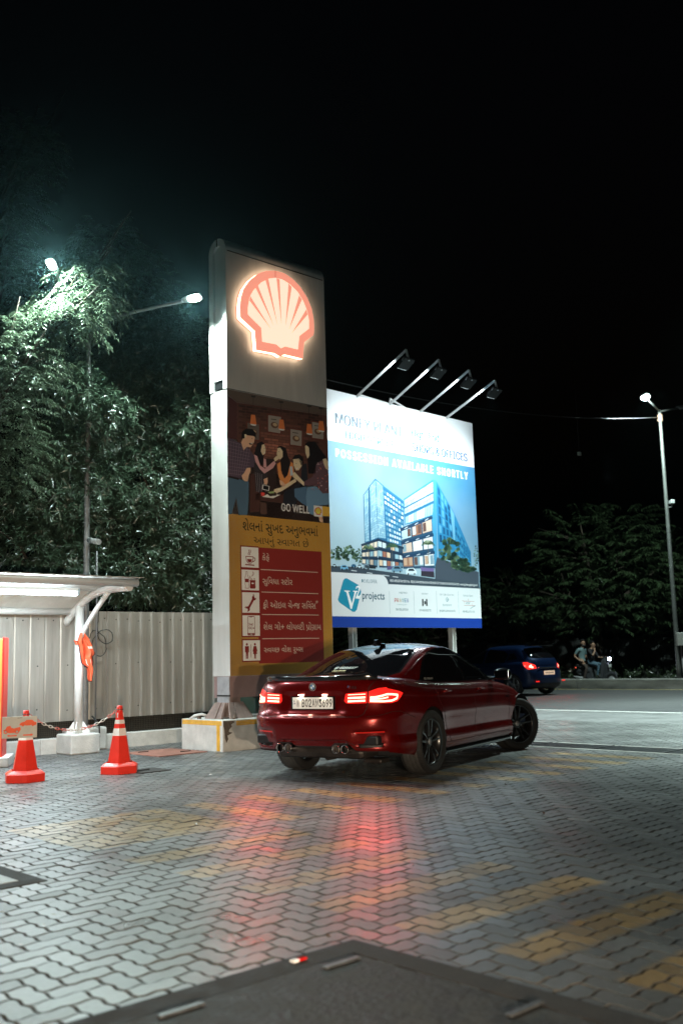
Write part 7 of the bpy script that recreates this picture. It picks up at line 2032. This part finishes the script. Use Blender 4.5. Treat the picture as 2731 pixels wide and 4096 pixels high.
    for x, y in ((-.1, -.35), (-.1, .35)):
        mb = MB(); mb.bbox((x, y, 1.02), (.16, .46, .42), INTER, .06); mb.bbox((x - .03, y, 1.28), (.1, .26, .14), INTER, .04); mb.build('seat', root)
    for cx_ in (-1.26, 1.26):
        for sd in (1, -1): wheel(root, (cx_, sd * .75, .312), 0, .312, .195, 'five', sd, RIMS)
    if lit_rear:
        for sd in (1, -1): lamp('tail_lamp_light', 'AREA', (-2.02, sd * .62, .86), 4, (1, .05, .03), parent=root, shape='RECTANGLE', size=.3, size_y=.12, aim=(-1, 0, -.3))
    if lit_front:
        for sd in (1, -1): lamp('headlight_lamp', 'SPOT', (2.02, sd * .60, .76), HEADLIGHT_W, (1.0, .80, .58), parent=root, spot_size=radians(42), spot_blend=1.0, shadow_soft_size=.05, aim=(1, 0, HEADLIGHT_DIP))
    return root
HEADLIGHT_W, HEADLIGHT_DIP = 2300, .0
hb = on_ground(1243 * S, 1592 * S)
blue = hatchback('dark blue hatchback with lit tail lights driving away along the road', UV(25.24, -19.96), atan2(-dV[1], -dV[0]) + radians(-2), PAINT_B)
# the car whose headlights light the fence and the pylon foot stands behind the viewer
PAINT_G = car_paint('grey_car_paint', (.20, .20, .21), .5, .3)
hatchback('grey hatchback with lit headlights standing behind the photographer', (1.25, -3.35, 0), atan2(15.5 + 1.3, -2.3 - .9) , PAINT_G, lit_front=True, lit_rear=False)

# ================================================================== SCOOTER AND ITS TWO RIDERS
SK_ = mat('skin', (.30, .17, .11), .55)
def skin_body(name, joints, bones, m, parent=None, sub=2, loc=(0, 0, 0), rz=0.0):
    keys = list(joints); me = bpy.data.meshes.new(name)
    me.from_pydata([joints[k][0] for k in keys], [(keys.index(a), keys.index(b)) for a, b in bones], [])
    o = bpy.data.objects.new(name, me); COL.objects.link(o)
    md = o.modifiers.new('skin', 'SKIN'); md.use_smooth_shade = True
    for i, k in enumerate(keys):
        r = joints[k][1]; r = r if isinstance(r, tuple) else (r, r)
        me.skin_vertices[0].data[i].radius = r; me.skin_vertices[0].data[i].use_root = (i == 0)
    sb = o.modifiers.new('sub', 'SUBSURF'); sb.levels = sb.render_levels = sub
    dg = bpy.context.evaluated_depsgraph_get(); m2 = bpy.data.meshes.new_from_object(o.evaluated_get(dg))
    o.modifiers.clear(); o.data = m2; bpy.data.meshes.remove(me)
    m2.materials.clear()
    for mm in (m if isinstance(m, list) else [m]): m2.materials.append(mm)
    m2.polygons.foreach_set('use_smooth', [True] * len(m2.polygons))
    if parent is not None: o.parent = parent
    o.location = loc; o.rotation_euler = (0, 0, rz)
    return o
def person(label, J, zones, hair, loc, rz, grp):
    """J joints in scooter space (x forward, y left). one continuous body mesh coloured by clothing zones"""
    bones = [('pelvis', 'waist'), ('waist', 'chest'), ('chest', 'neck'), ('neck', 'jaw'), ('jaw', 'head'), ('head', 'crown')]
    for s in 'LR': bones += [('chest', 'sh' + s), ('sh' + s, 'el' + s), ('el' + s, 'wr' + s), ('wr' + s, 'hd' + s), ('hd' + s, 'f1' + s), ('hd' + s, 'f2' + s), ('hd' + s, 'f3' + s), ('hd' + s, 'f4' + s), ('hd' + s, 'f5' + s), ('pelvis', 'hip' + s), ('hip' + s, 'kn' + s), ('kn' + s, 'an' + s), ('an' + s, 'to' + s)]
    R = dict(pelvis=(.15, .12), waist=(.14, .105), chest=(.165, .11), neck=.052, jaw=(.062, .07), head=(.078, .092), crown=(.055, .065))
    for s in 'LR':
        R.update({'sh' + s: .066, 'el' + s: .043, 'wr' + s: .029, 'hd' + s: (.036, .02), 'hip' + s: .085, 'kn' + s: .06, 'an' + s: .040, 'to' + s: .036})
        e, w, hd = (Vector(J[k + s]) for k in ('el', 'wr', 'hd'))
        d = (hd - w).normalized(); sd = d.cross(Vector((0, 0, 1))).normalized(); up = sd.cross(d)
        for i, (sp, ln) in enumerate(((-.03, .075), (-.010, .09), (.010, .085), (.03, .07))):
            J['f%d%s' % (i + 1, s)] = tuple(hd + sd * sp + d * ln - up * .03); R['f%d%s' % (i + 1, s)] = .009
        J['f5' + s] = tuple(hd + sd * .045 * (1 if s == 'L' else -1) + up * .03 + d * .02); R['f5' + s] = .010
    joints = {k: (J[k], R[k]) for k in ['pelvis'] + [k for k in J if k != 'pelvis']}
    ms = [SK_] + [z[0] for z in zones]
    o = skin_body('person', joints, bones, ms, None, 2, loc, rz)
    me = o.data
    segs = {}
    for i, (m_, bl_) in enumerate(zones):
        for b in bl_: segs[b] = i + 1
    def dist(p, a, b):
        a, b = Vector(a), Vector(b); t = max(0, min(1, (p - a).dot(b - a) / max((b - a).length_squared, 1e-9))); return (p - a.lerp(b, t)).length
    for f in me.polygons:
        c = f.center; best = min(bones, key=lambda b: dist(c, J[b[0]], J[b[1]])); key = best[0] + '-' + best[1]
        f.material_index = segs.get(key, 0)
        if key[:4] in ('shL-', 'shR-') and segs.get('short'):
            a, b = Vector(J[best[0]]), Vector(J[best[1]]); t = (c - a).dot(b - a) / (b - a).length_squared
            f.material_index = segs['short'] if t < .72 else 0
    tag(o, label, 'person', grp)
    hd = Vector(J['head']); fw = Vector(J['_face']) if '_face' in J else Vector((1, 0, 0))
    return o
def face_parts(o, head, fw, hairm, long_hair, beard):
    fw = Vector(fw).normalized(); up = Vector((0, 0, 1)); sd = up.cross(fw); M = Matrix((fw, sd, up)).transposed(); H = Vector(head)
    def P(x, y, z): return tuple(H + M @ Vector((x, y, z)))
    mb = MB(); bm = bmesh.new(); bmesh.ops.create_uvsphere(bm, u_segments=16, v_segments=10, radius=1)
    vs = [(v.co.x * .103 - .012, v.co.y * .092, v.co.z * .105 + .045) for v in bm.verts]
    bm.verts.index_update()
    fs = [[v.index for v in f.verts] for f in bm.faces if not (f.calc_center_median().x > .45 and f.calc_center_median().z < .45) and f.calc_center_median().z > (-.55 if f.calc_center_median().x > -.2 else -.9)]
    bm.free()
    mb.add([P(*v) for v in vs], fs, hairm, True)
    if long_hair: mb.tube([P(-.09, 0, .06), P(-.12, 0, -.06), P(-.12, .01, -.18), P(-.11, .01, -.28)], [.06, .065, .05, .02], hairm, 10)
    mb.build('hair', o)
    if beard:
        mb = MB(); mb.tube([P(.01, .078, -.03), P(.05, .062, -.085), P(.088, 0, -.105), P(.05, -.062, -.085), P(.01, -.078, -.03)], [.012, .026, .03, .026, .012], hairm, 8); mb.build('beard', o)
    mb = MB(); DKE = mat('eye_dark', (.01, .008, .007), .3)
    for s in (-1, 1): mb.lathe([(0, -.006), (.009, 0), (0, .006)], DKE, 8, 'z', P(.088, s * .032, .012)); mb.box(P(.09, s * .032, .032), (.012, .026, .006), DKE, rz=atan2(fw.y, fw.x))
    mb.build('eye', o)
    mb = MB(); mb.tube([P(.088, 0, .02), P(.108, 0, -.015), P(.095, 0, -.022)], [.008, .014, .008], SK_, 6)
    mb.build('nose', o)
    mb = MB(); mb.tube([P(.085, .024, -.05), P(.096, 0, -.048), P(.085, -.024, -.05)], .006, mat('lips', (.22, .08, .07), .5), 5); mb.build('mouth', o)
    mb = MB()
    for s in (-1, 1): mb.lathe([(0, -.012), (.024, -.006), (.026, .004), (0, .01)], SK_, 8, 'y', P(-.005, s * .082, 0))
    mb.build('ear', o)
su, sv = 31.6, None
sp = on_plane(1368 * S, 1550 * S, UV(31.6, 0), dU)
SLOC = Vector((sp[0], sp[1], 0)); SRZ = atan2(dV[1], dV[0])
sc = thing('scooter', 'dark scooter with a lit headlight stopped beyond the concrete median', 'scooter', SLOC, SRZ)
SCB = mat('scooter_black', (.07, .073, .08), .2, coat=.6); SCG = mat('scooter_grey', (.25, .25, .26), .4)
mb = MB(); mb.bbox((-.42, 0, .58), (.66, .30, .26), SCB, .09); mb.prism([(-.80, .60), (-.72, .76), (-.1, .70), (-.08, .34), (-.25, .30), (-.62, .42)], -.13, .13, SCB); mb.bbox((.05, 0, .28), (.55, .30, .08), SCB, .03)
mb.prism([(.28, .30), (.36, .28), (.52, .92), (.44, 1.0), (.36, .92)], -.19, .19, SCB); mb.prism([(.40, .95), (.56, .90), (.60, .98), (.52, 1.05), (.40, 1.05)], -.11, .11, SCB)
mb.prism([(.42, .42), (.60, .55), (.80, .50), (.86, .40), (.80, .42), (.64, .46), (.50, .40)], -.06, .06, SCB); mb.build('body', sc)
mb = MB(); mb.bbox((-.40, 0, .76), (.78, .27, .10), mat('scooter_seat', (.02, .018, .017), .6), .04); mb.build('seat', sc)
for x in (-.58, .66):
    e = MB(); e.lathe([(.14, -.045), (.2, -.05), (.235, -.02), (.235, .02), (.2, .05), (.14, .045)], RUBBER, 24, 'y', (x, 0, .235)); w_ = e.build('wheel', sc)
    e = MB(); e.lathe([(0, -.03), (.14, -.04), (.14, .04), (0, .03)], SCG, 16, 'y', (x, 0, .235)); e.build('rim', w_)
mb = MB(); mb.tube([(.66, .06, .235), (.55, .06, .6), (.46, .02, 1.0)], .022, SCG, 6); mb.tube([(.40, .33, 1.06), (.44, .2, 1.08), (.46, 0, 1.04), (.44, -.2, 1.08), (.40, -.33, 1.06)], .014, MBLACK, 6)
mb.build('handlebar', sc)
for sd in (1, -1):
    mb = MB(); mb.tube([(.44, sd * .24, 1.08), (.48, sd * .30, 1.22)], .006, MBLACK, 5); mb.bbox((.48, sd * .31, 1.25), (.02, .11, .07), MBLACK, .008); mb.build('mirror', sc)
mb = MB(); mb.bbox((.595, 0, .975), (.03, .16, .11), mat('scooter_headlamp', (.9, .9, 1), .2, emit=(.72, .80, 1), estr=22), .01); mb.build('headlight', sc)
mb = MB(); mb.bbox((-.80, 0, .66), (.03, .16, .09), mat('scooter_tail', (.5, .02, .02), .2, emit=(1, .12, .06), estr=3.5), .01); mb.build('tail_light', sc)
mb = MB(); mb.bbox((.60, 0, .74), (.012, .16, .10), mat('plate_white_small', (.6, .62, .6), .5), .003); mb.build('number_plate', sc)
mb = MB(); mb.tube([(-.45, -.15, .30), (-.75, -.17, .34), (-.85, -.17, .36)], .045, SCG, 8); mb.build('exhaust_pipe', sc)
mb = MB(); mb.tube([(-.5, .17, .70), (-.82, .14, .80), (-.82, -.14, .80), (-.5, -.17, .70)], .014, CHROME, 6); mb.build('grab_rail', sc)
lamp('scooter_headlight_lamp', 'SPOT', (.64, 0, .97), 60, (.75, .82, 1), parent=sc, spot_size=radians(70), spot_blend=.6, shadow_soft_size=.05, aim=(1, 0, -.2))
TEE = mat('teal_tee', (.12, .19, .20), .8); DARK = mat('black_top', (.012, .011, .014), .8); JEAN = mat('jeans_blue', (.06, .11, .15), .8); TROU = mat('brown_trousers', (.05, .035, .03), .8); SHOE = mat('shoe', (.02, .02, .02), .6)
Jm = dict(pelvis=(-.55, .0, .86), waist=(-.57, 0, 1.02), chest=(-.545, 0, 1.25), neck=(-.52, 0, 1.42), jaw=(-.475, 0, 1.51), head=(-.475, 0, 1.575), crown=(-.485, 0, 1.66),
    shR=(-.56, -.19, 1.35), elR=(-.70, -.27, 1.10), wrR=(-.50, -.27, .95), hdR=(-.42, -.22, .92), shL=(-.54, .19, 1.35), elL=(-.58, .27, 1.08), wrL=(-.40, .18, .95), hdL=(-.33, .14, .93),
    hipR=(-.50, -.11, .84), knR=(-.20, -.26, .70), anR=(-.34, -.30, .22), toR=(-.18, -.31, .12), hipL=(-.50, .11, .84), knL=(-.18, .26, .72), anL=(-.28, .28, .30), toL=(-.12, .29, .24))
top_b = ['pelvis-waist', 'waist-chest', 'chest-neck', 'chest-shL', 'chest-shR']
leg_b = lambda: ['pelvis-hipL', 'pelvis-hipR', 'hipL-knL', 'hipR-knR', 'knL-anL', 'knR-anR']
man = person('bearded man in a grey teal tee sitting at the back of the scooter', Jm, [(TEE, top_b + ['short']), (TROU, leg_b()), (SHOE, ['anL-toL', 'anR-toR'])], None, SLOC, SRZ, None)
HAIR = mat('black_hair', (.008, .007, .007), .5)
face_parts(man, Jm['head'], (1, -.25, 0), HAIR, False, True)
Jw = dict(pelvis=(-.20, .0, .85), waist=(-.19, 0, 1.0), chest=(-.15, 0, 1.20), neck=(-.11, 0, 1.355), jaw=(-.065, 0, 1.44), head=(-.06, 0, 1.50), crown=(-.075, 0, 1.58),
    shR=(-.14, -.165, 1.29), elR=(.06, -.24, 1.10), wrR=(.08, -.12, 1.27), hdR=(.045, -.07, 1.34), shL=(-.14, .165, 1.29), elL=(.00, .22, 1.04), wrL=(.22, .22, 1.02), hdL=(.31, .24, 1.04),
    hipR=(-.16, -.09, .83), knR=(.24, -.16, .76), anR=(.16, -.17, .40), toR=(.30, -.18, .345), hipL=(-.16, .09, .83), knL=(.24, .16, .76), anL=(.16, .17, .40), toL=(.30, .18, .345))
wom = person('woman in black top and blue jeans at the front of the scooter', Jw, [(DARK, top_b + ['shL-elL', 'shR-elR']), (JEAN, leg_b()), (SHOE, ['anL-toL', 'anR-toR'])], None, SLOC, SRZ, None)
face_parts(wom, Jw['head'], (1, -.2, 0), HAIR, True, False)

# dry leaves and grit scattered on the paving
n_ = 150
P = np.stack([RNG.uniform(-4, 5, n_), RNG.uniform(4.5, 14.5, n_), np.full(n_, .004)], 1)
an = RNG.uniform(0, 2 * pi, n_); T = np.stack([np.cos(an), np.sin(an), RNG.uniform(0, .25, n_)], 1)
o = leaf_mesh(P, T, np.array([0, 0, 1.0]) + RNG.normal(0, .3, (n_, 3)), RNG.uniform(.02, .06, n_), RNG.uniform(.010, .022, n_), leaf_mat('dry_leaf', (.10, .05, .02), .05), 'leaf_litter', None, droop=-.05); o['kind'] = 'stuff'

# ------------------------------------------------------------------ one even box of haze, added to put glowing halos round the lamps
HAZE_D = .00013
mb = MB(); mb.box((0, 20, 11.0), (120, 170, 25.0), mat('haze_tmp', (1, 1, 1)))
hz = mb.build('haze'); hz['kind'] = 'stuff'
hm = bpy.data.materials.new('haze'); hm.use_nodes = True; nt = hm.node_tree
for n in list(nt.nodes):
    if n.type == 'BSDF_PRINCIPLED': nt.nodes.remove(n)
pv = nt.nodes.new('ShaderNodeVolumePrincipled'); pv.inputs['Density'].default_value = HAZE_D; pv.inputs['Color'].default_value = (.42, .85, .92, 1); pv.inputs['Anisotropy'].default_value = .92
nt.links.new(pv.outputs[0], nt.nodes['Material Output'].inputs['Volume'])
hz.data.materials.clear(); hz.data.materials.append(hm)
